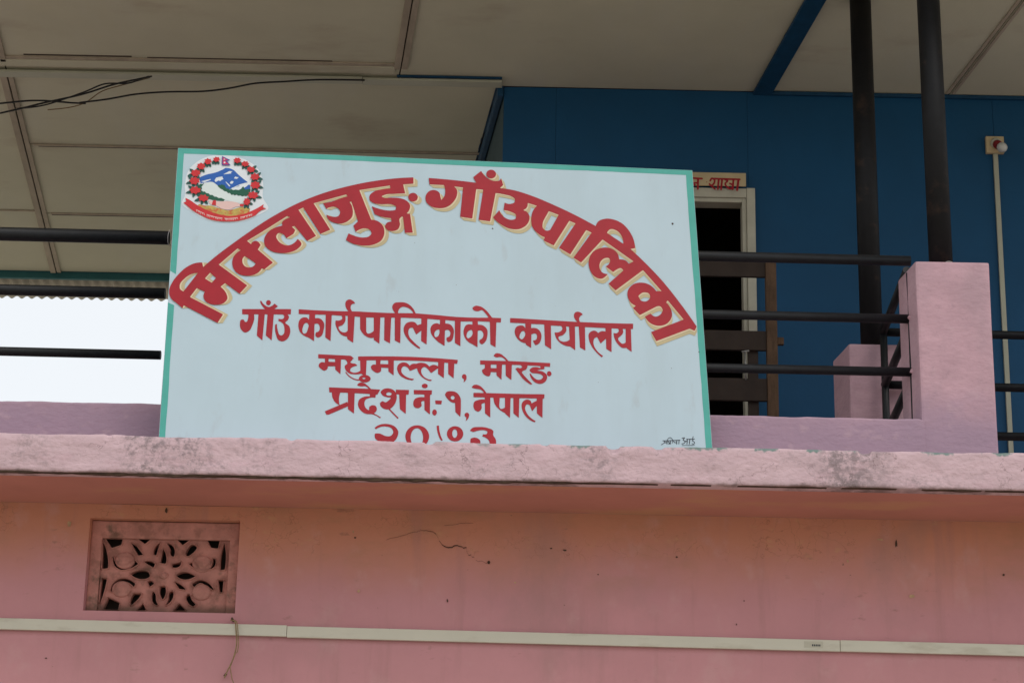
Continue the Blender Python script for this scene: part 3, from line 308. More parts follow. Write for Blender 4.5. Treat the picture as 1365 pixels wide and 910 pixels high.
'3031 2640 686 318 12 0 87 -38 10 1 10 19 34 75 -1 37 -111 184 -160 247 -181 264 -183 249 -138 172 -182 207 -154 165 -198 199 -1 7 3 3 57 15 5 4 2 8 -4 67 -9 63 -14 67 -17 60 -35 86 -21 42 -36 59 -23 35 -46 57 -29 29 -32 27 -44 29 -31 17 -38 18 -41 14 -48 12 -48 8 -48 2 -29 -1 -38 -7 -55 -16 -45 -20 -25 -18 -22 -20 -17 -23 -21 -36 -17 -45 -8 -4 -325 177 -248 125 -264 122 -346 147 -224 81 -101 32 -112 32 -70 17 -105 19 -172 18 -3 2 1 7 37 39 2 7 -44 153 -5 11 -15 20 -6 2 -3 -3 -9 -28 -12 -20 -11 -8 -19 -8 -70 -10 -41 4 -35 9 -27 11 -34 18 -29 20 -29 26 -32 36 -48 74 -23 24 -9 -4 -145 -141 -10 -12 4 -15 52 -105 2 -7 -5 -5 -238 19 -296 16 -297 9 -143 2 -16 -3 -2 -11 14 -129 8 -13 19 -17 6 -2 29 0 249 3 5 -5 4 -6 12 -54 4 -36 1 -39 -3 -44 -6 -33 -7 -22 -13 -29 -17 -29 -15 -16 -5 3 -3 7 -16 85 -14 31 -35 36 -14 12 -27 16 -29 10 -22 4 -29 0 -31 -7 -31 -13 -19 -12 -21 -21 -22 -29 -17 -30 -15 -48 -2 -54 9 -49 13 -35 24 -34 30 -31 27 -23 42 -30 25 -12 25 -8 54 -11 47 -3 41 1 53 7 35 9 47 17 31 19 40 32 41 42 37 50 25 45 19 41 17 58 9 77 -4 46 -14 36 -13 20 -23 28 -3 8 16 3 124 -6 8 -3 2 -11 -48 -660 3 -11 25 -24 240 -24 6 2 4 4 74 686 3 12 9 4 102 -6 3 -1 3 -7 -86 -681 3 -15 25 -23 226 -21 6 0 4 4 110 668 4 10 7 2 111 -10 162 -30 29 -10 30 -15 37 -22 8 -11 2 -29 -3 -22 -6 -15 -15 -18 -21 -14 -41 -16 -42 -4 -41 6 -41 15 -7 0 -4 -11 -18 -160 3 -10 21 -24 63 -5 51 -11 75 -29 39 -20 8 -13 3 -28 -7 -40 -11 -19 -12 -9 -22 -9 -54 -9 -44 5 -54 20 -41 26 -35 34 -24 38 -26 59 -16 21 -7 5 -7 -3 -6 -8 -110 -151 -6 -13 6 -14 65 -74 79 -70 98 -67 41 -21 41 -16 50 -12 73 -8 60 1 47 10 44 16 48 28 47 40 37 42 28 52 17 51 7 36 -3 43 -15 49 -32 55 -20 26 -38 32 3 6 31 31 18 27 12 40 3 51 6 6 136 -38 9 -5 1 -4 -39 -60 -22 -44 -19 -59 -12 -65 -5 -76 0 -46 4 -46 12 -64 20 -49 50 -79 54 -59 57 -45 77 -44 1 -10 -14 -44 1 -6 17 -28 205 -100 8 4 11 18 314 574 6 4 6 -1 86 -36 5 -5 -3 -11 -315 -533 -17 -33 14 -31 7 -8 223 -131 7 0 6 8 328 578 7 4 6 -2 71 -34 4 -7 -2 -7 -365 -577 -2 -7 1 -7 14 -29 144 -94 10 -3 9 8 49 58 121 153 10 10 3 3 2 -2 -24 -62 -10 -32 -9 -39 -5 -50 -1 -39 5 -56 7 -38 17 -55 24 -62 16 -33 19 -30 23 -28 30 -24 37 -21 44 -15 38 -4 15 2 22 8 40 26 44 44 21 30 3 11 -8 24 -5 7 -51 6 -32 10 -25 16 -14 13 -14 20 -12 27 -5 38 2 46 14 50 14 30 15 22 28 30 27 20 27 11 34 7 28 0 16 -7 7 -9 2 -24 -6 -29 -9 -21 -18 -26 -17 -19 -41 -35 1 -13 7 -21 5 -6 140 -110 9 -4 6 3 26 25 32 26 45 30 25 13 16 5 16 -3 16 -10 11 -14 -4 -11 -291 -298 -8 -11 2 -13 11 -28 113 -116 21 -20 6 -2 19 13 170 147 379 334 10 6 6 0 340 -417 4 -10 -9 -4 -73 -3 -39 52 -27 30 -51 43 -53 28 -34 13 -35 8 -60 6 -47 -3 -45 -8 -31 -10 -29 -12 -23 -13 -25 -19 -26 -23 -25 -29 -18 -25 -17 -29 -12 -29 -7 -28 -4 -32 -1 -35 4 -45 13 -58 11 -34 13 -30 22 -37 18 -23 22 -18 34 -22 4 -5 -2 -7 -20 -22 -4 -8 4 -30 5 -10 121 -134 13 -9 6 2 338 211 25 11 22 5 22 0 16 -6 17 -15 15 -20 9 -20 0 -14 -12 -32 -20 -32 -23 -27 -22 -18 -26 -15 -22 -9 -25 -4 -19 2 -18 6 -22 13 -21 16 -22 23 -6 2 -109 -71 -5 -7 0 -10 5 -28 10 -20 22 -36 20 -27 38 -39 50 -33 52 -21 63 -11 31 -1 28 4 60 14 29 10 25 14 32 24 24 23 25 30 28 45 15 36 11 35 4 59 -5 62 -6 38 -16 51 -13 30 -25 44 -34 43 1 10 9 15 6 4 10 -7 284 -374 2 -7 -8 -8 -363 -171 -289 -139 -3 -9 2 -21 5 -13 93 -186 7 -6',
'2800 3564 -41 4 -31 10 -15 8 -7 9 -25 49 -2 6 2 7 18 25 19 19 29 23 19 10 26 6 34 2 28 -4 19 -6 22 -16 13 -24 5 -21 -7 -25 -20 -31 -26 -25 -32 -20',
'2490 4430 -6 -2 -6 2 -40 47 -22 17 -29 15 -44 9 -57 -2 -26 102 -12 31 -16 26 -24 28 -29 23 -35 21 -40 18 -42 10 -31 3 -35 0 -38 -4 -42 -10 -54 -18 -51 -25 -48 -29 -4 0 15 23 156 194 11 12 9 3 284 -209 315 -236 3 -6 -4 -7',
'2372 4894 -9 1 -305 211 -3 4 -1 7 8 15 20 26 19 18 16 8 22 6 29 -2 41 -11 35 -16 28 -19 28 -28 19 -24 21 -34 14 -31 15 -49 6 -60 -1 -14',
'786 5100 -29 -4 -19 3 -25 13 -19 17 -6 11 -3 21 1 50 9 51 17 54 102 208 5 7 6 2 165 -61 6 -8 -165 -340 -14 -12',
'-378 6246 22 9 19 13 18 20 12 18 8 27 3 18 -2 22 -6 21 -12 21 -22 28 -20 19 -19 12 -22 7 -16 1 -26 -3 -28 -11 -29 -25 -12 -15 -9 -19 -5 -19 -2 -18 1 -18 6 -22 19 -31 29 -33 16 -12 35 -12 22 -1',
],
'word_b_tan': [
'3038 2562 682 319 13 0 87 -37 9 0 10 18 35 77 -4 113 -112 184 -160 247 -181 264 -183 249 -122 152 -136 158 -143 156 -207 214 -1 7 17 8 4 7 -2 40 -6 56 -8 53 -28 126 -28 90 -44 95 -56 90 -52 65 -58 53 -30 21 -47 27 -38 18 -41 14 -48 12 -48 8 -48 2 -29 -1 -38 -7 -55 -16 -42 -19 -25 -16 -25 -23 -14 -18 -24 -41 -17 -45 -5 -4 -6 1 -244 135 -326 166 -264 122 -292 126 -204 77 -223 72 -137 35 -86 15 -99 14 -7 11 -11 46 -36 114 -65 78 -3 0 -3 -4 -9 -28 -12 -20 -20 -13 -10 -2 -3 2 16 34 7 26 -1 29 -9 29 -13 21 -78 90 -22 17 -29 10 -42 -2 -35 -15 -16 -13 -15 -19 -15 -34 -4 -37 8 -32 13 -21 43 -48 4 -12 -6 0 -12 7 -39 30 -17 23 -29 48 -71 76 -9 1 -16 -15 -132 -129 -10 -12 4 -15 52 -105 2 -7 -5 -5 -238 19 -296 16 -297 9 -143 2 -16 -3 -2 -11 15 -133 15 -17 65 -55 7 -3 31 -2 190 3 16 -3 6 -9 6 -47 0 -36 -3 -40 -9 -43 -9 -26 -7 -7 -16 27 -10 11 -96 84 -41 21 -26 7 -22 2 -19 -1 -37 -10 -41 -22 -21 -20 -17 -22 -18 -30 -12 -30 -9 -44 1 -43 11 -53 16 -34 14 -20 24 -25 72 -63 61 -46 32 -16 44 -12 57 -7 56 -1 57 6 34 9 47 19 42 26 42 36 42 49 42 63 28 60 17 62 7 69 -5 46 -7 20 -12 22 -36 45 3 4 9 0 70 -3 9 -3 3 -6 -1 -26 -43 -595 6 -12 64 -63 12 -7 237 -26 6 0 5 5 72 683 4 15 9 4 45 -3 3 -1 3 -8 -80 -633 1 -7 5 -7 63 -67 9 -5 233 -23 5 8 18 116 4 6 4 0 68 -80 50 -50 50 -42 82 -56 57 -29 63 -21 54 -12 66 -3 31 2 47 7 35 13 52 29 30 23 38 34 26 39 25 47 6 3 34 -71 80 -122 32 -39 46 -43 55 -39 1 -25 56 -92 168 -85 38 -16 6 6 10 17 243 449 67 119 4 5 6 1 29 -13 5 -4 -3 -12 -305 -517 0 -11 45 -83 10 -12 21 -15 198 -120 10 0 12 18 7 -1 39 -83 10 -15 147 -99 7 1 10 11 92 116 6 6 4 -2 0 -78 12 -73 16 -52 42 -106 28 -61 28 -41 36 -36 39 -23 57 -20 22 -2 18 2 29 10 19 11 47 43 35 48 2 7 -6 17 -28 82 -6 5 -56 6 -38 15 -29 26 -3 10 0 18 5 42 12 40 17 32 20 26 22 21 32 23 32 10 22 4 13 -1 2 -3 -1 -7 -21 -33 -23 -24 -32 -26 -4 -7 4 -17 30 -87 150 -120 6 1 32 30 29 23 24 15 8 0 -22 -26 -203 -207 -5 -8 4 -21 31 -89 136 -141 9 0 23 19 539 474 7 3 6 -2 214 -265 59 -77 4 -10 -5 -3 -9 -1 -16 0 -6 2 -37 51 -47 49 -36 27 -25 15 -31 13 -47 14 -51 8 -69 -2 -48 -9 -57 -21 -42 -27 -35 -32 -23 -26 -20 -28 -25 -50 -9 -36 -3 -28 -1 -35 5 -51 30 -124 9 -29 17 -39 24 -40 29 -32 23 -96 4 -10 85 -95 20 -26 26 -25 9 2 67 43 9 2 4 -5 16 -79 28 -53 22 -30 24 -26 39 -32 27 -16 50 -20 3 -4 -7 -7 -78 -37 -6 -6 -2 -6 20 -109 92 -186 6 -7',
'3354 3081 -4 0 -2 7 20 56 4 28 0 31 -11 134 -7 45 -13 46 0 3 3 1 53 -65 143 -192 -2 -6 -6 -4',
'3026 3231 -27 0 -25 9 -36 25 -4 5 1 7 95 61 48 22 19 5 22 0 16 -7 15 -13 2 -10 -5 -11 -17 -25 -23 -25 -41 -29 -20 -9',
'2800 3564 -25 1 -25 5 -25 9 -15 11 -1 6 3 8 33 32 19 13 19 10 23 5 22 2 18 0 26 -4 18 -7 11 -9 1 -7 -6 -11 -14 -18 -22 -20 -32 -20',
'2490 4430 -6 -2 -6 2 -40 47 -22 17 -28 15 -42 9 -53 -1 -6 10 -30 101 0 7 6 0 6 -4 235 -179 4 -6 -1 -4',
'1367 4580 -2 -1 2 6 37 71 224 398 10 5 19 -8 4 -6 -3 -11 -243 -383',
'2068 4776 -72 2 -38 -4 -48 -12 -7 3 5 11 48 60 12 14 7 2 89 -66 6 -6',
'2372 4894 -9 1 -251 174 -7 8 1 7 16 16 16 9 22 5 22 0 51 -13 51 -26 42 -41 20 -27 20 -35 5 -12 2 -19 1 -36',
'786 5100 -35 -4 -13 3 -10 5 -2 17 6 57 22 77 100 203 6 8 6 0 105 -40 3 -6 -2 -8 -139 -284 -13 -14',
'14 5307 -35 1 -44 11 -29 12 -38 24 -14 17 -28 62 -66 80 -3 1 -7 -4 -59 -81 -6 -6 -3 0 0 15 62 382 6 18 5 2 111 -11 133 -24 48 -14 37 -21 1 -7 -2 -15 -6 -15 -8 -12 -19 -15 -34 -16 -29 -7 -32 -2 -41 6 -41 16 -4 -1 -3 -8 -19 -163 3 -10 11 -15 55 -67 50 -3 54 -10 28 -9 51 -22 9 -8 -5 -36 -7 -14 -8 -8 -30 -15',
'431 5395 -3 -2 -6 5 -56 86 2 7 24 27 14 30 9 36 3 47 1 4 6 2 67 -19 6 -7 -29 -56 -14 -37 -15 -58',
],
'line_two': [
'1883 2247 21 28 1 4 -1 3 -57 40 -19 17 -31 32 -15 19 -27 40 -16 29 -17 40 -8 40 -2 20 1 41 4 28 7 17 10 18 12 11 16 11 22 11 6 0 4 -3 11 -23 51 -108 3 -4 3 -1 101 105 7 6 3 -1 2 -42 -1 -149 2 -31 4 -6 51 -33 46 -28 6 -1 1 10 10 522 2 3 5 2 125 0 4 -4 9 -20 3 -10 0 -14 -1 -10 -4 -11 -13 -17 -19 -16 -19 -7 -24 0 -25 6 -4 -3 2 -40 8 -55 12 -40 22 -51 23 -38 22 -30 35 -38 21 -18 21 -12 28 -7 31 1 34 8 16 -18 82 -62 6 -3 3 5 1 14 -5 491 0 3 6 4 31 -2 5 4 3 17 5 93 -1 7 -3 3 -29 0 -215 -9 -13 1 -50 -3 -15 1 -47 -2 -13 0 -196 -6 -517 -7 -5 3 -6 10 -10 26 -4 21 1 17 2 10 6 18 18 28 18 20 28 19 3 5 -12 17 -28 23 -25 12 -28 5 -15 -1 -22 -5 -13 -6 -12 -9 -10 -12 -7 -13 -6 -14 -5 -21 0 -28 4 -20 9 -27 19 -37 9 -12 21 -23 2 -4 -4 -3 -1321 10 -52 0 -5 -5 0 -96 2 -4 3 -2 300 2 6 -3 1 -9 0 -81 -1 -12 -3 1 -16 26 -15 15 -19 8 -18 3 -37 -2 -28 -8 -31 -17 -18 -16 -10 -13 -6 -14 -10 -28 -4 -24 -2 -17 0 -24 7 -40 15 -44 16 -29 25 -36 22 -23 27 -22 34 -20 31 -11 49 -11 4 -5 0 -21 4 -6 100 -63 4 1 1 7 1 145 2 18 0 95 3 37 14 9 19 9 18 5 19 3 12 -2 12 -6 7 -9 9 -17 5 -22 0 -28 -4 -24 -9 -21 -11 -13 -15 -9 -13 -5 -27 -6 -4 -4 8 -27 17 -37 15 -22 7 -6 6 -3 9 0 12 3 22 12 21 18 21 25 12 25 11 31 8 34 6 45 0 27 -2 17 -8 37 -7 16 -15 27 -12 16 -19 20 -28 20 -18 7 -16 3 -31 3 -21 -1 -31 -6 -5 2 -1 7 0 75 2 7 4 2 257 5 6 -3 3 -29 11 -421 2 -17 4 -6 10 -7 104 -65 6 -1 3 5 0 10 -2 326 -1 16 1 113 -2 17 0 38 3 6 22 2 158 0 28 0 6 -3 14 -26 6 -24 -2 -23 -12 -22 -28 -26 -31 -18 -16 -6 -25 -5 -15 -1 -25 2 -4 -2 1 -31 8 -40 15 -43 9 -20 16 -26 22 -29 31 -32 40 -31 37 -20 49 -18 40 -7 47 -3 93 -71 8 -3 3 4 0 7 0 479 -2 17 1 21 3 4 68 5 4 -1 4 -7 20 -462 6 -6 100 -57 3 1 1 4 2 68 -2 17 1 81 -1 14 0 177 -1 17 1 78 -2 17 1 45 1 7 5 2 25 1 367 1 25 -2 2 -2 1 -7 -1 -61 -3 -7 -47 7 -18 -1 -13 -3 -22 -8 -12 -8 -16 -11 -16 -15 -6 -2 -23 24 -17 13 -12 7 -22 4 -22 -1 -15 -4 -28 -12 -15 -11 -17 -16 -14 -20 -8 -14 -5 -14 -3 -17 0 -21 5 -54 5 -30 7 -30 9 -31 16 -39 29 -60 35 -52 50 -62 66 -68 42 -36',
'-1844 2229 12 21 -1 7 -58 47 -45 41 -92 95 -13 17 -12 20 -18 43 -6 20 -3 20 -2 33 6 41 5 17 7 14 6 8 9 7 12 5 19 5 18 1 9 -3 4 -5 63 -135 3 -4 3 0 93 87 6 1 2 -7 1 -30 -2 -14 2 -175 2 -4 12 -8 90 -58 6 -2 3 8 3 551 2 14 5 3 236 -8 12 -1 5 -3 -3 -92 -3 -6 -3 0 -25 14 -15 4 -16 2 -27 -4 -15 -5 -24 -12 -17 -15 -19 -21 -14 -25 -8 -24 -5 -31 4 -47 10 -47 9 -23 7 -13 19 -29 51 -60 32 -33 40 -35 110 -69 9 -4 3 5 2 11 1 280 1 41 2 7 13 7 21 9 15 2 15 -1 13 -6 13 -13 10 -16 6 -17 4 -20 0 -14 -3 -23 -7 -21 -12 -15 -12 -11 -36 -18 -7 -14 -3 -14 0 -13 3 -13 10 -24 12 -16 14 -7 12 1 13 4 27 16 9 8 12 13 9 15 10 27 8 38 8 55 5 47 -1 34 -7 37 -11 30 -18 33 -25 29 -18 13 -12 6 -34 9 -15 1 -31 -2 -6 3 -2 7 -1 61 2 6 3 1 12 1 172 -6 4 -1 2 -3 8 -491 6 -7 102 -60 4 3 1 30 -2 495 1 23 3 5 6 1 221 13 7 -2 3 -6 0 -54 -1 -8 -2 -2 -40 5 -31 -2 -15 -3 -21 -7 -15 -9 -10 -10 -11 -16 -16 -34 -8 -30 -6 -24 -3 -27 0 -24 1 -23 4 -27 11 -44 11 -25 26 -44 26 -32 22 -19 28 -19 52 -26 99 -61 6 -2 3 7 0 318 2 42 4 3 9 4 27 8 19 -1 9 -3 11 -7 12 -13 11 -17 10 -23 4 -23 0 -14 -4 -30 -8 -25 -8 -14 -17 -20 -37 -27 -4 -7 -4 -20 1 -21 4 -10 6 -9 17 -18 18 -9 6 -1 12 4 22 16 15 15 15 20 19 30 10 25 12 48 8 61 3 44 -2 34 -5 27 -7 20 -19 30 -13 16 -21 18 -22 14 -15 7 -38 9 -33 2 -19 -2 -4 1 -3 6 -4 58 1 10 3 4 7 0 234 1 3 -7 1 -38 1 -54 1 -17 1 -54 2 -14 0 -54 2 -17 0 -54 2 -14 5 -182 7 -7 87 -52 6 -3 4 0 1 4 2 17 12 516 2 21 1 3 4 2 59 0 19 1 5 2 2 7 5 86 -4 4 -15 1 -149 -2 -18 2 -76 106 -30 36 -18 19 -35 30 -37 27 -34 18 -23 7 -30 6 -34 4 -22 -3 -15 -6 -24 -16 -19 -18 -6 -10 -1 -7 0 -11 4 -10 13 -20 13 -10 18 -9 28 -5 31 -1 18 4 43 21 16 5 15 0 15 -8 19 -19 66 -84 32 -46 -1 -4 -3 -1 -59 -5 -169 -10 -15 0 -126 -5 -124 -2 -166 0 -135 4 -277 15 -414 13 -6 5 -22 51 -24 43 -36 46 -27 26 -39 29 -38 20 -34 10 -49 6 -37 -1 -40 -4 -42 -6 -18 -4 -19 -8 -15 -11 -15 -18 -9 -12 -9 -19 -5 -18 -2 -17 3 -24 6 -20 9 -23 18 -33 25 -33 0 -3 -3 -2 -112 -3 -238 -4 -244 -1 -116 2 -152 -5 -7 2 -10 13 -11 20 -8 23 -4 17 0 17 4 28 9 24 15 18 24 12 33 7 3 1 0 4 -16 26 -13 16 -13 10 -34 22 -18 6 -13 2 -15 -1 -12 -3 -21 -12 -12 -9 -12 -13 -9 -14 -8 -28 -2 -17 2 -34 4 -27 5 -17 18 -41 11 -18 24 -33 1 -3 -3 -2 -131 -6 -12 1 -46 -3 -191 -4 -310 -3 -296 3 -6 -1 -6 -3 4 -92 1 -6 2 -3 12 -2 194 6 5 -3 1 -6 0 -95 -1 -10 -3 -5 -25 28 -19 12 -21 6 -28 0 -27 -6 -17 -9 -12 -8 -15 -14 -14 -17 -13 -22 -10 -31 -3 -24 -2 -33 2 -44 11 -57 16 -46 18 -29 16 -19 41 -36 34 -22 28 -14 58 -21 102 -66 3 1 2 5 -7 360 2 13 5 5 24 7 21 1 18 -5 13 -9 11 -17 7 -17 6 -20 3 -16 0 -24 -3 -27 -7 -21 -9 -13 -13 -12 -15 -8 -18 -5 -6 -5 -5 -14 -6 -27 1 -27 8 -16 16 -16 12 -7 12 -4 9 0 12 3 15 7 12 8 21 18 11 14 6 11 12 31 6 30 15 95 3 37 0 28 -2 16 -2 14 -7 23 -20 36 -13 16 -16 17 -13 10 -15 9 -28 9 -21 2 -33 -2 -18 -4 -4 2 -1 6 -3 67 1 6 3 3 203 7 7 -3 12 -498 3 -7 5 -4 96 -70 4 3 1 30 1 543 1 4 3 2 16 0 167 -4 12 -1 3 -3 10 -27 4 -23 -2 -10 -2 -7 -13 -16 -24 -16 -27 -10 -30 -2 -27 4 -5 -1 -2 -4 -4 -37 2 -41 9 -39 11 -30 22 -46 30 -52 29 -39 13 -13 22 -17 16 -8 21 -9 33 -8 34 -5 4 -6 10 -46 3 -6 105 -67 7 -2 3 0 1 4 10 574 2 7 8 2 86 -5 9 -2 4 -2 10 -264 12 -29 18 -33 33 -45 27 -28 26 -19 21 -13 34 -15 21 -7 31 -3 18 1 39 7 3 -5 2 -37 3 -6 102 -72 6 -2 3 6 3 554 1 24 3 4 73 5 4 -1 1 -4 2 -54 0 -17 2 -71 -1 -17 5 -343 5 -7 108 -59 6 -2 3 7 0 31 7 527 1 7 2 3 4 2 58 3 6 -1 2 -3 14 -503 1 -3 6 -5 96 -47 6 -1 3 5 0 54 -4 456 0 48 1 6 3 2 6 1 404 6 3 -2 2 -6 2 -109 -1 -6 -3 -3 -70 -30 -6 -1 -3 3 -23 35 -17 16 -16 10 -19 5 -25 3 -33 -2 -31 -8 -24 -10 -21 -12 -15 -13 -14 -18 -18 -32 -8 -21 -7 -24 -3 -24 1 -34 2 -20 6 -30 10 -33 19 -39 15 -27 48 -68 24 -29 33 -34 56 -48 34 -25 42 -28 36 -19 6 -1',
'2333 2578 -14 -3 -12 2 -19 9 -15 13 -18 20 -19 28 -12 27 0 13 3 11 8 11 35 32 34 36 14 18 8 14 5 17 3 21 -3 31 -8 30 1 4 5 2 53 2 3 -2 1 -6 -6 -297 -4 -8 -19 -14',
'1119 2553 -22 -1 -27 4 -28 8 -19 10 -14 17 -9 16 -7 23 -1 14 0 7 7 13 13 8 62 24 15 10 31 33 22 33 7 14 7 24 0 41 -8 41 0 6 8 3 49 2 5 -4 1 -21 11 -268 -10 -13 -34 -25 -28 -12',
'-4599 2237 23 8 27 15 20 16 14 16 19 28 15 31 9 24 8 31 5 44 -1 37 -5 36 -11 40 -6 13 -14 16 -53 40 -12 10 -5 6 -2 14 2 7 6 8 36 35 12 24 8 24 3 20 -3 17 -9 20 -16 23 0 3 5 2 52 3 4 2 1 4 0 77 -1 27 -3 7 -7 1 -316 -18 -3 1 0 3 3 4 54 51 3 7 -3 4 -60 50 -7 1 -23 -27 -14 -15 -35 -26 -26 -12 -21 -1 -22 6 -18 8 -45 29 -31 34 -16 23 -14 24 -6 6 -18 -7 -4 -3 0 -4 16 -43 16 -33 20 -30 24 -28 27 -26 2 -3 0 -3 -1 -2 -445 -26 -6 -4 -1 -6 6 -100 2 -6 6 -2 111 5 3 -4 2 -10 3 -43 -3 -31 -9 -54 -7 -17 -10 -9 -8 -3 -12 0 -13 4 -9 11 -14 28 -6 7 -6 2 -18 -1 -15 -4 -12 -7 -10 -13 -4 -13 -3 -24 0 -64 6 -36 5 -20 8 -23 10 -16 20 -27 16 -15 16 -12 15 -8 18 -5 18 3 20 9 20 13 21 17 17 22 10 19 9 22 33 109 10 38 6 41 2 30 -2 37 -8 47 1 6 6 3 78 3 3 -7 -7 -464 3 -6 13 -12 84 -73 13 -9 2 3 2 10 16 563 6 4 42 2 6 -2 2 -6 -10 -460 6 -9 113 -94 3 1 2 8 12 565 2 4 6 2 165 6 9 -3 10 -6 14 -14 5 -14 -1 -23 -8 -21 -12 -13 -12 -6 -12 -3 -33 -2 -30 5 -3 -2 -1 -5 1 -34 2 -6 2 -4 35 -12 19 -10 18 -14 22 -22 11 -20 13 -39 8 -57 2 -57 -4 -30 -7 -17 -7 -11 -16 -17 -8 -7 -12 -5 -12 0 -15 4 -12 6 -11 11 -6 9 -7 17 -25 85 -9 40 -5 34 -2 36 -1 6 -6 1 -27 -12 -2 -10 0 -54 4 -50 4 -33 9 -40 25 -82 17 -43 11 -16 15 -16 23 -13 15 -6 18 -4 15 -1',
'236 2557 -9 -1 -11 6 -14 14 -9 16 -4 10 -2 13 4 27 4 18 13 31 13 24 10 15 11 11 10 5 12 2 15 0 7 -4 4 -8 14 -29 4 -21 0 -16 -2 -14 -10 -31 -16 -28 -13 -17 -12 -12 -9 -7',
'-847 2522 -13 -4 -12 4 -11 12 -10 16 -2 10 -1 13 4 31 5 24 6 17 9 18 19 22 22 15 15 7 15 4 9 -2 8 -7 6 -14 7 -30 0 -30 -6 -24 -13 -28 -15 -22 -24 -21',
'-1510 2508 -10 -2 -9 1 -7 6 -7 13 -6 20 -3 20 2 24 3 17 6 17 8 14 16 19 24 15 21 8 16 2 3 -2 3 -10 4 -27 0 -17 -2 -24 -8 -34 -8 -20 -11 -18 -12 -11',
'-4178 2432 -12 2 -6 4 -8 10 -7 16 -7 26 -3 20 0 14 4 30 16 62 7 19 8 15 12 14 9 5 12 5 21 2 8 -5 11 -13 13 -26 4 -17 -1 -17 -3 -17 -23 -95 -8 -23 -9 -13 -12 -10 -11 -5',
'-2872 2511 -21 -5 -9 2 -6 4 -7 6 -6 10 -6 14 -5 16 -2 16 -10 291 2 3 4 2 15 1 110 1 21 -1 3 -7 8 -281 -5 -9 -14 -18 -18 -17 -27 -17',
'-3366 2506 -21 -1 -24 5 -22 9 -22 15 -19 23 -11 19 -7 24 -2 16 6 14 9 8 44 18 18 11 27 33 11 21 11 27 8 35 2 17 -1 27 -10 50 5 4 39 2 5 -3 2 -7 11 -317 -3 -6 -8 -14 -15 -15 -18 -11',
'-2121 3012 -174 -8 -5 4 0 17 6 38 12 30 14 20 15 15 27 18 22 7 21 1 25 -2 28 -7 30 -12 19 -10 35 -25 22 -23 10 -13 18 -26 5 -14 -5 -3',
'-4916 3026 14 9 12 14 8 21 2 20 -6 20 -13 20 -17 10 -18 2 -12 -3 -9 -5 -13 -15 -8 -21 0 -24 6 -20 8 -12 7 -7 17 -9 13 -2',
],
'line_three': [
'424 1557 22 13 2 5 0 3 -45 44 -73 76 -50 59 -34 43 -8 13 2 7 19 32 43 20 15 11 13 12 10 18 6 13 5 21 4 30 5 3 110 0 123 -2 15 0 6 -3 2 -7 1 -27 0 -3 -3 -4 -40 12 -33 6 -34 0 -37 -7 -21 -9 -31 -24 -18 -23 -3 -7 0 -10 5 -13 14 -19 20 -18 16 -7 18 -4 52 1 68 -7 30 -7 17 -10 14 -11 11 -14 6 -9 2 -10 0 -10 -6 -14 -7 -10 -16 -18 -18 -12 -28 -9 -30 -1 -28 8 -18 11 -25 18 -32 32 -22 29 -20 32 -5 3 -12 -1 -5 -3 -1 -3 12 -47 15 -39 23 -39 26 -32 34 -28 12 -7 24 -11 22 -6 24 -4 31 1 36 11 25 13 21 15 20 23 17 28 12 34 4 30 -5 33 -8 23 -12 19 -18 17 -24 16 -28 14 -18 6 -74 8 -9 3 -1 4 10 6 49 13 77 16 4 6 2 47 3 5 16 1 85 -3 7 1 3 6 1 10 5 57 0 7 -3 4 -849 0 -6 3 -31 38 -34 36 -59 51 -21 14 -21 9 -22 6 -28 4 -21 -1 -9 -2 -11 -6 -14 -11 -15 -17 -10 -17 0 -10 7 -10 22 -14 15 -6 16 -2 15 3 24 8 19 3 24 0 27 -7 25 -12 27 -22 23 -29 4 -6 -1 -5 -7 -2 -152 -4 -55 -3 -13 1 -54 -3 -16 1 -55 -3 -12 1 -55 -3 -15 1 -55 -3 -12 0 -19 -1 -3 -3 0 -80 2 -7 5 -1 79 4 6 -1 2 -3 1 -70 -1 -7 -4 -4 -49 -36 -4 -7 5 -30 9 -26 12 -19 14 -16 30 -21 25 -10 24 -6 21 0 15 8 8 9 5 11 9 30 2 33 3 6 9 1 101 -1 3 -2 1 -4 1 -57 1 -6 83 -76 15 -12 3 7 8 297 3 28 6 3 55 3 6 -1 2 -2 3 -73 3 -167 3 -7 5 -4 95 -75 6 -3 3 2 2 6 8 308 2 17 6 3 45 1 126 2 6 -1 25 -37 1 -7 -7 -9 -16 -11 -18 -7 -9 1 -31 9 -15 -1 -19 -9 -13 -10 -6 -7 2 -7 32 -48 71 -99 42 -55 35 -35 46 -38 45 -31 31 -17',
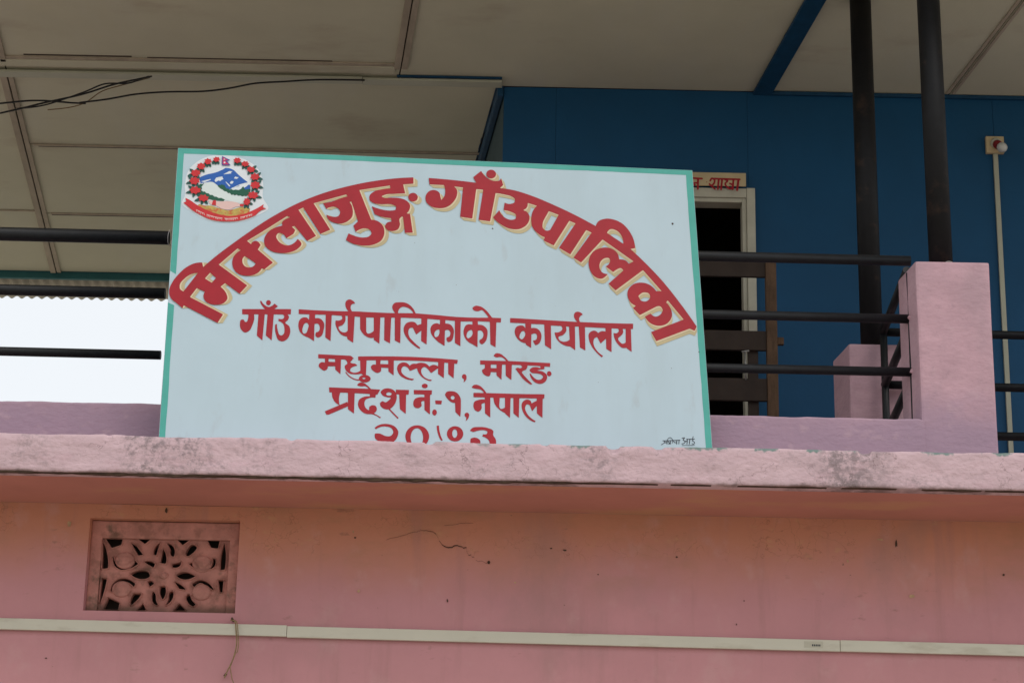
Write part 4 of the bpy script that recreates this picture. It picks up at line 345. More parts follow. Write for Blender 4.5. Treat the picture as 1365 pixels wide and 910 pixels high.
'-2921 1422 21 3 20 6 16 7 18 10 16 15 8 11 8 16 3 17 -1 13 -5 16 -8 13 -13 13 -18 12 -13 6 -33 8 -3 2 -2 4 3 299 1 13 2 4 3 2 30 3 142 8 6 -1 2 -2 4 -86 -1 -7 -5 -2 -30 3 -24 -7 -12 -7 -15 -15 -11 -16 -3 -8 3 -20 4 -16 13 -24 19 -21 23 -18 20 -13 25 -12 24 -5 12 1 15 5 29 16 15 16 7 16 2 24 -4 36 2 4 12 2 126 1 3 -2 2 -4 3 -66 2 -7 100 -76 4 3 1 23 -3 276 1 23 3 4 239 11 12 -1 57 3 143 3 212 0 225 -5 3 -6 1 -69 -1 -14 -1 -3 -3 0 -25 13 -21 9 -25 5 -24 -1 -18 -4 -18 -8 -21 -13 -18 -14 -3 -1 -31 31 -19 14 -15 9 -21 9 -18 5 -46 6 -34 -2 -24 -5 -24 -8 -36 -16 -30 3 -24 -2 -15 -4 -24 -12 -21 -20 -12 -14 -3 -1 -18 24 -16 15 -23 17 -29 10 -33 3 -28 -3 -18 -6 -14 -7 -24 -15 -24 -23 -11 -20 -7 -16 -5 -27 -3 -33 14 -50 10 -25 13 -26 25 -37 19 -19 28 -20 46 -25 45 -16 37 -9 33 -5 33 -2 27 2 8 12 6 13 -5 3 -49 5 -30 6 -30 10 -25 11 -31 18 -30 22 -27 25 -10 13 -11 19 -7 27 -2 32 3 24 9 20 16 22 18 13 18 3 15 -3 15 -7 16 -8 15 -11 21 -25 12 -19 10 -23 4 -3 132 62 9 3 3 -4 9 -36 13 -32 19 -39 30 -41 34 -35 42 -32 46 -23 42 -15 46 -8 6 3 12 17 1 6 -2 2 -54 7 -28 8 -33 15 -16 9 -24 21 -19 21 -20 29 -9 19 -7 20 -3 23 -1 23 3 20 6 17 6 10 15 18 20 14 13 4 22 -5 15 -8 19 -16 12 -13 65 -83 6 -3 6 3 125 106 4 2 2 0 2 -7 -1 -37 1 -76 2 -7 112 -81 3 2 2 6 3 313 2 17 3 3 3 1 66 -4 4 -3 1 -7 5 -232 4 -7 98 -81 6 -1 3 11 9 307 2 5 2 1 49 -3 6 4 9 67 1 14 -8 4 -103 5 -311 9 -337 3 -224 -2 -143 -5 -15 1 -48 -3 -16 1 -63 -4 -15 1 -257 -13 -15 1 -329 -20 -15 -3 -81 -4 -24 -3 -6 -3 -1 -4 3 -76 7 -3 27 1 3 -2 3 -4 12 -215 -4 -7 -18 -15 -32 -19 -36 -12 -33 -4 -18 2 -18 5 -24 10 -15 9 -5 6 -4 10 0 13 4 17 8 17 6 9 10 12 14 10 37 20 27 10 30 7 4 2 0 3 -4 7 -16 16 -18 13 -22 4 -36 1 -26 9 -14 9 -2 10 4 13 18 22 19 20 -7 10 2 3 23 12 4 3 0 4 -7 7 -53 44 -6 1 -30 0 -614 -1 -3 -2 -1 -6 3 -73 2 -6 24 -2 102 0 4 -1 2 -3 3 -76 -1 -7 -4 -2 -19 5 -27 4 -24 -6 -17 -13 -17 -20 -7 -15 -4 -16 0 -23 3 -10 7 -13 27 -28 36 -27 25 -11 18 -4 18 4 18 11 14 14 9 14 6 20 2 23 -1 10 1 4 4 1 137 7 5 -4 2 -13 2 -49 3 -10 93 -84 10 -6 2 6 -1 315 5 3 75 0 16 -11 19 -22 12 -26 4 -20 -3 -10 -5 -9 -30 -25 -10 -11 -3 -7 -2 -10 1 -20 8 -26 16 -35 19 -25 16 -14 21 -16 22 -12 24 -9 18 -4 48 -2 48 2 45 6 24 5 21 7 44 -22 -1 -4 -27 -10 -18 -11 -11 -9 -9 -10 -10 -16 -4 -14 -2 -13 1 -17 -1 -2 -6 -1 -36 3 -38 9 -31 12 -37 19 -25 16 -27 23 -26 27 -28 40 -6 4 -6 0 -4 -2 -3 -7 1 -7 20 -28 15 -20 34 -34 24 -18 35 -22 37 -18 39 -12 33 -6 27 -2 12 0 9 2 26 -20 26 -12 30 -6',
'-936 1538 25 23 16 24 9 20 5 34 -4 36 -7 18 -15 15 -9 4 -13 2 -18 -4 -15 -12 -9 -14 -5 -20 1 -20 7 -16 10 -12 21 -10 2 -3 2 -13 -2 -20 -6 -27 1 -3 2 -2',
'-2929 1497 -21 -3 -15 3 -10 8 -2 6 1 4 7 8 12 5 18 2 12 -2 11 -7 2 -10 -3 -7',
'804 1764 16 8 13 14 8 17 3 20 -4 20 -11 19 -7 6 -9 5 -18 3 -12 -4 -9 -5 -12 -11 -10 -21 -3 -20 2 -13 3 -10 6 -10 8 -10 17 -8 9 -2',
'-285 1882 -101 -3 -6 2 -1 5 -1 46 2 20 2 4 7 2 97 5 6 -1 2 -6 0 -68 -1 -4',
'-2470 1851 -6 -2 -148 -3 -3 6 3 73 6 4 142 7 4 -3 1 -6 4 -70',
'-3536 1841 -3 -1 -18 -2 -90 0 -19 2 -2 7 4 53 5 4 6 0 90 0 24 -2 3 -8 2 -46',
],
'line_four': [
'497 736 5 4 14 20 0 4 -1 3 -33 17 -26 16 -43 34 -22 21 -25 29 -24 38 -22 45 -8 23 -6 22 -2 26 6 30 10 24 7 11 7 9 8 5 9 3 9 -1 18 -5 16 -9 6 -5 2 -4 41 -113 2 -5 3 -2 9 9 79 103 4 2 2 -2 2 -8 0 -98 1 -50 2 -6 90 -74 14 -11 3 0 3 5 5 369 1 40 2 6 3 1 18 1 7 3 7 77 0 10 -2 3 -6 2 -36 -2 -12 0 -235 -10 -15 0 -76 -4 -13 1 -70 -3 -15 0 -198 -7 -12 1 -218 -6 -264 -5 -7 3 -21 34 -27 36 -40 44 -31 26 -30 16 -25 8 -27 5 -34 -2 -18 -7 -9 -7 -12 -12 -16 -24 -3 -10 2 -7 6 -5 9 -5 18 -4 79 -11 36 -3 28 -7 15 -9 15 -13 16 -17 17 -25 1 -4 -3 -2 -6 -1 -94 -2 -54 -3 -13 1 -36 -3 -3 -7 1 -80 2 -6 20 -2 196 7 6 -1 4 -5 1 -33 -1 -4 -3 -2 -21 1 -40 -2 -54 -12 -54 -23 -22 -12 -14 -15 -7 -12 -7 -16 -3 -17 -2 -20 0 -26 4 -29 7 -23 8 -19 8 -12 12 -12 27 -17 15 -5 15 -3 12 4 9 4 12 10 18 21 10 14 8 17 3 16 0 16 -5 46 2 14 4 10 7 7 18 10 18 6 15 1 2 -2 2 -6 3 -197 2 -19 5 -6 31 -26 61 -49 6 -3 3 8 -4 416 1 7 2 2 18 2 37 1 4 -2 2 -6 6 -56 12 -49 19 -43 15 -24 17 -22 32 -35 43 -37 37 -24 51 -26 6 -10 12 -14 67 -63 15 -12 3 5 2 23 9 379 3 24 6 2 42 3 5 -3 1 -4 2 -328 24 -23 73 -63 9 -6 3 2 1 7 8 395 3 23 5 3 42 3 16 -1 70 4 12 -1 70 3 12 0 73 3 46 1 3 -2 1 -4 0 -40 -3 -7 -59 -33 -40 -28 -4 3 -7 29 -10 20 -9 10 -15 10 -25 7 -18 2 -21 -3 -18 -8 -31 -22 -11 -11 -11 -13 -10 -18 -8 -20 -8 -36 0 -14 5 -42 7 -32 9 -33 22 -51 15 -27 21 -31 17 -22 28 -28 38 -30 32 -20 24 -12 25 -10',
'-882 694 12 11 18 20 13 21 10 23 8 37 2 22 -3 13 -5 10 -12 13 -12 6 -9 2 -18 -2 -18 -11 -11 -15 -5 -20 2 -17 5 -13 10 -11 15 -10 3 -7 0 -29 -4 -19 -7 -24 3 -1',
'-2236 672 4 4 2 7 0 7 -4 6 -124 127 -36 40 -7 10 1 3 31 28 29 35 24 36 17 37 14 47 8 49 1 30 -2 23 -7 29 1 6 16 3 32 0 5 -3 1 -3 22 -303 3 -14 5 -6 104 -83 3 -2 3 1 1 5 1 56 -3 347 3 6 3 2 39 2 5 6 7 92 -6 3 -21 0 -48 -2 -12 1 -45 -2 -126 -3 -4 -1 -2 -4 1 -52 -3 -8 -22 33 -15 16 -31 18 -33 12 -39 6 -33 0 -45 -9 -24 -11 -14 -9 -18 -17 -15 -17 -13 -24 0 -7 8 -19 20 -32 12 -14 13 -9 30 -14 63 -13 52 -2 9 -4 1 -6 -7 -16 -23 -27 -41 -40 -20 -14 -12 -4 -9 1 -37 18 -12 2 -15 -4 -20 -15 -12 -14 -5 -16 3 -26 9 -26 11 -18 19 -19 21 -14 21 -11 21 -7 27 -4 39 2 6 -1 77 -84 99 -99 8 -5',
'-2598 664 6 3 12 11 0 3 -2 3 -128 72 -10 6 -2 3 2 3 23 14 13 14 9 17 7 23 2 20 -3 22 -7 20 -14 22 -8 6 -12 6 -27 4 -12 0 -18 -4 -22 -11 -13 -11 -14 -17 -3 -10 -1 -13 2 -16 0 -23 -5 -6 -9 1 -18 9 -18 13 -18 19 -12 19 -10 22 -6 22 -3 17 -1 26 5 36 8 23 5 10 7 8 23 18 38 18 36 12 30 5 18 1 44 -2 4 6 4 60 5 3 24 1 5 4 48 98 0 6 -17 3 -156 3 -12 3 -56 58 -56 47 -27 15 -30 7 -18 2 -24 -1 -12 -3 -21 -11 -19 -22 -9 -13 -1 -10 4 -8 9 -6 18 -6 45 -6 27 2 36 8 12 1 12 -3 25 -11 18 -14 20 -21 0 -3 -4 -3 -748 -10 -30 -1 -4 -2 -1 -3 10 -98 2 -3 3 -2 42 2 4 -1 2 -3 0 -33 9 -52 10 -32 21 -44 20 -32 23 -25 23 -18 45 -26 2 -4 -11 -8 -261 -137 -2 -3 1 -7 19 -50 5 -8 9 -3 32 -1 12 2 367 197 3 -1 2 -5 2 -52 3 -6 112 -79 6 -2 2 6 -2 431 2 3 3 1 21 0 204 -2 65 -1 7 -2 2 -6 1 -39 -5 -4 -54 -1 -26 -5 -30 -9 -36 -18 -17 -12 -17 -13 -18 -18 -12 -17 -8 -20 -6 -30 -3 -39 3 -23 4 -19 6 -19 11 -22 25 -38 25 -27 21 -17 36 -22 37 -13 27 -6 77 4 21 -3 24 -6 30 -10 28 -13 24 -13 42 -30',
'-1001 780 3 6 6 56 4 92 -2 203 -6 39 -9 26 -11 23 -22 34 -26 29 -17 12 -27 14 -18 5 -28 5 -36 2 -30 -2 -18 -3 -12 -3 -18 -8 -14 -10 -10 -14 -12 -22 -6 -15 -1 -14 11 -22 16 -28 25 -33 21 -24 34 -29 18 -11 24 -10 28 -5 24 -2 3 -2 3 -26 4 -115 3 -52 90 -93',
'-1500 782 15 11 9 14 7 20 1 26 -5 23 -11 19 -9 7 -9 5 -15 2 -9 -3 -9 -5 -9 -9 -7 -10 -8 -24 0 -29 7 -23 7 -11 8 -7 9 -6 8 -3 12 0',
'-1608 798 2 2 1 7 -5 383 1 30 2 5 3 3 21 2 4 4 5 76 -2 12 -6 2 -45 -2 -13 1 -105 -5 -15 0 -105 -5 -15 1 -52 -3 -6 -2 -1 -5 1 -20 4 -59 2 -6 3 -1 195 6 6 -2 2 -2 2 -7 0 -43 -2 -7 -58 2 -24 -3 -30 -6 -32 -12 -21 -10 -15 -11 -12 -13 -9 -16 -8 -20 -6 -23 -3 -23 0 -23 3 -17 7 -25 7 -13 10 -12 10 -6 11 -7 22 -6 12 -1 18 0 14 5 15 8 15 11 13 12 8 11 5 13 0 16 -10 39 -2 13 1 10 3 6 8 7 16 9 18 4 15 0 3 -6 5 -187 5 -6 89 -75 12 -9',
'-173 990 -17 2 -10 10 -10 19 -7 36 0 19 10 152 1 4 4 2 94 3 6 -3 0 -6 1 -201 -5 -7 -28 -17 -18 -8',
'-3399 908 -5 -2 -5 5 -8 35 -7 49 -2 49 3 42 5 32 9 44 3 10 6 4 24 1 90 2 32 -2 2 -6 8 -199 -1 -26 -3 4 -7 28 -3 2 -3 0',
'-1387 1027 5 4 2 10 10 60 -1 6 -5 1 -88 -1 -38 -1 -4 -3 7 -71 4 -6',
'-1144 1142 -16 -2 -14 4 -11 9 -9 16 -1 20 4 13 9 12 15 10 18 2 12 -5 13 -12 6 -13 1 -16 -5 -17 -10 -14',
'-2415 1163 -29 -3 -16 3 -12 5 -9 8 -6 10 -2 12 3 10 8 11 10 8 24 8 12 1 15 -2 22 -8 9 -8 4 -7 3 -10 -1 -10 -6 -10 -8 -7',
'-1710 1362 12 3 12 7 12 10 6 9 4 10 2 13 -1 10 -4 10 -7 9 -11 10 -9 4 -15 4 -12 1 -9 -1 -15 -4 -15 -8 -14 -14 -6 -14 -1 -20 4 -13 14 -16 14 -8 21 -4',
],
'line_five': [
'-1778 79 24 10 26 15 21 14 14 12 30 32 17 25 11 22 15 43 5 22 3 30 0 28 -2 16 -5 26 -7 22 -16 35 -26 38 -32 31 -25 16 -21 12 -21 8 -27 8 -48 5 -42 -4 -47 -14 -30 -15 -17 -11 -33 -28 -30 -37 -22 -40 -14 -43 -4 -23 -3 -26 3 -41 11 -45 11 -28 8 -14 13 -21 15 -17 27 -26 18 -13 21 -12 31 -13 23 -6',
'-1846 79 -24 2 -24 9 -16 12 -22 24 -18 28 -13 32 -8 32 -6 38 -1 38 3 33 5 29 6 20 11 30 15 26 12 16 11 12 12 10 15 8 20 6 24 1 24 -8 11 -6 17 -13 15 -18 19 -31 13 -31 10 -42 4 -32 1 -36 -6 -48 -10 -40 -15 -32 -15 -24 -23 -24 -21 -14',
'-645 165 33 12 16 17 4 6 5 23 -1 35 -6 26 -10 15 -18 17 -28 14 -21 8 -24 4 -21 -1 -21 -5 -29 -11 -15 -9 -3 -6 -4 -26 -2 -20 1 -29 5 -32 8 -15 20 -16 36 -10 36 -2',
'-286 188 4 2 2 6 6 46 0 36 -7 41 -11 26 -28 40 -11 19 -5 16 -1 10 7 46 0 19 -10 19 -20 18 -21 10 -43 14 -60 15 -24 4 -48 3 -126 -8 -33 -6 -21 -8 -12 -7 -12 -9 -17 -19 -17 -27 -3 -6 5 -6 57 -22 69 26 63 17 36 7 39 2 27 -5 21 -6 15 -6 11 -9 3 -10 -1 -20 -6 -18 -10 -8 -18 -7 -18 -3 -26 2 -6 -1 -4 -5 -11 -36 1 -6 38 -11 27 -12 33 -23 25 -26 13 -22 9 -32 1 -38 -3 -23 2 -3 6 -2',
'-2430 127 27 1 23 5 27 10 11 6 21 15 25 24 22 27 17 27 19 46 9 36 4 29 0 26 -3 19 -8 22 -12 22 -14 19 -16 19 -32 26 -18 10 -18 9 -27 9 -51 9 -48 3 -36 -2 -47 -8 -27 -8 -32 -14 -29 -17 -21 -15 -22 -20 -10 -10 0 -4 4 -6 18 -20 4 -1 40 29 27 15 17 8 24 8 26 6 45 4 45 -4 33 -7 18 -6 15 -6 12 -7 12 -11 10 -13 10 -19 6 -19 4 -22 -2 -20 -12 -26 -14 -20 -19 -17 -17 -9 -26 -4 -21 0 -27 2 -21 4 -21 8 -60 29 -33 8 -18 1 -48 -3 -17 -3 -6 -4 -1 -3 -3 -26 1 -20 3 -19 4 -19 4 -10 10 -15 22 -20 21 -14 27 -12 60 -22 60 -13 35 -4',
'-1083 240 12 1 21 5 30 13 25 18 24 23 20 31 12 29 7 33 -1 33 -5 28 -14 32 -14 22 -17 19 -26 19 -25 11 -30 8 -36 3 -30 -6 -26 -8 -30 -18 -24 -20 -18 -21 -18 -34 -8 -23 -3 -16 -2 -16 1 -20 5 -32 10 -28 19 -29 21 -22 21 -15 33 -14 36 -7 18 -1',
'-1340 249 0 4 -17 34 -22 54 -15 51 -9 35 -9 49 -10 86 -4 2 -36 -6 -4 -4 0 -7 4 -45 7 -45 11 -51 21 -64 15 -38 16 -31 15 -25 4 -3 6 0 21 1',
'-1093 317 -9 -2 -12 3 -9 5 -9 9 -12 24 -5 13 -3 23 -1 26 2 16 5 20 5 13 7 12 10 11 10 7 9 2 9 -1 10 -4 15 -14 6 -10 6 -15 6 -29 1 -36 -8 -32 -12 -24 -9 -10',
],
'signature': [
'3514 381 42 4 129 6 52 5 7 3 0 3 -6 3 -249 -15 -6 -4 -1 -3 4 -3',
'3064 371 28 17 31 27 9 4 31 5 5 -2 2 -6 0 -23 4 -5 6 2 4 10 2 59 3 6 3 1 5 -3 -1 -19 4 -10 9 -7 20 -5 -1 -3 -3 -3 -18 -14 -3 -7 4 -4 6 1 22 14 6 -13 6 -1 3 3 1 5 2 66 2 4 3 2 22 2 6 -3 -1 -20 -9 -33 2 -4 3 -1 3 1 8 21 5 33 4 7 3 0 2 -3 6 -19 9 -13 16 -7 27 -1 3 -2 2 -4 -1 -23 2 -3 5 -2 4 2 2 7 3 72 2 3 4 2 25 3 3 -3 0 -3 -7 -66 2 -6 5 -3 3 2 3 4 9 73 3 4 13 3 3 4 0 3 -2 3 -4 1 -13 0 -110 -12 -22 -1 -4 4 -4 13 -6 12 -12 13 -9 7 -12 6 -9 1 -12 -2 -16 -7 -18 -15 -8 -13 -9 -27 -34 -7 -52 -2 -9 -4 -2 -5 2 -4 15 -1 17 -6 8 -7 1 -6 -5 -8 -30 -26 -39 -27 -3 -5 3 -4 3 -1',
'3634 413 6 4 3 10 11 89 2 3 6 4 31 3 9 -1 0 -4 -13 -17 -2 -6 1 -7 10 -7 24 -8 8 -10 6 -12 -3 -10 -13 -10 -6 -2 -9 1 -18 10 -3 -1 -3 -4 3 -6 18 -12 15 -1 6 2 9 5 10 9 4 7 2 10 -1 10 -11 18 -11 10 -18 5 -5 3 0 4 5 6 16 14 10 6 12 1 5 5 -1 6 -4 2 -30 -2 -5 2 0 6 14 40 -2 6 -6 2 -4 -5 -13 -37 -3 -12 -3 -3 -83 -6 -12 1 -22 -4 -4 -5 0 -4 4 -2 9 -1 3 -6 -3 -20 -4 -2 -9 -2 -18 -2 -31 15 -4 5 1 6 26 31 2 10 -4 5 -10 2 -18 -3 -28 -9 -6 -5 -1 -7 7 -3 28 9 7 0 0 -4 -18 -24 -3 -12 3 -6 6 -6 21 -10 10 -12 0 -4 -8 -13 -13 -13 -15 -8 -28 -4 -4 -4 1 -7 6 -3 15 1 18 5 13 6 6 5 13 14 15 29 17 3 3 -1 1 -4 -5 -53 5 -7 6 2 3 4 2 5 11 95 6 4 21 1 6 -2 1 -4 -12 -92 2 -7',
'3363 445 -19 0 -15 7 -7 11 -2 10 2 3 14 4 33 2 2 -7 -1 -23 -2 -4',
'3237 439 -13 -2 -12 4 -3 3 -1 6 2 10 3 7 6 2 16 1 3 -2 2 -6 0 -16',
'3153 435 -8 -1 -3 3 1 10 -5 10 0 3 29 4 3 -2 2 -4 -1 -12 -1 -6 -4 -3',
'3278 487 -28 -1 -12 -3 -37 -3 -6 2 0 4 7 20 10 14 18 11 16 3 9 -1 6 -3 9 -7 9 -10 5 -9 2 -10 -2 -6',
],
'door_text': [
'5787 20540 11 9 6 13 36 269 2 5 4 2 16 6 8 8 2 9 -3 17 -11 9 -16 3 -493 4 -145 3 -39 -3 -39 10 -19 -8 -17 -14 -20 -30 -11 -27 -4 -15 2 -9 9 -12 12 -3 12 4 8 8 17 38 7 10 8 5 8 -1 11 -6 19 -19 2 -9 0 -16 -9 -34 -8 -17 -12 -17 -20 -20 -12 -8 -8 1 -10 9 -17 25 -8 5 -8 2 -8 -1 -9 -7 -5 -8 -1 -13 9 -21 22 -26 15 -12 23 -10 82 -84 8 -4 7 -1 8 2 9 9 3 12 -2 9 -67 70 -4 8 2 4 32 35 11 16 12 26 7 21 5 29 0 22 -3 16 2 6 8 3 39 -1 7 -3 2 -8 -22 -252 3 -13 5 -8 10 -5 8 -2 15 6 9 15 21 244 3 21 9 4 20 0 7 -3 -2 -38 -26 -232 4 -12 6 -8 16 -6 7 1 9 5 6 9 3 8 28 261 4 12 4 2 27 -2 16 -17 31 -8 5 -2 2 -4 -3 -5 -35 -35 -10 -16 -2 -8 -1 -30 3 -12 11 -25 22 -33 37 -38 39 -29 8 -2 19 3 24 -3 19 6 13 -18 7 -4 7 -2 8 1 8 4 8 9 4 10 21 236 3 16 3 3 7 2 59 -1 4 -4 1 -6 -33 -249 -1 -17 3 -12 7 -8 12 -6',
'4764 20550 10 10 6 17 8 261 5 4 4 0 67 -2 7 1 8 5 6 6 3 9 0 12 -8 12 -12 5 -227 9 -24 -1 -10 -10 -5 -12 3 -14 12 -11 12 -2 90 -3 11 -2 5 -4 1 -33 -2 -29 -3 -9 -5 -2 -74 -2 -12 -5 -9 -14 3 -21 -12 -17 -3 -13 4 -12 9 -9 31 -16 15 0 8 4 6 6 5 16 -1 9 -5 8 -16 12 -1 5 9 2 35 0 11 -1 3 -9 -2 -142 6 -13 8 -6 8 -1',
'5615 20629 -11 -5 -9 4 -21 16 -28 27 -8 2 -11 -3 -7 3 -18 25 -11 24 0 13 3 9 41 38 14 17 5 21 -5 17 3 4 98 0 5 -1 2 -5 -6 -75 -4 -13 -6 -1 -31 17 -20 6 -12 -3 -7 -6 -3 -6 0 -13 6 -11 43 -22 16 -12 6 -8 1 -8 -3 -13 -10 -21',
'4984 20758 11 4 4 9 -3 9 -8 5 -9 -2 -6 -9 1 -8 2 -4',
],
'e_white': [
'-5732 4881 30 2 58 9 67 15 57 18 33 13 72 34 83 50 72 47 80 57 68 44 32 25 22 22 13 26 1 7 -1 32 -15 35 -88 132 -21 49 -9 52 -1 18 -1 46 4 97 0 57 -6 61 -20 99 -14 56 -22 67 -12 28 -16 31 -12 21 -26 38 -26 31 -28 28 -23 21 -39 31 -84 57 -51 29 -67 27 -35 12 -51 14 -82 17 -72 10 -94 5 -99 -5 -46 -7 -31 1 -50 -1 -62 -8 -64 -16 -54 -19 -66 -32 -36 -22 -30 -20 -30 -22 -44 -37 -34 -34 -47 -51 -34 -45 -25 -40 -22 -43 -22 -59 -13 -55 -10 -58 -6 -61 -5 -71 -1 -72 3 -46 16 -112 1 -43 -3 -35 -7 -33 -28 -73 -12 -39 -1 -25 13 -42 34 -40 41 -32 102 -62 141 -91 57 -33 54 -28 50 -22 57 -19 59 -15 28 -5 37 -5 74 -6 61 -1 134 3 132 8',
],
'e_blue': [
'-5564 5656 113 19 6 3 1 8 -3 54 -2 35 -2 5 -15 3 -22 -3 -33 -38 -29 -25 -38 -23 -62 -29 -2 -3 13 -3',
'-5876 5642 24 11 26 18 4 4 0 3 -4 8 0 3 30 7 72 47 62 37 67 29 39 13 48 14 5 3 -5 7 -103 82 -75 65 -38 36 -34 37 -37 36 -26 17 -38 17 -29 9 -24 5 -35 3 -25 0 -71 -51 -78 -47 -54 -26 -48 -18 -109 -35 -54 -22 -66 -36 -44 -31 -8 -8 1 -7 33 -112 4 -7 3 -2 173 47 37 5 28 -3 21 -8 16 -10 69 -54 19 -12 32 -16 152 -56 19 -4',
'-5723 5717 31 13 20 12 10 8 -4 2 -6 -1 -21 -9 -33 -21 -1 -4',
'-5870 5714 -4 0 -5 4 -75 91 -7 11 3 2 6 1 10 -2 86 -84 2 -7',
'-5832 5782 -22 2 -12 6 -1 7 2 11 8 22 9 12 12 6 16 2 18 -4 5 -5 2 -7 -1 -11 -7 -18 -13 -19 -6 -3',
'-6383 5780 -7 -2 -63 14 -7 4 3 4 181 66 6 0 7 -10 1 -6 -3 -3',
'-6153 5806 -5 -3 -6 3 -19 27 -3 7 26 62 5 4 55 21 64 15 6 -2 12 -35 12 -17 1 -4 -1 -4 -38 -19 -20 -28 -6 -1 -31 10 -7 0',
'-5731 5906 -6 -1 -47 6 -5 2 -1 4 20 33 8 10 6 -1 29 -10 31 0 2 -1 0 -3 -3 -4',
'-5980 6000 -29 -5 -2 3 4 4 108 78 18 3 41 -1 13 -3 -1 -3 -4 -4 -27 -20 -1 -4 0 -3 9 -14 -1 -4',
],
'e_green': [
'-5976 5358 17 20 9 15 0 3 -4 4 -72 32 -7 0 -45 -10 -6 2 -39 30 -34 -5 -6 1 -41 36 -8 4 -42 -7 -7 5 -27 36 -6 0 -34 -7 -4 3 -35 38 -6 2 -25 -6 -6 1 -41 28 -3 4 1 7 17 22 3 8 -15 38 -1 7 46 78 3 7 -1 3 -39 -26 -28 5 -6 -1 -49 -44 -5 -6 10 -49 32 -133 19 -17 94 -72 7 -3 21 -6 147 -35 118 -10',
'-5592 5497 36 19 37 -8 6 2 77 60 2 6 1 54 -1 50 -2 6 -6 1 -37 -9 -55 -18 -32 25 -16 42 -2 3 -4 2 -20 -20 -26 -46 -9 -8 -41 -18 -53 9 -46 -15 -6 -1 -38 18 -6 0 -33 -13 -7 3 -13 16 -6 5 -35 -5 -26 32 -25 51 -6 4 -24 -7 -23 16 -6 1 -26 -24 -7 1 -10 9 -6 1 -28 -29 0 -3 4 -7 58 -54 41 -18 43 -37 37 -3 6 -2 39 -35 6 0 21 7 7 -1 30 -39 6 -5 33 17 7 -2 22 -18 6 -2 27 20 6 2 35 -22 6 0 31 8 6 1 37 -21',
],
'e_field': [
'-5561 5319 3 1 3 6 -1 164 -2 6 -7 0 -15 -2 -62 -4 -37 1 -31 4 -34 7 -57 20 -41 22 -109 65 -154 100 -85 63 -28 16 -28 6 -34 0 -31 -6 -33 -14 -30 -21 -26 -27 -22 -34 -8 -22 -6 -22 -2 -32 3 -18 10 -17 14 -13 19 -10 143 -65 265 -92 56 -17 81 -17 159 -23',
],
'e_gold': [
'-5795 5018 36 4 64 12 91 21 82 26 87 34 4 7 12 97 -4 4 -6 2 -41 12 -31 6 -46 4 -40 -2 -19 -3 -36 -12 -177 -74 -24 -7 -27 -4 -38 3 -34 6 -115 32 -113 36 -44 11 -37 3 -79 -6 -25 0 -53 8 -62 17 -3 -1 -3 -6 -12 -57 1 -7 3 -3 49 -37 45 -29 45 -24 37 -17 47 -18 78 -22 37 -9 50 -9 96 -8 73 -1 119 8',
],
'e_hand': [
'-5881 5160 37 5 27 9 21 12 47 34 24 11 24 9 39 10 19 4 40 2 6 2 0 6 -2 3 -23 30 -38 31 -41 16 -40 8 -53 5 -114 3 -58 -6 -74 -12 -61 -4 -77 6 -93 17 -3 0 -3 -3 4 -26 12 -34 10 -18 20 -16 22 -9 75 -13 27 -8 83 -45 38 -15 53 -12 37 -3',
],
'e_ribbon': [
'-5766 4893 51 7 64 13 45 12 73 24 75 31 56 27 57 31 42 25 6 5 37 52 29 32 24 21 20 16 33 20 18 9 48 19 1 3 -7 4 -60 16 -4 4 12 61 -2 6 -6 -3 -77 -63 -80 -58 -63 -39 -56 -32 -45 -24 -48 -22 -42 -17 -48 -16 -97 -25 -79 -12 -67 -4 -28 -1 -74 7 -38 6 -43 10 -119 33 -113 41 -97 43 -124 66 -42 26 -97 70 -35 22 -38 19 -38 15 -9 2 -2 -4 20 -62 1 -11 -4 -4 -45 -24 -3 -3 3 -7 199 -168 96 -56 146 -75 78 -34 56 -19 47 -11 59 -9 74 -6 82 -2 129 6',
'-5564 5260 4 6 12 43 0 4 -1 3 -70 -8 -12 -3 -3 -3 0 -6 8 -31 4 -8 6 -2 46 3',
'-6123 5246 3 8 -6 102 -2 7 -5 2 -15 -2 -37 -7 -4 -8 -16 -86 0 -7 2 -3 16 -2',
],
'e_ribbontext': [
'-5832 4904 3 6 -2 32 3 7 9 3 4 -2 3 -32 1 -4 3 -1 4 1 0 4 -1 29 1 5 6 4 9 -1 3 -7 1 -25 2 -4 3 -3 3 2 3 6 -1 32 5 3 6 0 3 -6 3 -28 2 -3 3 -1 5 5 0 3 -2 25 1 7 6 3 6 -2 -1 -8 -8 -25 5 -5 3 0 4 6 10 32 2 5 9 3 5 -3 4 -31 3 -6 3 -1 4 7 -1 32 3 6 13 2 4 -3 13 -21 3 -2 4 3 -1 7 -8 17 7 7 1 4 -3 3 -6 1 -67 -14 -109 -18 -37 -2 -12 2 -9 -1 -19 2 -12 -1 -3 -4 1 -4 12 -6 14 -30 4 -4 3 0 3 4 -9 28 3 3 9 -3 11 -24 2 -13 2 -3 4 0 3 3 9 36 6 4 13 1 3 -7 2 -32 4 -5',
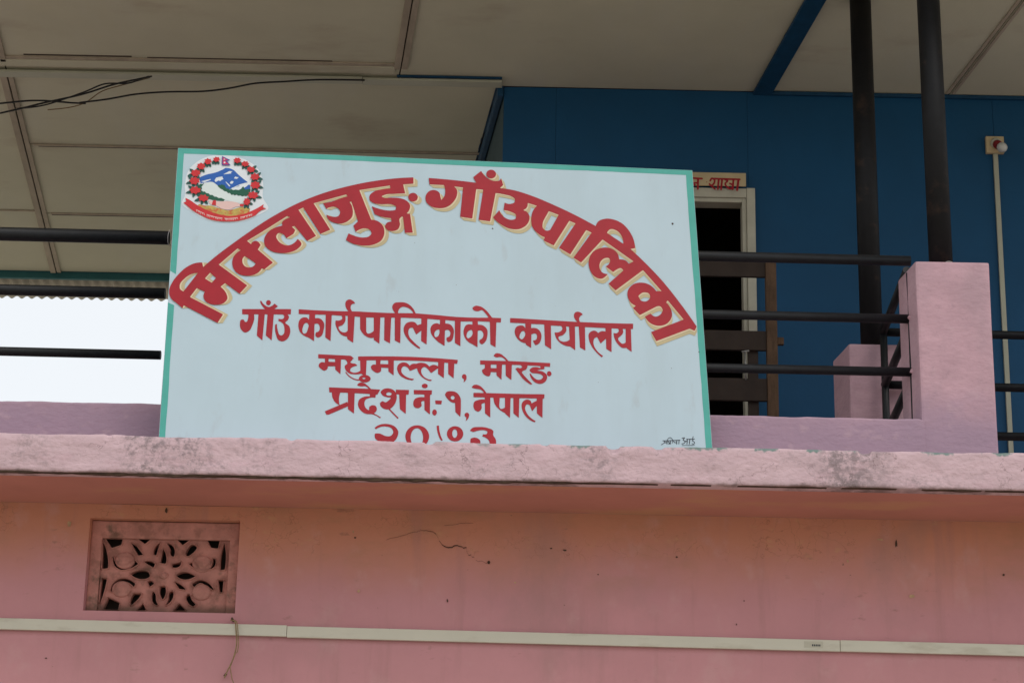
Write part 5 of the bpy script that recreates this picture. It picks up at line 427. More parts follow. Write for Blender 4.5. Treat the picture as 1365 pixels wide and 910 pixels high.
'-5979 4907 3 2 1 5 -1 32 6 11 -2 3 -4 3 -71 5 -81 13 -86 22 -76 23 -6 0 -3 -2 0 -4 9 -10 2 -35 5 -7 3 0 2 4 -1 32 3 4 3 1 9 -4 3 -4 2 -28 4 -7 3 -1 4 5 0 27 6 2 6 -3 2 -7 2 -31 2 -5 4 -3 2 2 3 6 -1 28 2 5 3 1 11 -5 2 -7 1 -14 3 -6 4 0 2 4 0 17 5 3 5 -2 1 -7 -7 -18 3 -6 6 3 8 18 6 6 8 -2 4 -3 0 -3 -7 -18 3 -6 3 0 3 2 11 22 6 1 12 -3 5 -7 12 -31 5 -4 2 0 2 5 -8 28 1 5 6 0 5 -4 12 -31 4 -7 3 -1 5 5 -10 31 3 3 6 -1 4 -8 0 -25 5 -10 3 0 2 4 -1 31 3 5 9 0 4 -4 3 -31 5 -5 2 2 2 4 0 24 2 8 9 0 5 -4 2 -20 4 -5 4 1 2 4 0 18 2 4 9 0 3 -2 2 -5 3 -35',
'-5586 4957 1 7 -1 28 1 6 3 3 6 1 4 -2 4 -28 3 -4 3 0 2 9 -1 21 1 7 5 3 9 2 4 -8 2 -28 2 -4 4 0 3 5 1 19 9 4 11 24 6 5 12 4 3 -1 5 -6 10 -28 3 -4 3 -1 3 2 0 7 -11 35 5 5 7 -1 3 -17 3 -3 4 3 0 18 2 7 8 5 9 2 3 -3 7 -10 5 -13 5 -1 3 5 10 34 6 5 9 3 3 -1 2 -4 2 -24 1 -5 3 -2 4 2 1 5 -1 32 6 7 0 4 -3 4 -6 -1 -151 -61 -24 -8 -18 -4 -9 -4 -27 -6 -4 -6 10 -10 3 -32 3 -4 3 -1',
'-6336 4995 2 5 -1 4 -8 24 4 10 -4 5 -167 77 -6 1 -3 -3 0 -4 10 -8 1 -5 2 -28 3 -7 3 -1 3 1 2 4 -1 25 2 4 7 -1 11 -9 16 -37 3 -1 4 5 -7 20 0 4 1 2 7 -1 3 -4 3 -17 0 -4 5 -4 3 1 2 4 0 10 2 4 7 -1 5 -5 0 -7 -7 -32 2 -6 3 -2 4 5 8 32 4 4 3 1 9 -4 6 -7 3 -31 3 -7 4 -1 3 5 0 28 3 2 4 -1 7 -4 5 -5 14 -35 4 -6',
],
'e_leaf': [
'-5450 5206 8 25 4 25 -2 22 -13 39 3 2 26 -13 22 -4 27 7 8 5 2 4 -2 7 -8 13 -19 20 -18 11 -19 5 -16 1 -3 1 0 4 24 14 12 10 15 22 15 33 4 -5 7 -27 11 -19 20 -20 9 -6 7 -2 4 4 4 15 4 21 0 15 -6 24 -15 28 -1 5 6 -2 20 -10 18 -7 32 -6 18 0 25 5 24 8 5 6 -2 6 -17 16 -26 19 -19 9 -22 5 -37 4 1 4 34 27 15 20 9 17 10 33 0 4 -4 2 -30 -5 -4 2 -6 37 -5 14 -11 21 0 5 3 0 35 -18 22 -6 16 -1 12 1 17 4 19 8 6 5 -1 7 -11 13 -19 17 -11 7 -13 7 -16 5 -43 4 -5 3 31 24 16 19 10 15 6 14 6 19 2 18 -2 3 -6 2 -24 -6 -18 -7 -24 -19 -4 0 -4 21 -6 18 -8 17 -2 4 2 2 29 -15 12 -4 16 -4 19 -1 36 10 9 6 3 3 -3 7 -10 13 -26 21 -26 12 -19 4 -24 2 -4 2 33 27 14 19 9 19 6 22 2 14 -4 5 -19 -1 -24 -9 -18 -13 -15 -15 -13 -20 -11 -22 -14 -40 -30 -26 -22 -25 -14 -26 -5 -18 -2 -32 3 -18 3 -6 6 1 9 4 21 16 9 10 14 25 3 3 3 -4 11 -26 23 -23 1 -4 -17 -51 -24 -18 -20 -20 -18 -23 -8 -19 -6 -18 -1 -14 1 -25 4 -18 4 -2 6 1 26 19 9 9 9 14 11 22 3 -1 8 -21 16 -28 0 -3 -16 -19 -16 -22 -8 -15 -16 -37 -45 -32 -23 -12 -18 -18 -9 -15 -11 -29 -5 -26 -3 -28 -32 -37 -16 -27 -7 -18 -3 -18 -1 -18 4 -24 5 -17 6 -2 15 9 13 12 13 16 3 -1 13 -20 14 -13 9 -8 4 0',
'-6420 5238 6 2 11 9 10 12 7 11 7 18 6 32 3 -1 17 -29 17 -18 16 -10 25 -10 3 0 3 3 2 14 -3 25 -4 14 -10 20 -12 16 -14 13 -16 12 -39 21 -23 37 -16 21 -17 17 -32 21 -19 28 -12 13 -22 17 -40 22 -22 38 -18 24 0 7 14 18 6 11 6 19 3 21 3 2 16 -26 18 -19 13 -9 19 -9 9 -1 4 4 1 24 -4 22 -12 29 -10 15 -22 20 -14 12 -33 18 -14 27 0 4 14 15 10 15 7 18 5 20 3 -2 13 -20 14 -15 19 -12 16 -6 6 0 4 8 0 22 -3 21 -10 25 -12 17 -10 11 -23 17 -32 18 -11 24 -17 27 -10 14 -17 17 -13 10 -19 9 -25 5 -19 -1 -4 -4 0 -7 10 -24 10 -18 18 -20 15 -11 22 -12 1 -3 -37 -8 -15 -7 -17 -11 -24 -24 -11 -18 0 -7 7 -7 13 -31 16 -25 16 -16 13 -10 31 -15 2 -4 -40 -9 -21 -8 -21 -13 -29 -28 -7 -10 -2 -8 5 -4 22 -6 24 -2 22 3 30 12 35 24 5 1 -13 -40 -3 -22 1 -18 -3 -5 -28 11 -19 4 -25 1 -4 -1 -1 -4 7 -18 10 -20 19 -24 25 -19 30 -16 -4 -4 -43 -9 -29 -14 -15 -10 -21 -20 -12 -16 -2 -7 7 -4 28 -5 19 -2 27 4 27 10 47 30 0 -5 -13 -33 -4 -18 -1 -14 1 -14 4 -17 8 -21 4 -3 15 11 11 13 7 10 8 18 4 21 1 17 4 3 16 -29 17 -20 33 -28 31 -17 1 -4 -39 -8 -21 -9 -15 -9 -26 -24 -13 -18 -2 -7 8 -4 25 -5 15 -2 18 2 16 3 24 9 38 24 2 -3 -10 -22 -5 -21 0 -18 6 -28 7 -17',
'-6632 5860 -4 0 -20 18 -16 10 -3 4 23 12 33 21 1 -4 -9 -25',
'-5405 6010 7 12 5 26 -1 18 -10 24 -1 4 2 2 28 -12 13 -3 19 -1 15 3 15 6 12 7 5 5 -2 7 -8 10 -22 21 -19 10 -31 5 -3 2 20 21 13 21 5 19 3 18 -1 3 -5 4 -22 0 -18 -5 -15 -9 -9 -9 -12 -15 -14 -26 -13 -40 -30 -20 -14 -12 -16 -23 -7 -19 -3 -14 1 -22 4 -14 4 -3 12 3 18 10 9 8 14 22 3 0 11 -20 6 -7 20 -14 6 -3',
'-6494 5988 18 18 16 29 3 -1 20 -18 25 -11 6 3 3 18 -2 32 -7 17 -8 14 -14 16 -16 14 -16 11 -16 6 -12 0 -30 -10 -18 -10 -21 -15 -12 -15 -6 -12 -7 -19 -4 -21 2 -7 10 -1 4 -4 0 -19 3 -7 5 0 21 8 26 18 3 -1 17 -31 4 -2',
'-5548 6137 5 5 12 21 25 -9 19 -2 6 0 2 5 1 15 3 3 7 4 2 4 -4 14 -4 14 -10 18 -9 10 -12 8 -19 8 -16 3 -16 2 -24 -2 -12 -6 -15 -11 -18 -18 -6 -8 -9 -19 -2 -14 4 -29 5 -11 7 -1 21 9 17 16 4 0 16 -19 13 -8',
'-6361 6132 15 12 9 12 8 14 3 1 11 -10 10 -7 21 -8 3 0 4 3 3 15 -2 32 -5 14 -8 14 -27 25 -29 15 -18 0 -15 -4 -21 -8 -19 -12 -11 -11 -10 -15 -5 -15 -4 -19 1 -12 10 -4 3 -4 2 -18 3 -4 6 0 15 5 15 7 9 7 3 0 14 -21',
'-5717 6209 4 4 10 17 3 3 25 -8 16 -2 6 1 3 4 0 14 9 12 -3 18 -6 18 -6 10 -11 12 -12 8 -17 7 -16 3 -12 1 -25 -2 -12 -7 -18 -14 -12 -13 -10 -16 -5 -11 -2 -15 1 -14 4 -18 5 -8 6 -1 21 9 15 12 3 1 17 -16 12 -8',
'-6186 6208 15 13 11 14 3 0 13 -8 13 -5 15 -1 4 2 1 6 3 22 -1 11 -3 10 -5 10 -8 11 -11 10 -14 10 -28 12 -12 -1 -28 -7 -18 -9 -12 -9 -14 -21 -7 -31 2 -11 9 -6 3 -15 3 -3 22 4 21 10 3 -2 12 -15 5 -2',
],
'e_flower': [
'-5469 5271 3 5 10 40 6 5 28 7 3 4 -16 34 -2 7 13 40 0 4 -4 3 -34 3 -4 5 -12 35 -2 3 -3 1 -21 -31 -4 -4 -35 12 -3 -7 4 -31 -2 -11 -22 -28 -4 -6 4 -7 12 -13 10 -14 7 -35 3 -7 6 -1 27 12 7 -4 22 -20',
'-6369 5301 23 31 6 5 48 5 6 2 1 5 -13 35 2 7 20 26 2 4 -1 2 -3 3 -52 9 -4 7 -9 31 -3 6 -6 -1 -42 -26 -50 16 -6 0 -4 -6 -7 -29 -4 -7 -36 -23 -3 -5 3 -4 30 -22 6 -6 -5 -40 5 -3 51 9 10 -6 28 -25 4 -2',
'-5330 5444 22 37 42 21 4 4 -1 3 -27 27 -4 7 14 36 -2 6 -13 2 -40 1 -6 4 -23 25 -7 5 -5 -3 -28 -30 -5 -3 -53 4 -4 -2 -1 -7 9 -31 -1 -7 -32 -27 -3 -4 0 -4 3 -3 36 -19 17 -40 6 -2 48 14 45 -16 6 0',
'-6540 5470 6 5 22 35 10 3 42 9 5 4 0 7 -14 35 15 40 -2 3 -4 1 -50 7 -5 6 -18 34 -4 3 -47 -28 -56 8 -3 -3 -1 -5 0 -28 -2 -10 -42 -28 -1 -4 2 -4 36 -28 1 -5 3 -28 2 -7 3 -4 55 4 41 -21',
'-5290 5681 16 41 33 22 5 6 -3 7 -24 31 4 39 -2 7 -47 3 -39 27 -6 -3 -26 -29 -13 -4 -30 -3 -7 -2 -3 -7 6 -39 -17 -30 -3 -7 4 -5 38 -13 6 -4 12 -42 6 -1 36 24 6 2 41 -20',
'-6554 5694 3 7 11 36 3 4 53 14 1 4 -1 3 -21 28 -3 6 16 37 0 7 -57 4 -23 38 -4 3 -42 -30 -46 4 -6 -1 -3 -5 1 -43 -32 -30 -2 -4 1 -4 39 -26 9 -38 3 -6 52 9 41 -17',
'-5385 5875 33 26 6 2 41 -13 6 1 5 41 5 5 30 19 4 4 -1 4 -4 3 -25 17 -6 6 0 7 6 33 -2 7 -4 1 -43 -9 -7 3 -26 24 -6 2 -21 -36 -5 -4 -43 -6 -6 -4 10 -39 -16 -33 0 -7 8 -5 34 -12 5 -5 16 -31 3 -2',
'-6536 5887 6 37 3 6 47 19 1 3 -1 4 -18 24 -3 7 5 36 -1 3 -3 4 -43 4 -7 4 -23 24 -6 3 -35 -30 -46 -4 -5 -2 -1 -7 6 -36 -24 -30 -3 -7 3 -3 38 -19 12 -39 5 -2 45 14 41 -14',
'-5464 6060 34 18 37 -2 4 1 2 3 -2 36 3 4 27 16 3 4 -3 5 -26 13 -6 5 -1 7 2 26 -1 3 -6 1 -36 -11 -7 2 -32 23 -6 -4 -20 -26 -34 -12 -3 -4 1 -8 14 -24 -1 -7 -11 -23 -1 -7 5 -3 35 -7 5 -5 15 -21 3 -3',
'-6434 6061 3 6 4 37 6 5 30 14 3 4 -24 31 -1 7 2 29 -1 4 -3 3 -38 1 -35 25 -6 -3 -17 -20 -9 -7 -30 -6 -10 -4 0 -7 6 -32 -18 -34 0 -3 2 -3 40 -12 4 -7 7 -28 2 -5 3 -1 39 20 35 -13',
'-5586 6185 24 21 6 4 34 -3 7 2 1 36 20 23 1 4 -4 4 -26 11 -3 3 -4 26 -4 8 -3 0 -31 -12 -6 -1 -29 16 -6 0 -17 -31 -34 -14 0 -4 2 -4 18 -24 -1 -7 -9 -19 0 -7 10 -2 28 -2 20 -24',
'-6364 6189 29 17 38 -4 2 7 -1 25 1 8 4 4 24 11 5 5 -2 5 -27 22 -1 7 3 25 -1 4 -6 2 -30 -7 -7 0 -23 20 -6 2 -5 -4 -18 -26 -31 -7 -7 -4 1 -7 12 -21 2 -7 -3 -7 -14 -23 0 -4 5 -3 29 -9 3 -3 16 -27',
'-5745 6257 27 25 30 3 6 2 0 7 -9 25 1 4 21 22 1 5 -2 4 -26 15 -13 29 -4 2 -33 -16 -10 2 -22 10 -6 0 -3 -4 -8 -28 -29 -14 -4 -4 0 -4 18 -20 3 -7 -4 -26 1 -7 4 -1 35 1 5 -4 14 -18',
'-6186 6259 20 18 6 2 29 -5 6 1 1 7 -4 22 2 3 26 21 1 3 -2 3 -19 16 -3 4 -4 22 -5 7 -36 -9 -29 15 -5 -4 -10 -26 -30 -7 -6 -3 2 -7 14 -20 -1 -7 -11 -19 0 -5 3 -3 31 -4 17 -25 4 -1',
],
'e_flag': [
'-5882 6207 2 2 0 3 -2 4 -80 95 0 4 2 1 68 14 1 1 0 3 -165 81 -6 3 -4 -2 -2 -7 4 -69 3 -100 3 -36 6 -3 18 -1',
],
'e_flagin': [
'-5917 6225 3 3 -2 4 -79 77 -1 4 5 3 49 16 3 2 -1 4 -102 50 -3 1 -4 -1 -2 -3 1 -40 7 -119 2 -7 6 -1 37 2 16 0',
],
'e_flagsun': [
'-5996 6246 6 5 4 8 1 7 -2 8 -4 6 -7 5 -10 1 -6 -2 -6 -6 -4 -7 -1 -7 1 -8 6 -6 6 -5 7 -1',
'-6001 6333 4 5 0 7 -9 7 -9 1 -6 -2 -6 -3 -4 -5 1 -7 7 -6 13 0',
],
'vent': [
'-6648 7708 118 2 6 2 2 2 0 3 -5 6 -117 108 -7 4 -7 -4 -96 -119 0 -3 2 -2 6 -1',
'-7331 7703 3 3 -4 12 -52 95 -7 6 -6 -3 -27 -32 -65 -74 -3 -7 2 -3 7 -1',
'-7903 7695 9 2 3 7 22 124 -2 9 -19 11 -202 87 -6 1 -6 -2 -82 -220 -1 -6 3 -6 6 -2',
'-6362 7795 38 39 1 7 -1 3 -53 47 -23 25 -16 24 -35 74 -9 12 -5 5 -7 3 -9 2 -6 -2 -17 -15 -10 -13 -7 -12 -3 -12 -1 -13 2 -15 6 -22 10 -21 17 -27 13 -19 11 -12 20 -18 22 -15 22 -12 32 -13',
'-7627 7796 29 22 34 32 46 50 36 50 18 31 23 44 1 6 -2 3 -10 1 -134 -3 -6 -1 -6 -5 -19 -30 -17 -34 -12 -37 -4 -28 -1 -31 5 -40 9 -27 4 -4',
'-6918 7813 15 8 26 19 27 24 26 31 18 31 10 28 3 16 4 31 1 34 -2 28 -4 15 -5 9 -9 7 -7 2 -9 -2 -26 -11 -17 -13 -11 -15 -4 -25 0 -25 3 -49 -2 -25 -7 -28 -11 -31 -24 -53 0 -6',
'-7094 7809 0 7 -24 46 -15 39 -6 28 -5 65 -6 24 -9 19 -18 24 -15 13 -9 0 -8 -8 -6 -15 -6 -22 -5 -34 0 -21 2 -22 3 -22 10 -33 13 -28 8 -12 12 -15 18 -15 16 -9 19 -6 25 -5',
'-8264 7827 11 30 31 115 16 68 15 78 13 80 12 106 1 22 -1 3 -5 2 -83 9 -6 -2 -3 -5 -5 -152 -2 -170 0 -170 3 -14',
'-6993 7935 6 5 8 11 17 40 12 44 5 37 0 31 -7 46 -13 43 -3 5 -6 3 -70 -7 -18 -3 -4 -3 -2 -6 -6 -41 -1 -34 2 -21 7 -37 12 -34 15 -33 19 -31 15 -15 6 -2',
'-5797 8100 2 4 1 10 7 224 -3 4 -10 2 -76 2 -16 -2 -2 -3 0 -6 47 -231 4 -5 6 -1 34 0',
'-8023 8073 3 2 2 6 4 25 9 40 10 28 14 28 17 26 20 18 14 11 21 9 30 9 39 6 43 1 21 -3 25 -6 38 -15 33 -18 44 -33 30 -28 6 -3 3 2 3 7 12 41 0 9 -24 23 -51 36 -29 16 -35 15 -41 12 -36 5 -43 -1 -37 -6 -42 -13 -20 -10 -23 -13 -38 -33 -28 -35 -11 -17 -10 -22 -7 -19 -6 -28 -4 -31 1 -34 2 -6 4 -2',
'-5983 8145 3 2 -3 9 -25 40 -36 44 -26 25 -26 19 -44 25 -35 15 -28 8 -31 6 -28 0 -27 -5 -27 -9 -28 -14 -28 -19 -32 -27 -12 -14 0 -4 2 -6 36 -35 6 -5 3 0 6 4 11 14 23 21 21 16 23 13 30 11 19 2 18 -2 28 -12 77 -49 123 -71',
'-6546 8141 -1 7 -33 33 -32 27 -28 20 -35 21 -35 16 -44 16 -9 3 -4 -1 -1 -3 3 -6 85 -113 8 -8 10 -3 107 -11 7 1',
'-7267 8188 64 49 4 3 1 6 -10 16 -28 27 -24 13 -9 3 -13 0 -12 -3 -14 -8 -12 -10 -5 -10 3 -9 42 -73 7 -6',
'-6544 8346 40 6 27 7 27 10 50 24 28 19 2 3 -4 6 -26 18 -38 21 -41 18 -40 13 -37 7 -40 1 -31 -4 -27 -7 -36 -14 -44 -25 -27 -20 -1 -3 5 -6 26 -19 41 -24 35 -15 31 -10 28 -5 40 -2',
'-7392 8344 34 6 24 8 12 5 17 12 8 16 2 8 -2 19 -5 15 -8 19 -8 14 -22 22 -32 14 -34 8 -65 4 -40 -3 -30 -4 -33 -8 -33 -13 -27 -12 -29 -17 -25 -19 1 -6 7 -6 20 -16 33 -21 41 -21 41 -15 34 -9 40 -4 43 1',
'-5840 8559 55 6 6 1 3 3 6 51 4 50 2 106 -6 106 -10 72 -14 77 -13 57 -4 9 -3 1 -4 -8 -12 -40 -20 -92 -13 -84 -7 -88 -2 -53 1 -62 7 -103 2 -6 4 -4',
'-6180 8552 58 8 48 12 39 16 27 18 9 9 13 18 8 17 5 25 3 22 0 31 -4 37 -3 13 -9 6 -34 7 -6 -2 -2 -6 3 -41 -1 -18 -3 -22 -9 -28 -8 -12 -11 -12 -18 -12 -21 -9 -33 -11 -45 -10 -43 -8 -30 -2 -31 1 -25 3 -21 6 -23 11 -21 17 -34 30 -26 17 -18 5 -16 0 -30 -7 -8 -5 -2 -2 3 -7 13 -15 42 -37 41 -28 35 -17 38 -12 43 -7 49 -3',
'-7821 8522 33 6 48 14 54 19 38 17 51 29 41 29 4 7 -5 9 -53 52 -7 4 -3 0 -41 -40 -28 -22 -27 -17 -35 -18 -42 -15 -39 -8 -37 -3 -27 3 -28 10 -29 15 -30 21 -17 15 -18 21 -15 26 -15 33 -10 37 -2 6 -4 -2 -2 -10 0 -34 4 -34 7 -32 15 -37 13 -21 13 -16 27 -21 23 -13 28 -14 26 -9 22 -6 24 -3',
'-8251 8535 82 10 6 3 2 8 -1 56 -5 62 -7 56 -14 68 -16 65 -20 63 -20 49 -39 84 -6 9 -3 2 -3 -3 -1 -9 17 -505 1 -12 4 -7 4 -1',
'-6762 8587 18 3 22 8 14 10 9 8 9 16 10 25 5 32 -2 8 -3 1 -6 0 -163 -39 -6 -3 -2 -8 11 -44 4 -9 3 -3 19 -4 25 -3',
'-7234 8580 4 2 3 5 23 60 -1 4 -4 5 -31 22 -29 16 -20 7 -24 6 -19 2 -30 0 -28 -5 -24 -6 -7 -6 2 -4 7 -5 169 -99',
'-6994 8666 6 2 4 5 4 37 0 50 -7 47 -13 47 -15 37 -14 27 -17 28 -4 7 -4 3 -3 -1 -3 -6 -4 -28 -31 -232 0 -9 2 -3 6 -3',
'-6835 8812 5 9 9 30 3 28 1 25 -4 28 -5 22 -18 44 -10 18 -14 18 -17 16 -13 10 -19 9 -25 9 -34 6 -10 -1 0 -4 2 -3 22 -25 25 -33 20 -38 7 -28 1 -68 3 -16 6 -12 8 -13 19 -15 26 -15 6 -2',
'-6538 8828 10 4 14 8 55 43 33 32 28 35 16 29 8 31 -4 16 -4 9 -20 16 -22 12 -22 9 -10 0 -24 -2 -9 -6 -23 -18 -28 -36 -26 -54 -13 -34 -10 -41 1 -10 5 -9 17 -24 12 -8 10 -2',
'-7545 8824 72 10 5 4 -1 6 -147 178 -9 6 -70 34 -9 3 -3 -1 -1 -3 5 -9 140 -219 9 -9',
'-7193 8836 4 8 5 34 13 69 22 82 17 50 1 7 -3 2 -12 -5 -21 -17 -31 -30 -14 -18 -13 -22 -10 -22 -5 -19 -4 -22 -1 -28 3 -41 4 -18 2 -4 6 -2 31 -5',
'-5946 9001 4 5 2 10 30 164 0 6 -2 4 -9 2 -237 -5 -9 -3 0 -7 87 -159 10 -4 102 -12',
'-8097 8971 153 53 16 8 4 9 20 117 2 9 -2 6 -8 3 -234 -5 -95 -2 -7 -1 -2 -2 0 -3 3 -6 131 -182 7 -6',
'-6658 9060 50 38 44 37 46 44 5 7 0 3 -3 2 -9 1 -258 -5 -9 -3 -1 -4 5 -6 118 -110 6 -4',
'-7428 9069 95 94 4 6 1 3 -2 2 -13 3 -222 5 -29 -2 0 -4 6 -6 148 -99 6 -3',
],
}
def outlines(key):
    res = []
    for s in PRINT[key]:
        v = list(map(int, s.split())); x, y = v[0], v[1]; pts = [(x, y)]
        for i in range(2, len(v), 2): x += v[i]; y += v[i+1]; pts.append((x, y))
        res.append([(a*.00025, b*.00025) for a, b in pts])
    return res
def filled(name, loops, depth=0.0):
    """even-odd filled flat shape in its local xy plane, optionally with thickness"""
    cu = bpy.data.curves.new(name, 'CURVE'); cu.dimensions = '2D'; cu.fill_mode = 'BOTH'; cu.extrude = depth
    for L in loops:
        sp = cu.splines.new('POLY'); sp.points.add(len(L)-1)
        for p, (x, y) in zip(sp.points, L): p.co = (x, y, 0, 1)
        sp.use_cyclic_u = True
    o = bpy.data.objects.new(name, cu); COL.objects.link(o)
    dg = bpy.context.evaluated_depsgraph_get()
    me = bpy.data.meshes.new_from_object(o.evaluated_get(dg)); bpy.data.objects.remove(o); bpy.data.curves.remove(cu)
    me.name = name; me.materials.clear()
    return me
def area(L): return abs(sum(L[i-1][0]*L[i][1]-L[i][0]*L[i-1][1] for i in range(len(L))))/2
def printed(name, key, material, parent, z, label=None, loops=None):
    o = link(name, filled(name, loops or outlines(key)), material, parent); o.location = (0, 0, z)
    if label: o['label'] = label
    return o

# ============================================================ THE NAME BOARD
ty, tt = radians(6), radians(8)
NB = Vector((sin(ty)*cos(tt), -cos(ty)*cos(tt), sin(tt))); UB = Vector((cos(ty), sin(ty), 0)); VB = NB.cross(UB)
OB = Vector((0, 10.28, 2.65))
sign = empty('name_board', 'large white name board with teal border and arched red lettering on the balcony edge', 'name board')
sign.matrix_world = Matrix(((UB.x, VB.x, NB.x, OB.x), (UB.y, VB.y, NB.y, OB.y), (UB.z, VB.z, NB.z, OB.z), (0, 0, 0, 1)))
TL, TR, BR, BL = (-1.7466, 1.6414), (.9766, 1.6933), (1.0285, -.006), (-1.7251, -.022)  # corners cast from image pixels onto the board plane, slightly off square
iTL, iTR, iBR, iBL = (-1.7138, 1.6098), (.9402, 1.6622), (.9960, -.0055), (-1.6940, -.0217)
b = MB(); T_ = .018
b.hexa([(*BL, -T_), (*BR, -T_), (*TR, -T_), (*TL, -T_), (*BL, 0), (*BR, 0), (*TR, 0), (*TL, 0)], .0015).build('panel', 'board', sign)
fr = MB(); fr2 = MB(); fr.hexa([(BL[0]+.06, 0.02, -.05), (BL[0]+.10, .02, -.05), (TL[0]+.10, 1.6, -.05), (TL[0]+.06, 1.6, -.05), (BL[0]+.06, .02, -.0185), (BL[0]+.10, .02, -.0185), (TL[0]+.10, 1.6, -.0185), (TL[0]+.06, 1.6, -.0185)])
fr2.hexa([(.88, .03, -.05), (.92, .03, -.05), (.90, 1.64, -.05), (.86, 1.64, -.05), (.88, .03, -.0185), (.92, .03, -.0185), (.90, 1.64, -.0185), (.86, 1.64, -.0185)])
fr.build('back_post', 'metal', sign); fr2.build('back_post', 'metal', sign)
# painted teal border in strips, left one interrupted where the first letter crosses it
def wob(p, q, n=14, a=.0012):
    return [(p[0]+(q[0]-p[0])*i/n+random.uniform(-a, a), p[1]+(q[1]-p[1])*i/n+random.uniform(-a, a)) for i in range(n+1)]
def lerp(p, q, t): return (p[0]+(q[0]-p[0])*t, p[1]+(q[1]-p[1])*t)
e = .0015
def ins(p, dx, dy): return (p[0]+dx*e, p[1]+dy*e)
tTL, tTR, tBR, tBL = ins(TL, 1, -1), ins(TR, -1, -1), ins(BR, -1, 0), ins(BL, 1, 0)
k1, k2 = .432, .540
def border(loop): o = link('border', filled('border', [loop]), 'teal', sign); o.location = (0, 0, .0006); return o
border([tTL, tTR]+wob(iTR, iTL, 40))
border([tTR, tBR]+wob(iBR, iTR, 30))
border([tTL]+wob(iTL, lerp(iTL, iBL, k1), 12)+[lerp(tTL, tBL, k1)])
border([lerp(tTL, tBL, k2)]+wob(lerp(iTL, iBL, k2), iBL, 12)+[tBL])
# headline
for key, lab in (('word_a', 'curved red first word of the heading, left half of the arch'), ('word_b', 'curved red second word of the heading, right half of the arch')):
    L = printed('heading_word', key, 'red', sign, .0042, lab)
    for nm, kk, mm, zz in (('letter_outline', '_cream', 'cream', -.0012), ('letter_shadow', '_tan', 'tan', -.0024)):
        q = printed(nm, key+kk, mm, L, zz)
def group_words(key, cuts):
    """split a line of lettering into its words at the given u positions"""
    ls = outlines(key); words = [[] for _ in range(len(cuts)+1)]
    for L in ls:
        cx = sum(p[0] for p in L)/len(L); words[sum(cx > c for c in cuts)].append(L)
    return words
for key, cuts, nm in (('line_two', (-1.105, .06), 'lettering'), ('line_three', (-.205, -.10), 'lettering'), ('line_four', (-.575, -.215), 'lettering'), ('line_five', (), 'year_numerals')):
    for wl in group_words(key, cuts):
        if wl: printed(nm, key, 'red', sign, .0016, None, wl)
printed('painter_signature', 'signature', 'black', sign, .0016, 'small black painter signature')
em = bpy.data.objects.new('emblem', None); COL.objects.link(em); em.parent = sign; em.location = (0, 0, .0005); em['label'] = 'round emblem with flag, blue mountains, red flowers and ribbon'
for i, (nm, key, mm) in enumerate((('emblem_ground', 'e_white', 'e_white'), ('mountain', 'e_blue', 'e_blue'), ('pale_field', 'e_field', 'e_field'), ('green_hills', 'e_green', 'e_green'), ('golden_base', 'e_gold', 'e_gold'), ('clasped_hands', 'e_hand', 'e_hand'), ('wreath_leaves', 'e_leaf', 'e_leaf'), ('ribbon', 'e_ribbon', 'e_red'), ('ribbon_lettering', 'e_ribbontext', 'e_hand'), ('flag', 'e_flag', 'e_navy'), ('flag_field', 'e_flagin', 'e_crimson'), ('flag_moon_and_sun', 'e_flagsun', 'e_white'))):
    printed(nm, key, mm, em, .0006*(i+1))
for L in outlines('e_flower'): printed('flower', 'e_flower', 'e_red', em, .0006*15, None, [L])

# ============================================================ GROUND
b = MB(); b.bm.faces.new([b.bm.verts.new(p) for p in ((-400, -400, -1.6), (400, -400, -1.6), (400, 400, -1.6), (-400, 400, -1.6))])
tag(b.build('ground', 'ground'), kind='structure')

# ============================================================ THE BUILDING
SH = -.115      # the side walls and roof seams run back at a slight angle to the front
bld = empty('office_building', 'pink plastered two storey office with projecting balcony and blue upper rooms', 'building', (0, 10.7, -1.6))
def part(mb, name, material, label=None, parent=None):
    o = mb.build(name, material, parent or bld); o.matrix_parent_inverse = Matrix.Translation(-bld.location) if parent is None else Matrix()
    if label: o['label'] = label
    return o
# lower wall with the opening for the vent, as eight-sided ring of boxes sharing no faces
WY = 10.69; VX0, VX1, VZ0, VZ1 = -2.136, -1.37, 1.905, 2.381
def grid_face(bm, x0, x1, z0, z1, y, dx=.04, amp=.0035, seed=0, flip=False):
    nx = max(1, round((x1-x0)/dx)); nz = max(1, round((z1-z0)/dx)); vs = []
    for j in range(nz+1):
        row = []
        for i in range(nx+1):
            x = x0+(x1-x0)*i/nx; z = z0+(z1-z0)*j/nz
            d = noise.fractal(Vector((x*1.7, seed, z*1.7)), 1.0, 2.0, 4)*amp
            row.append(bm.verts.new((x, y+d, z)))
        vs.append(row)
    for j in range(nz):
        for i in range(nx):
            f = bm.faces.new((vs[j][i], vs[j][i+1], vs[j+1][i+1], vs[j+1][i])); f.smooth = True
b = MB()
ZS = 2.455
for (x0, x1, z0, z1) in ((-6, VX0, -1.6, ZS), (VX1, 6, -1.6, ZS), (VX0, VX1, -1.6, VZ0), (VX0, VX1, VZ1, ZS)):
    grid_face(b.bm, x0, x1, z0, z1, WY, .08, .004)
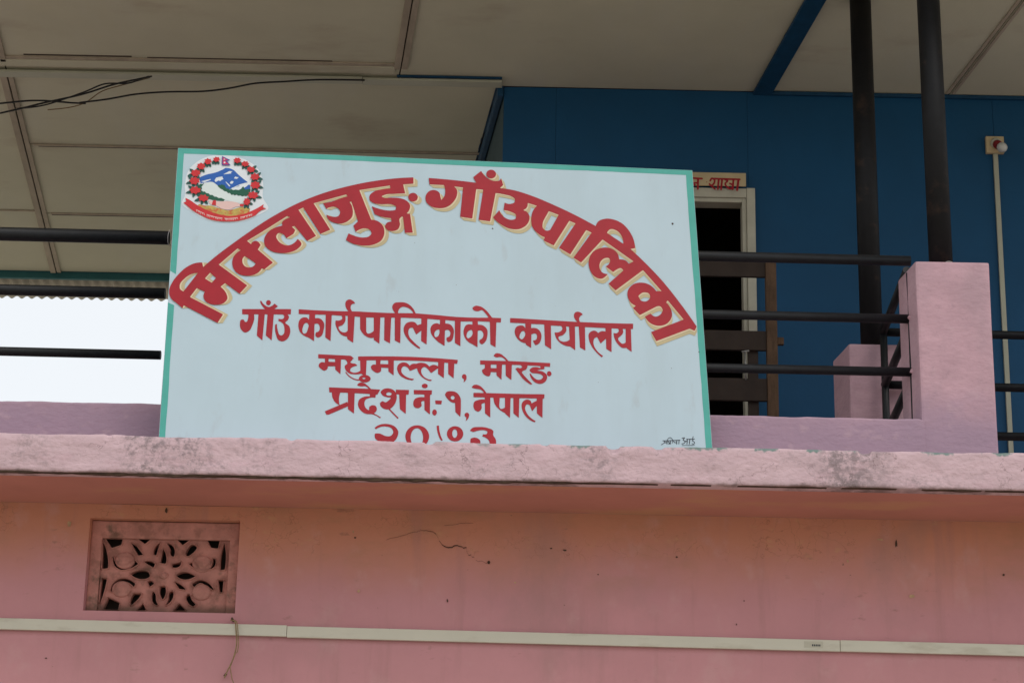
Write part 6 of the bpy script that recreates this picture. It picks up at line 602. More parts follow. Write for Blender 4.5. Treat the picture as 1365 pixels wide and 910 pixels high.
# reveal of the vent opening: sides run 7 cm into the wall
D = .075
for q in (((VX0, WY, VZ0), (VX0+.004, WY+D, VZ0), (VX0+.004, WY+D, VZ1), (VX0, WY, VZ1)), ((VX1, WY, VZ0), (VX1, WY, VZ1), (VX1-.004, WY+D, VZ1), (VX1-.004, WY+D, VZ0)),
          ((VX0, WY, VZ0), (VX1, WY, VZ0), (VX1, WY+D, VZ0), (VX0, WY+D, VZ0)), ((VX0, WY, VZ1), (VX0, WY+D, VZ1), (VX1, WY+D, VZ1), (VX1, WY, VZ1))):
    b.bm.faces.new([b.bm.verts.new(p) for p in q])
part(b, 'lower_wall', 'wall', 'pink painted lower wall turning orange towards the balcony')
# soffit and slab
b = MB(); b.box(-6, 6, 10.06, 17, 2.457, 2.50); part(b, 'soffit', 'soffit')
# balcony edge with a broken irregular arris
b = MB(); n = 1200; rings = []
for i in range(n+1):
    x = -3.2+6.4*i/n
    t = noise.fractal(Vector((x*5, 3.3, 0)), 1, 2, 5)*.006+noise.fractal(Vector((x*1.1, 9, 0)), 1, 2, 2)*.006
    ch = max(0, noise.noise(Vector((x*9, 5, 1)))-.33)*.07
    bt = noise.fractal(Vector((x*6, 8.8, 0)), 1, 2, 5)*.004
    base = 2.640-.004*(x+2.4)/5
    prof = [(10.10, 2.452), (10.004, 2.453+bt), (10.0, 2.460+bt), (10.0, 2.50), (10.0, 2.55), (10.0, 2.60-ch*.4), (10.003+ch*.4, base+t-.008-ch), (10.012+ch*.6, base+t-ch*.9), (10.05, base+t*.6-ch*.3+.001), (10.3, 2.634), (12.9, 2.634)]
    fine = prof[:2]
    for (ya, za), (yb, zb) in zip(prof[1:7], prof[2:8]):
        k_ = (1, 3, 4, 4, 3, 2)[[prof[1:7].index(v) for v in [(ya, za)]][0]]
        fine += [(ya+(yb-ya)*q/k_, za+(zb-za)*q/k_) for q in range(1, k_+1)]
    prof = fine+prof[8:]; row = []
    while len(row) < 0: pass
    for y, z in prof:
        dd = (noise.fractal(Vector((x*3, z*6, 4)), 1, 2, 4)*.007+noise.fractal(Vector((x*14, z*34, 4)), .7, 2, 4)*.0022) if y < 10.03 else 0
        row.append(b.bm.verts.new((x, y+dd, z)))
    rings.append(row)
LN = min(len(a) for a in rings)
assert all(len(a) == LN for a in rings)
for a, c in zip(rings, rings[1:]):
    for k in range(len(a)-1):
        f = b.bm.faces.new((a[k], c[k], c[k+1], a[k+1])); f.smooth = True
for xa, xb in ((-7, -3.2), (3.2, 7)):
    b.box(xa, xb, 10.0, 12.9, 2.453, 2.638)
part(b, 'balcony_slab', 'ledge', 'weathered pink plaster balcony edge with grey stains')
# blackened drip line under the edge
b = MB(); n = 500; rings = []
for i in range(n+1):
    x = -3.2+6.4*i/n
    h = .008+.009*noise.fractal(Vector((x*7, 1, 7)), .9, 2, 6)
    if x > -.1: h *= max(0, (.55-x)/.65)
    if x > 2.0: h = .006*max(0, noise.noise(Vector((x*8, 2, 2)))+.3)
    if -3 < x < -2.1: h *= .55
    h = max(-.001, h)
    y0 = 10.010
    rings.append([b.bm.verts.new(p) for p in ((x, y0, 2.455), (x, y0, 2.452-h), (x, y0+.03, 2.452-h*.8), (x, y0+.03, 2.455))])
for a, c in zip(rings, rings[1:]):
    for k in range(4): b.bm.faces.new((a[k], c[k], c[(k+1) % 4], a[(k+1) % 4]))
part(b, 'drip_line', 'grime')
b = MB(); b.box(-6.5, 6, 12.9, 17.2, 2.52, 2.636); part(b, 'upper_floor', 'slab')
# parapet between the pillars
def rough_box(b, x0, x1, y0, y1, z0, z1, seed, amp=.004, dx=.03, bev=.012, shear=0):
    n = max(2, round((x1-x0)/dx)); rings = []
    for i in range(n+1):
        x = x0+(x1-x0)*i/n
        t = noise.fractal(Vector((x*6, seed, 0)), 1, 2, 5)*amp
        k = min(1, min(i, n-i)/1.0)
        tt_ = t-(bev*.8 if i in (0, n) else 0)
        rings.append([b.bm.verts.new((x+shear*(y-y0), y, z)) for y, z in ((y0, z0), (y0, z1+tt_-bev), (y0+bev*.35, z1+tt_-bev*.3), (y0+bev, z1+tt_), (y1-bev, z1+tt_), (y1, z1+tt_-bev), (y1, z0))])
    for a, c in zip(rings, rings[1:]):
        for j in range(6):
            f = b.bm.faces.new((a[j], c[j], c[j+1], a[j+1])); f.smooth = j in (1, 2, 3, 4)
    b.bm.faces.new(rings[0]); b.bm.faces.new(rings[-1][::-1])
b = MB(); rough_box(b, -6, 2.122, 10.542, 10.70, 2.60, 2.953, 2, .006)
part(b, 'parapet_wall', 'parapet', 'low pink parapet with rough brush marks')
def pillar(x0, x1, y0, y1, z1, sh):
    b = MB(); bm = b.bm
    b.box(x0, x1, y0, y1, 2.60, z1, .013, sh)
    bmesh.ops.subdivide_edges(bm, edges=[e_ for e_ in bm.edges if e_.calc_length() > .25], cuts=6, use_grid_fill=True)
    for v in bm.verts:
        d = noise.fractal(v.co*3.0+Vector((x0, 0, 0)), 1, 2, 4)*.004
        v.co += Vector((d, d, d*.8))
    for f in bm.faces: f.smooth = False
    return part(b, 'pillar', 'parapet')
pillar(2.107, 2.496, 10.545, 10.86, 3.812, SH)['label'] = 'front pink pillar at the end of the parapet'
pillar(1.906, 2.323, 11.52, 11.86, 3.660, SH)['label'] = 'rear pink pillar partly hidden behind the front one'  # rear pillar, its railing and pole scaled about the camera as a group

# upper rooms: blue sheet wall with a doorway
CZ = 5.87
BY = 13.0
uw = bpy.data.objects.new('upper_wall', None); COL.objects.link(uw); uw.parent = bld; uw.matrix_parent_inverse = Matrix.Translation(-bld.location); uw['label'] = 'dark blue sheet clad wall of the upper rooms'
DX0, DX1, DZ = .60, 1.501, 5.095
def wpanel(x0, x1, z0, z1, bev=.0015, y=BY):
    b = MB(); b.box(x0+.0006, x1-.0006, y, y+.03, z0, z1, bev); return part(b, 'wall_panel', 'blue', None, uw)
wpanel(-.087, .26, 2.636, CZ-.004); wpanel(.26, DX0, 2.636, DZ+.004); wpanel(.26, 1.524, DZ+.006, CZ-.004)
wpanel(1.524, 3.149, 2.636, CZ-.004, y=BY+.002); wpanel(3.149, 6.0, 2.636, CZ-.004)
b = MB(); b.box(DX0-.25, 1.523, BY+.031, BY+.09, DZ+.01, CZ-.01); b.box(-.08, DX0-.01, BY+.032, BY+.09, 2.64, CZ-.01); b.box(1.53, 6.0, BY+.034, BY+.09, 2.64, CZ-.01)
part(b, 'backing', 'dark', None, uw)
# side wall running back, with a paler lower face
b = MB(); b.box(-.087, -.05, BY+.031, 17.0, 2.64, CZ-.004, 0, SH); part(b, 'side_wall', 'side', None, uw)
b = MB(); b.box(-.128, -.0885, BY-.02, 17.0, CZ-.075, CZ-.006, .006, SH); part(b, 'edge_beam', 'dblue', None, uw)
b = MB(); b.box(-.79, -.10, BY-.155, BY-.135, CZ-.014, CZ-.002, .002); b.box(1.62, 6.0, BY-.028, BY-.004, CZ-.03, CZ-.006, .004); part(b, 'top_rail', 'dblue', None, uw)
# room behind the doorway: floor, back, sides
b = MB(); b.box(-.5, 6, 16.9, 16.96, 2.64, CZ+.018); b.box(5.9, 6, 13.1, 16.9, 2.64, CZ-.02); b.box(-.3, 5.9, 13.1, 16.9, 2.637, 2.66); part(b, 'room_shell', 'dark', None, uw)

# ceiling boards, one by one, with seams between
ce = bpy.data.objects.new('ceiling', None); COL.objects.link(ce); ce.parent = bld; ce.matrix_parent_inverse = Matrix.Translation(-bld.location); ce['label'] = 'cream boarded verandah ceiling'
def sx(x, y): return x+SH*(y-13)      # x of a seam that passes x at Y = 13
def cpanel(xa, xb, y0, y1, dz=0, g=.005):
    z = CZ+dz; n = 6
    b = MB(); tilt = random.uniform(-.003, .003)
    top = .012
    P4 = [(sx(xa, y0)+g, y0+g), (sx(xb, y0)-g, y0+g), (sx(xb, y1)-g, y1-g), (sx(xa, y1)+g, y1-g)]
    b.hexa([(P4[0][0], P4[0][1], z+tilt), (P4[1][0], P4[1][1], z), (P4[2][0], P4[2][1], z), (P4[3][0], P4[3][1], z-tilt)]+[(x, y, z+top) for x, y in P4])
    # light sag
    return part(b, 'ceiling_board', 'ceiling', None, ce)
LX = [-6.2, -3.38, -.79, 1.66, 2.86, 6.0]
for xa, xb in zip(LX, LX[1:]):
    if xa > -.8: cpanel(xa, xb, 10.25, 13.004)
    else: cpanel(xa, xb, 10.25, 12.70); cpanel(xa, xb, 12.70, 12.96, .003)
for xa, xb in zip(LX[:1]+LX[1:3], LX[1:3]+[-.10]):
    pass
for (xa, xb, rows) in ((-6.2, -3.38, (12.96, 15.50, 16.93)), (-3.38, -.128, (12.96, 14.17, 15.55, 16.93))):
    for y0, y1 in zip(rows, rows[1:]): cpanel(xa, xb, y0, y1, random.uniform(0, .004), .009)
# cover strips along the seams
def strip(x, w, y0, y1, material, dz=.016, name='cover_strip', off=0):
    b = MB(); a = sx(x, y0)+off; c = a-w/2
    b.box(a-w/2, a+w/2, y0, y1, CZ-dz, CZ-.0015, .003, SH); return part(b, name, material, None, ce)
strip(-.79, .042, 10.3, 12.74, 'batten', off=-.025); strip(-.79, .040, 10.3, 12.74, 'batten', .013, off=.024)
strip(-3.38, .04, 12.2, 12.74, 'batten'); strip(-3.38, .045, 12.97, 16.92, 'batten', off=-.026); strip(-3.38, .035, 12.97, 16.92, 'batten', .012, off=.022)
strip(2.86, .022, 10.3, 12.96, 'batten', .010, off=-.018); strip(2.86, .020, 10.3, 12.96, 'batten', .010, off=.022)
b = MB(); xm = sx(1.625, 10.3); b.box(xm-.062, xm+.062, 10.3, 12.998, CZ-.028, CZ-.004, .006, SH); part(b, 'ceiling_beam', 'dblue', 'dark blue roughly painted ceiling beam', ce)
def ragged(xc, w0, w1, y0, y1, amp, name='ragged_paint_edge'):
    b = MB(); n = 160; A = []; Bq = []
    for i in range(n+1):
        y = y0+(y1-y0)*i/n; x = xc+SH*(y-y0)
        A.append(b.bm.verts.new((x-w0-amp*max(-.3, noise.fractal(Vector((y*3.7, 1.3, .4)), 1, 2, 6)), y, CZ-.0025)))
        Bq.append(b.bm.verts.new((x+w1+amp*max(-.3, noise.fractal(Vector((y*3.1, 5.7, .8)), 1, 2, 6)), y, CZ-.0025)))
    for i in range(n): b.bm.faces.new((A[i], Bq[i], Bq[i+1], A[i+1]))
    return part(b, name, 'dblue', None, ce)
ragged(xm, .058, .062, 10.3, 12.99, .016)
ragged(-.13, .012, .0, 12.97, 16.9, .016)
b = MB(); b.box(-6, -.80, 12.665, 12.70, CZ-.012, CZ-.001, .002); part(b, 'cover_strip', 'batten', None, ce)
b = MB(); b.box(-6, -.80, 12.704, 12.80, CZ-.016, CZ-.001, .002); part(b, 'cover_strip', 'ceiling', None, ce)
b = MB(); b.box(-6.4, 6.2, 10.2, 17.0, CZ+.02, CZ+.03); part(b, 'ceiling_void', 'gap', None, ce)
for y0, y1, x0, x1 in ((14.182, 14.196, -3.42, -2.2), (14.182, 14.190, -2.2, -.25), (15.562, 15.580, -3.6, -2.6), (12.640, 12.655, -3.2, -2.5), (12.652, 12.660, -2.4, -1.2)):
    b = MB(); b.box(x0, x1, y0, y1, CZ-.0035, CZ+.004); part(b, 'seam_gap', 'gap', None, ce)
for y0, y1, x0, x1 in ((14.155, 14.175, -3.45, -.25), (15.53, 15.555, -3.6, -.4), (15.49, 15.505, -6.2, -3.72)):
    b = MB(); b.box(x0, x1, y0, y1, CZ-.007, CZ+.002, .001); part(b, 'seam_strip', 'batten', None, ce)
# unseen roof slab added to block the sky, then the far eave
b = MB(); b.box(-6.6, 6.4, 10.0, 17.02, CZ+.05, CZ+.12); part(b, 'roof_sky_block', 'roof')
b = MB(); b.box(-6.4, .2, 16.94, 16.98, CZ-.055, CZ+.04, .004); part(b, 'eave_fascia', 'tfascia')
b = MB(); n = 1500; rows = []
for i in range(n+1):
    x = -6.5+7*i/n; z = .011*sin(2*pi*x/.086)
    rows.append([b.bm.verts.new(p) for p in ((x, 16.99, CZ-.012+z), (x, 17.48, CZ-.050+z), (x, 17.48, CZ-.046+z), (x, 16.99, CZ-.008+z))])
for a, c in zip(rows, rows[1:]):
    for k in range(4):
        f = b.bm.faces.new((a[k], c[k], c[(k+1) % 4], a[(k+1) % 4])); f.smooth = True
part(b, 'corrugated_eave', 'sheet', 'corrugated roof edge showing its wavy profile')
# crack and paint flakes on the lower wall
def ribbon(pts, ws, y, name, material):
    b = MB(); L = []
    for i, (x, z) in enumerate(pts):
        wd = ws[i] if isinstance(ws, list) else ws
        L.append((b.bm.verts.new((x, y, z+wd/2)), b.bm.verts.new((x+wd*.3, y, z-wd/2))))
    for p, q in zip(L, L[1:]): b.bm.faces.new((p[0], q[0], q[1], p[1]))
    return part(b, name, material)
WM = WY-.0065
for (u_, v_, r_) in ((-.095, 1.27, .004), (.125, 1.30, .002), (.19, 1.29, .0025), (-.5, 1.16, .0018), (.86, 1.36, .006), (-.28, .93, .0018), (.45, .42, .002), (.83, .52, .0022), (.975, .62, .003)):
    q_ = MB(); q_.bm.faces.new([q_.bm.verts.new((u_+r_*cos(k*pi/4)*random.uniform(.5, 1.2), v_+r_*sin(k*pi/4)*random.uniform(.7, 1.4), .0011)) for k in range(8)]); q_.build('speck', 'grime', sign)
def jag(pts, k=4, a=.005):
    o = []
    for p, q in zip(pts, pts[1:]):
        for j in range(k): o.append((p[0]+(q[0]-p[0])*j/k+random.uniform(-a, a), p[1]+(q[1]-p[1])*j/k+random.uniform(-a, a)))
    return o+[pts[-1]]
cp = jag([(-.45, 2.352), (-.38, 2.348), (-.352, 2.31), (-.332, 2.271), (-.30, 2.262), (-.256, 2.28), (-.215, 2.262), (-.198, 2.227), (-.17, 2.215)])
ribbon(cp, [.0015+.0042*sin(pi*i/(len(cp)-1)) for i in range(len(cp))], WM, 'plaster_crack', 'grime')
for pts in ([(-.62, 2.30), (-.50, 2.335), (-.45, 2.345)], [(-.16, 2.20), (-.09, 2.185)], [(-.33, 2.375), (-.25, 2.39), (-.18, 2.392)]):
    q = jag(pts, 6, .004); ribbon(q, .0014, WM, 'plaster_crack', 'grime')
def chip(x, z, r, material, name='wall_mark', sq=1.0):
    b = MB(); n = 9
    b.bm.faces.new([b.bm.verts.new((x+r*cos(2*pi*k/n)*random.uniform(.6, 1.2), WM-.0006, z+sq*r*sin(2*pi*k/n)*random.uniform(.6, 1.2))) for k in range(n)])
    return part(b, name, material)
def wx(px, py):   # unused pass-through; wall mark positions below were taken from image pixels
    return px, py
for x, z, r, mm, sq in ((-.094, 2.191, .009, 'grime', 1), (.29, 2.262, .012, 'grime', .4), (.22, 2.27, .006, 'grime', .6), (-.78, 2.305, .006, 'grime', 1), (-.79, 2.335, .005, 'chip', 1.6), (-2.24, 2.345, .012, 'chip', 1.3), (-1.75, 2.425, .009, 'grime', 1.6),
      (.86, 2.238, .006, 'grime', 1), (1.98, 2.33, .007, 'grime', 3.0), (1.73, 2.235, .007, 'chip', 1), (2.52, 2.18, .007, 'grime', 1), (-.75, 2.03, .008, 'chip', 1), (-.30, 1.99, .004, 'grime', 2.5), (.04, 2.09, .005, 'chip', 1), (.46, 2.14, .004, 'grime', 1), (1.2, 2.02, .004, 'grime', 1), (1.9, 2.35, .02, 'chip', .25), (1.16, 1.90, .004, 'grime', 1.2), (-2.3, 1.66, .006, 'grime', .8), (2.05, 2.06, .018, 'chip', .5)):
    chip(x, z, r, mm, 'wall_mark', sq)

# ============================================================ VENT GRILLE (cast cement block set in the wall)
vent = empty('ventilation_grille', 'rectangular pierced cement ventilation block with flower scroll pattern, set in the pink wall', 'vent grille', (-1.753, 10.76, 1.905))
lo = outlines('vent')
outer = [(VX0+.001, VZ0+.001), (VX1-.001, VZ0+.001), (VX1-.001, VZ1-.001), (VX0+.001, VZ1-.001)]
def inset(L, d):
    n = len(L); A = sum(L[i-1][0]*L[i][1]-L[i][0]*L[i-1][1] for i in range(n)); sg = 1 if A > 0 else -1
    o = []
    for i in range(n):
        a, b_, c = Vector(L[i-1]), Vector(L[i]), Vector(L[(i+1) % n]); t = (c-a)
        if t.length < 1e-6: o.append(L[i]); continue
        t.normalize(); nn = Vector((-t.y, t.x))*sg*d
        o.append((b_.x+nn.x, b_.y+nn.y))
    return o
me = filled('scroll_panel', [outer]+lo, .016)
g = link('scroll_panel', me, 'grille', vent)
rot = Matrix(((1, 0, 0, 0), (0, 0, -1, 0), (0, 1, 0, 0), (0, 0, 0, 1)))   # local xy -> world xz
g.matrix_parent_inverse = Matrix.Translation(-vent.location); g.matrix_basis = Matrix.Translation(Vector((0, 10.777, 0))) @ rot
# raised ribs round each opening give the cast relief
rb = MB()
for L in lo:
    if len(L) < 5 or area(L) < 4e-5: continue
    n = len(L); L2 = inset(L, -.0075); L3 = inset(L, -.0035)
    r0 = [rb.bm.verts.new((x, 10.7605, z)) for x, z in L]; r1 = [rb.bm.verts.new((x, 10.742, z)) for x, z in L3]; r3 = [rb.bm.verts.new((x, 10.7607, z)) for x, z in L2]
    for i in range(n):
        j = (i+1) % n
        for a, c in ((r0, r1), (r1, r3)):
            f = rb.bm.faces.new((a[i], a[j], c[j], c[i])); f.smooth = True
o = rb.build('raised_rim', 'grille', vent); o.matrix_parent_inverse = Matrix.Translation(-vent.location)
fb = MB()
fx0, fx1, fz0, fz1 = -2.076, -1.424, 1.912, 2.262
def vp(mb, nm, mm):
    o = mb.build(nm, mm, vent); o.matrix_parent_inverse = Matrix.Translation(-vent.location); return o
fb.box(VX0+.002, fx0, 10.735, 10.7595, VZ0+.002, VZ1-.002, .008); fb.box(fx1, VX1-.002, 10.735, 10.7595, VZ0+.002, VZ1-.002, .008); fb.box(VX0+.0025, VX1-.0025, 10.7325, 10.7592, 2.288, VZ1-.003, .010)
vp(fb, 'frame', 'grille')
# round bosses in the four corners and the centre
for (x, z, r) in ((-1.955, 2.178, .052), (-1.962, 2.030, .05), (-1.56, 2.168, .052), (-1.555, 2.022, .05), (-1.752, 2.105, .022)):
    bs = MB()
    for k, (rr, yy) in enumerate(((r, 10.7605), (r*.86, 10.747), (r*.6, 10.752), (r*.45, 10.745), (r*.15, 10.744))):
        ring = [bs.bm.verts.new((x+rr*cos(2*pi*i/24), yy, z+rr*.85*sin(2*pi*i/24))) for i in range(24)]
        if k:
            for i in range(24):
                f = bs.bm.faces.new((prev[i], prev[(i+1) % 24], ring[(i+1) % 24], ring[i])); f.smooth = True
        prev = ring
    bs.bm.faces.new(prev); vp(bs, 'boss', 'grille')
db = MB(); db.box(VX0-.05, VX1+.05, 10.85, 11.1, VZ0-.05, VZ1+.05); vp(db, 'dark_recess', 'dark')

# ============================================================ RAILINGS
def rail_part(b, parent, name='rail', mm='steel', label=None):
    o = b.build(name, mm, parent); o.matrix_parent_inverse = Matrix.Translation(-parent.location)
    if label: o['label'] = label
    return o
RY = 10.70
fr_ = empty('balcony_railing', 'black pipe railing of three horizontal bars above the pink parapet behind the name board', 'railing', (0, RY, 2.95))
for z0, z1, r, rr in ((3.921, 3.913, .037, .026), (3.603, 3.601, .029, .025), (3.268, 3.26, .024, .024)):
    rail_part(MB().tube([(-6, RY, z0+.01), (-1.838, RY, z1)], r, 20), fr_)
for z0, z1, r in ((3.885, 3.867, .027), (3.557, 3.542, .0245), (3.256, 3.250, .024)):
    rail_part(MB().tube([(-1.80, RY+.001, z0), (2.112, RY+.001, z1)], r, 20), fr_)
rail_part(MB().box(2.088, 2.100, 10.69, 10.71, 2.96, 3.80), fr_, 'end_plate', 'steel')
rail_part(MB().box(2.0995, 2.1045, 10.664, 10.684, 2.96, 3.78), fr_, 'weld_edge', 'rust')
for zz in (3.541, 3.249):
    bb = MB(); bmesh.ops.create_icosphere(bb.bm, subdivisions=2, radius=.017)
    for v in bb.bm.verts: v.co = Vector((2.098, RY-.022, zz))+v.co*random.uniform(.75, 1.2)
    rail_part(bb, fr_, 'weld_bead', 'pillar')
rail_part(MB().tube([(-1.80, RY, 2.93), (-1.80, RY, 3.93)], .02, 12), fr_, 'post')
wl = smooth_path([(-1.835+.004*sin(k), RY+.042*cos(k*pi/4), 3.913+.042*sin(k*pi/4)) for k in range(9)], 3)
rail_part(MB().tube(wl, .0018, 6), fr_, 'binding_wire', 'rust')
rr_ = empty('rear_railing', 'black pipe railing behind the front pillar, returning from its back corner to a thin upright', 'railing', (2.094, 11.46, 2.64))
for z, zf in ((3.712, 3.865), (3.403, 3.543), (3.120, 3.248)):
    rail_part(MB().tube([(2.10, 11.47, z+.004), (6, 11.47, z-.012)], .024, 16), rr_)
    rail_part(MB().tube([(2.12, 10.84, zf), (2.092, 11.46, z)], .023, 16), rr_)
rail_part(MB().tube([(2.094, 11.46, 2.64), (2.094, 11.46, 3.712)], .021, 16), rr_, 'post')
p1 = empty('support_pole', 'black steel roof pole standing on the rear pink pillar', 'pole', (2.055, 11.62, 3.66), 'black poles holding the verandah roof')
rail_part(MB().tube([(2.055, 11.62, 3.655), (2.053, 11.62, CZ)], .0635, 28), p1, 'shaft', 'pole')
p2 = empty('support_pole', 'thicker looking black steel roof pole standing on the front pink pillar', 'pole', (2.276, 10.72, 3.81), 'black poles holding the verandah roof')
rail_part(MB().tube([(2.279, 10.72, 3.80), (2.270, 10.72, CZ)], .0625, 28), p2, 'shaft', 'pole')
tw = smooth_path([(2.30+.028*cos(a), 10.62, 3.815+.024*sin(a)) for a in [pi*k/8 for k in range(9)]], 2)
o = MB().tube(tw, .003, 6).build('wire_loop', 'metal'); tag(o, 'small bent wire loop on top of the front pink pillar', 'wire')

# ============================================================ CABLE TRUNKING ON THE LOWER WALL
tr = empty('cable_trunking', 'long cream plastic cable trunking running across the pink lower wall', 'cable trunking', (0, 10.67, 1.8))
def zc(x): return 1.8085-.0056*x+.0
for x0, x1, dz in ((-6, -1.102, .003), (-1.100, 1.676, -.001), (1.678, 6, .0)):
    za, zb = zc(x0)+dz, zc(x1)+dz; h = .0285; y0, y1 = 10.662, 10.684
    rail_part(MB().hexa([(x0, y0, za-h), (x1, y0, zb-h), (x1, y1, zb-h), (x0, y1, za-h), (x0, y0, za+h), (x1, y0, zb+h), (x1, y1, zb+h), (x0, y1, za+h)], .003), tr, 'trunking_length', 'pvc')
st = MB(); st.box(1.495, 1.590, 10.6612, 10.6618, 1.786, 1.818); rail_part(st, tr, 'printed_sticker', 'frame')
st = MB()
for k in range(5): st.box(1.535+k*.009, 1.541+k*.009, 10.6605, 10.6610, 1.793, 1.803)
rail_part(st, tr, 'sticker_print', 'black')
# twine hanging from a nail
t0 = smooth_path([(-1.385, 10.655, 1.865), (-1.362, 10.648, 1.858), (-1.352, 10.646, 1.80), (-1.347, 10.650, 1.74), (-1.362, 10.66, 1.67), (-1.392, 10.665, 1.60), (-1.40, 10.665, 1.575)])
twn = empty('twine', 'frayed jute twine hanging from a nail over the cream trunking below the vent grille', 'twine', (-1.36, 10.66, 1.86))
rail_part(MB().tube(t0, .0032, 6), twn, 'strand', 'twine')
rail_part(MB().tube([p+Vector((.010, -.003, -.004)) for p in t0[:22]]+[Vector((-1.35, 10.655, 1.70)), Vector((-1.375, 10.665, 1.63)), Vector((-1.362, 10.668, 1.57)), Vector((-1.34, 10.668, 1.53))], .0022, 6), twn, 'strand', 'twine')
rail_part(MB().tube([(-1.377, 10.645, 1.872), (-1.375, 10.69, 1.866)], .006, 8), twn, 'nail', 'grime')
rail_part(MB().tube([(-1.392, 10.672, 1.60), (-1.402, 10.672, 1.585)], .006, 8), twn, 'knot', 'grime')

# ============================================================ CEILING TRUNKING AND LOOSE WIRES
ct = empty('ceiling_trunking', 'pale greenish cable trunking under the verandah ceiling, ending at the blue corner', 'cable trunking', (-3, 12.9, CZ))
for x0, x1, y0, y1 in ((-6, -1.02, 12.85, 12.94), (-1.018, -.10, 12.862, 12.952)):
    rail_part(MB().box(x0, x1, y0, y1, CZ-.034, CZ-.0175, .003), ct, 'trunking_length', 'pvcg')
def wire(pts, label, mm='cable', r=.006, group=None):
    o = MB().tube(smooth_path(pts), r, 6).build('loose_wire', mm); tag(o, label, 'wire', group); return o
GW = 'loose wires hanging below the ceiling'
wire([(-4.2, 12.6, 5.38), (-3.308, 12.6, 5.50), (-3.07, 12.6, 5.525), (-2.85, 12.6, 5.514), (-2.76, 12.6, 5.512)], 'short black wire from the left edge ending under the ceiling boards', group=GW)
wire([(-2.80, 12.6, 5.516), (-2.62, 12.6, 5.545), (-2.449, 12.6, 5.582), (-2.25, 12.6, 5.603), (-2.018, 12.6, 5.612), (-1.85, 12.6, 5.637), (-1.684, 12.6, 5.675), (-1.50, 12.64, 5.71), (-1.30, 12.8, 5.80), (-1.0, 12.84, 5.822)], 'long black wire rising to the trunking above the middle of the name board', group=GW)
wire([(-4.2, 12.6, 5.2), (-3.302, 12.6, 5.432), (-3.021, 12.6, 5.512), (-2.786, 12.6, 5.575), (-2.599, 12.6, 5.645), (-2.43, 12.62, 5.70), (-2.39, 12.8, 5.80)], 'lower black wire of the twisted pair at top left', group=GW)
wire([(-3.2, 12.61, 5.47), (-3.021, 12.61, 5.50), (-2.786, 12.61, 5.592), (-2.65, 12.61, 5.655), (-2.50, 12.62, 5.668), (-2.41, 12.8, 5.80)], 'upper black wire of the twisted pair at top left', group=GW, r=.005)
wire([(-3.0, 12.6, 5.462), (-2.86, 12.6, 5.482), (-2.76, 12.6, 5.52), (-2.66, 12.6, 5.60), (-2.52, 12.62, 5.66), (-2.40, 12.8, 5.79)], 'thin brown wire loosely following the black pair', 'ycable', .0035, GW)

# ============================================================ DOORWAY, SIGN PLATE, WALL LAMP, RACK
df = empty('door_frame', 'cream door frame round the dark open doorway in the blue wall', 'door frame', (1.05, 12.98, 2.64))
rail_part(MB().box(1.508, 1.563, 12.955, 13.03, 2.64, 5.165, .004), df, 'jamb', 'frame')
rail_part(MB().box(1.480, 1.5065, 12.975, 13.09, 2.64, 5.10, .003), df, 'stop', 'frame')
rail_part(MB().box(.53, .59, 12.955, 13.03, 2.64, 5.165, .004), df, 'jamb', 'frame')
rail_part(MB().box(.591, 1.507, 12.958, 13.03, 5.098, 5.162, .004), df, 'lintel', 'frame')
rail_part(MB().box(.592, 1.479, 12.974, 13.09, 5.070, 5.097, .003), df, 'stop', 'frame')
dl = MB(); dl.box(.60, .64, 13.1, 13.95, 2.66, 5.06); rail_part(dl, df, 'open_door_leaf', 'dwood')
pl = empty('door_sign', 'small cream plate with red lettering above the dark doorway', 'door sign', (1.2, 12.95, 5.2))
rail_part(MB().box(.62, 1.503, 12.9405, 12.952, 5.170, 5.262, .002), pl, 'plate', 'plate')
tx = link('lettering', filled('lettering', outlines('door_text')), 'red', pl)
tx.matrix_parent_inverse = Matrix.Translation(-pl.location); tx.matrix_basis = Matrix.Translation(Vector((0, 12.9385, 0))) @ rot
lp = empty('wall_lamp', 'cream square lamp holder with a white bulb on the blue wall at far right', 'lamp', (3.147, 12.98, 5.51))
rail_part(MB().box(3.088, 3.206, 12.965, 12.999, 5.452, 5.568, .004), lp, 'base_plate', 'plate')
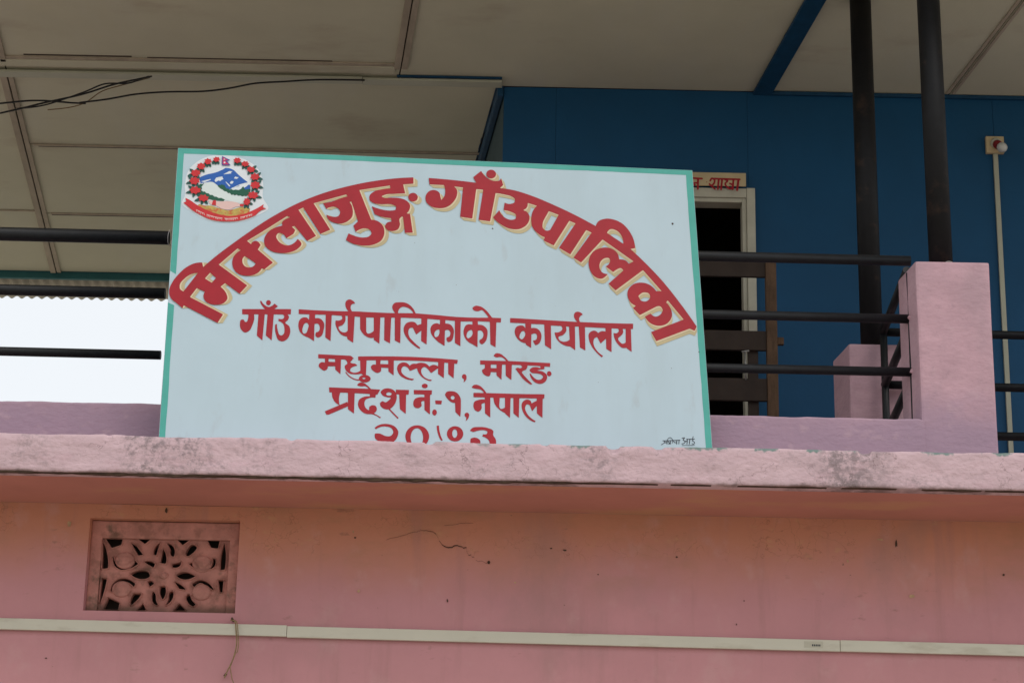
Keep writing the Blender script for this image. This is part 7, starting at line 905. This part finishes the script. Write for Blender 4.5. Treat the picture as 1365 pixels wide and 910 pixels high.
def lathe(prof, c, axis, n=20):
    b = MB(); axis = Vector(axis).normalized(); a = Vector((1, 0, 0)); u = axis.cross(a).normalized(); v = axis.cross(u); prev = None
    for r, h in prof:
        ring = [b.bm.verts.new(Vector(c)+axis*h+(u*cos(2*pi*k/n)+v*sin(2*pi*k/n))*r) for k in range(n)]
        if prev:
            for k in range(n):
                f = b.bm.faces.new((prev[k], prev[(k+1) % n], ring[(k+1) % n], ring[k])); f.smooth = True
        else: b.bm.faces.new(ring)
        prev = ring
    b.bm.faces.new(prev); return b
ax = (.25, -.75, -.62)
rail_part(lathe([(.036, 0), (.036, .012), (.028, .022), (.027, .04)], (3.147, 12.965, 5.520), ax), lp, 'holder', 'frame')
rail_part(lathe([(.0285, .020), (.0295, .030), (.0290, .055), (.022, .060)], (3.147, 12.965, 5.520), ax), lp, 'holder_ring', 'redp')
rail_part(lathe([(.014, .058), (.018, .066), (.029, .082), (.034, .102), (.029, .122), (.016, .134), (.003, .138)], (3.147, 12.965, 5.520), ax), lp, 'bulb', 'bulb')
wc = empty('lamp_trunking', 'thin vertical cream trunking running down the blue wall from the lamp holder', 'cable trunking', (3.15, 12.98, 2.64))
rail_part(MB().box(3.134, 3.165, 12.978, 12.999, 2.64, 5.451, .003), wc, 'trunking_length', 'pvcg')
rk = empty('wooden_rack', 'brown wooden rack with dark cross boards standing in front of the doorway', 'rack', (1.3, 12.3, 2.64))
rail_part(MB().box(1.537, 1.602, 12.27, 12.33, 2.64, 4.415, .005), rk, 'post', 'wood')
rail_part(MB().box(.72, .785, 12.27, 12.33, 2.64, 4.415, .005), rk, 'post', 'wood')
for z0, z1 in ((4.318, 4.420), (3.850, 3.972), (3.533, 3.672)):
    rail_part(MB().box(.786, 1.536, 12.285, 12.312, z0, z1, .003), rk, 'cross_board', 'dwood')
rail_part(MB().box(1.425, 1.488, 12.313, 12.34, 2.64, 3.97, .003), rk, 'back_stile', 'dwood')
rail_part(MB().box(1.603, 1.642, 12.285, 12.320, 3.890, 3.935, .004), rk, 'peg', 'wood')
rail_part(MB().tube([(1.408, 12.28, 3.66), (1.406, 12.28, 3.838)], .006, 8).tube([(1.385, 12.28, 3.836), (1.43, 12.275, 3.842)], .006, 8), rk, 'hook_bolt', 'metal')
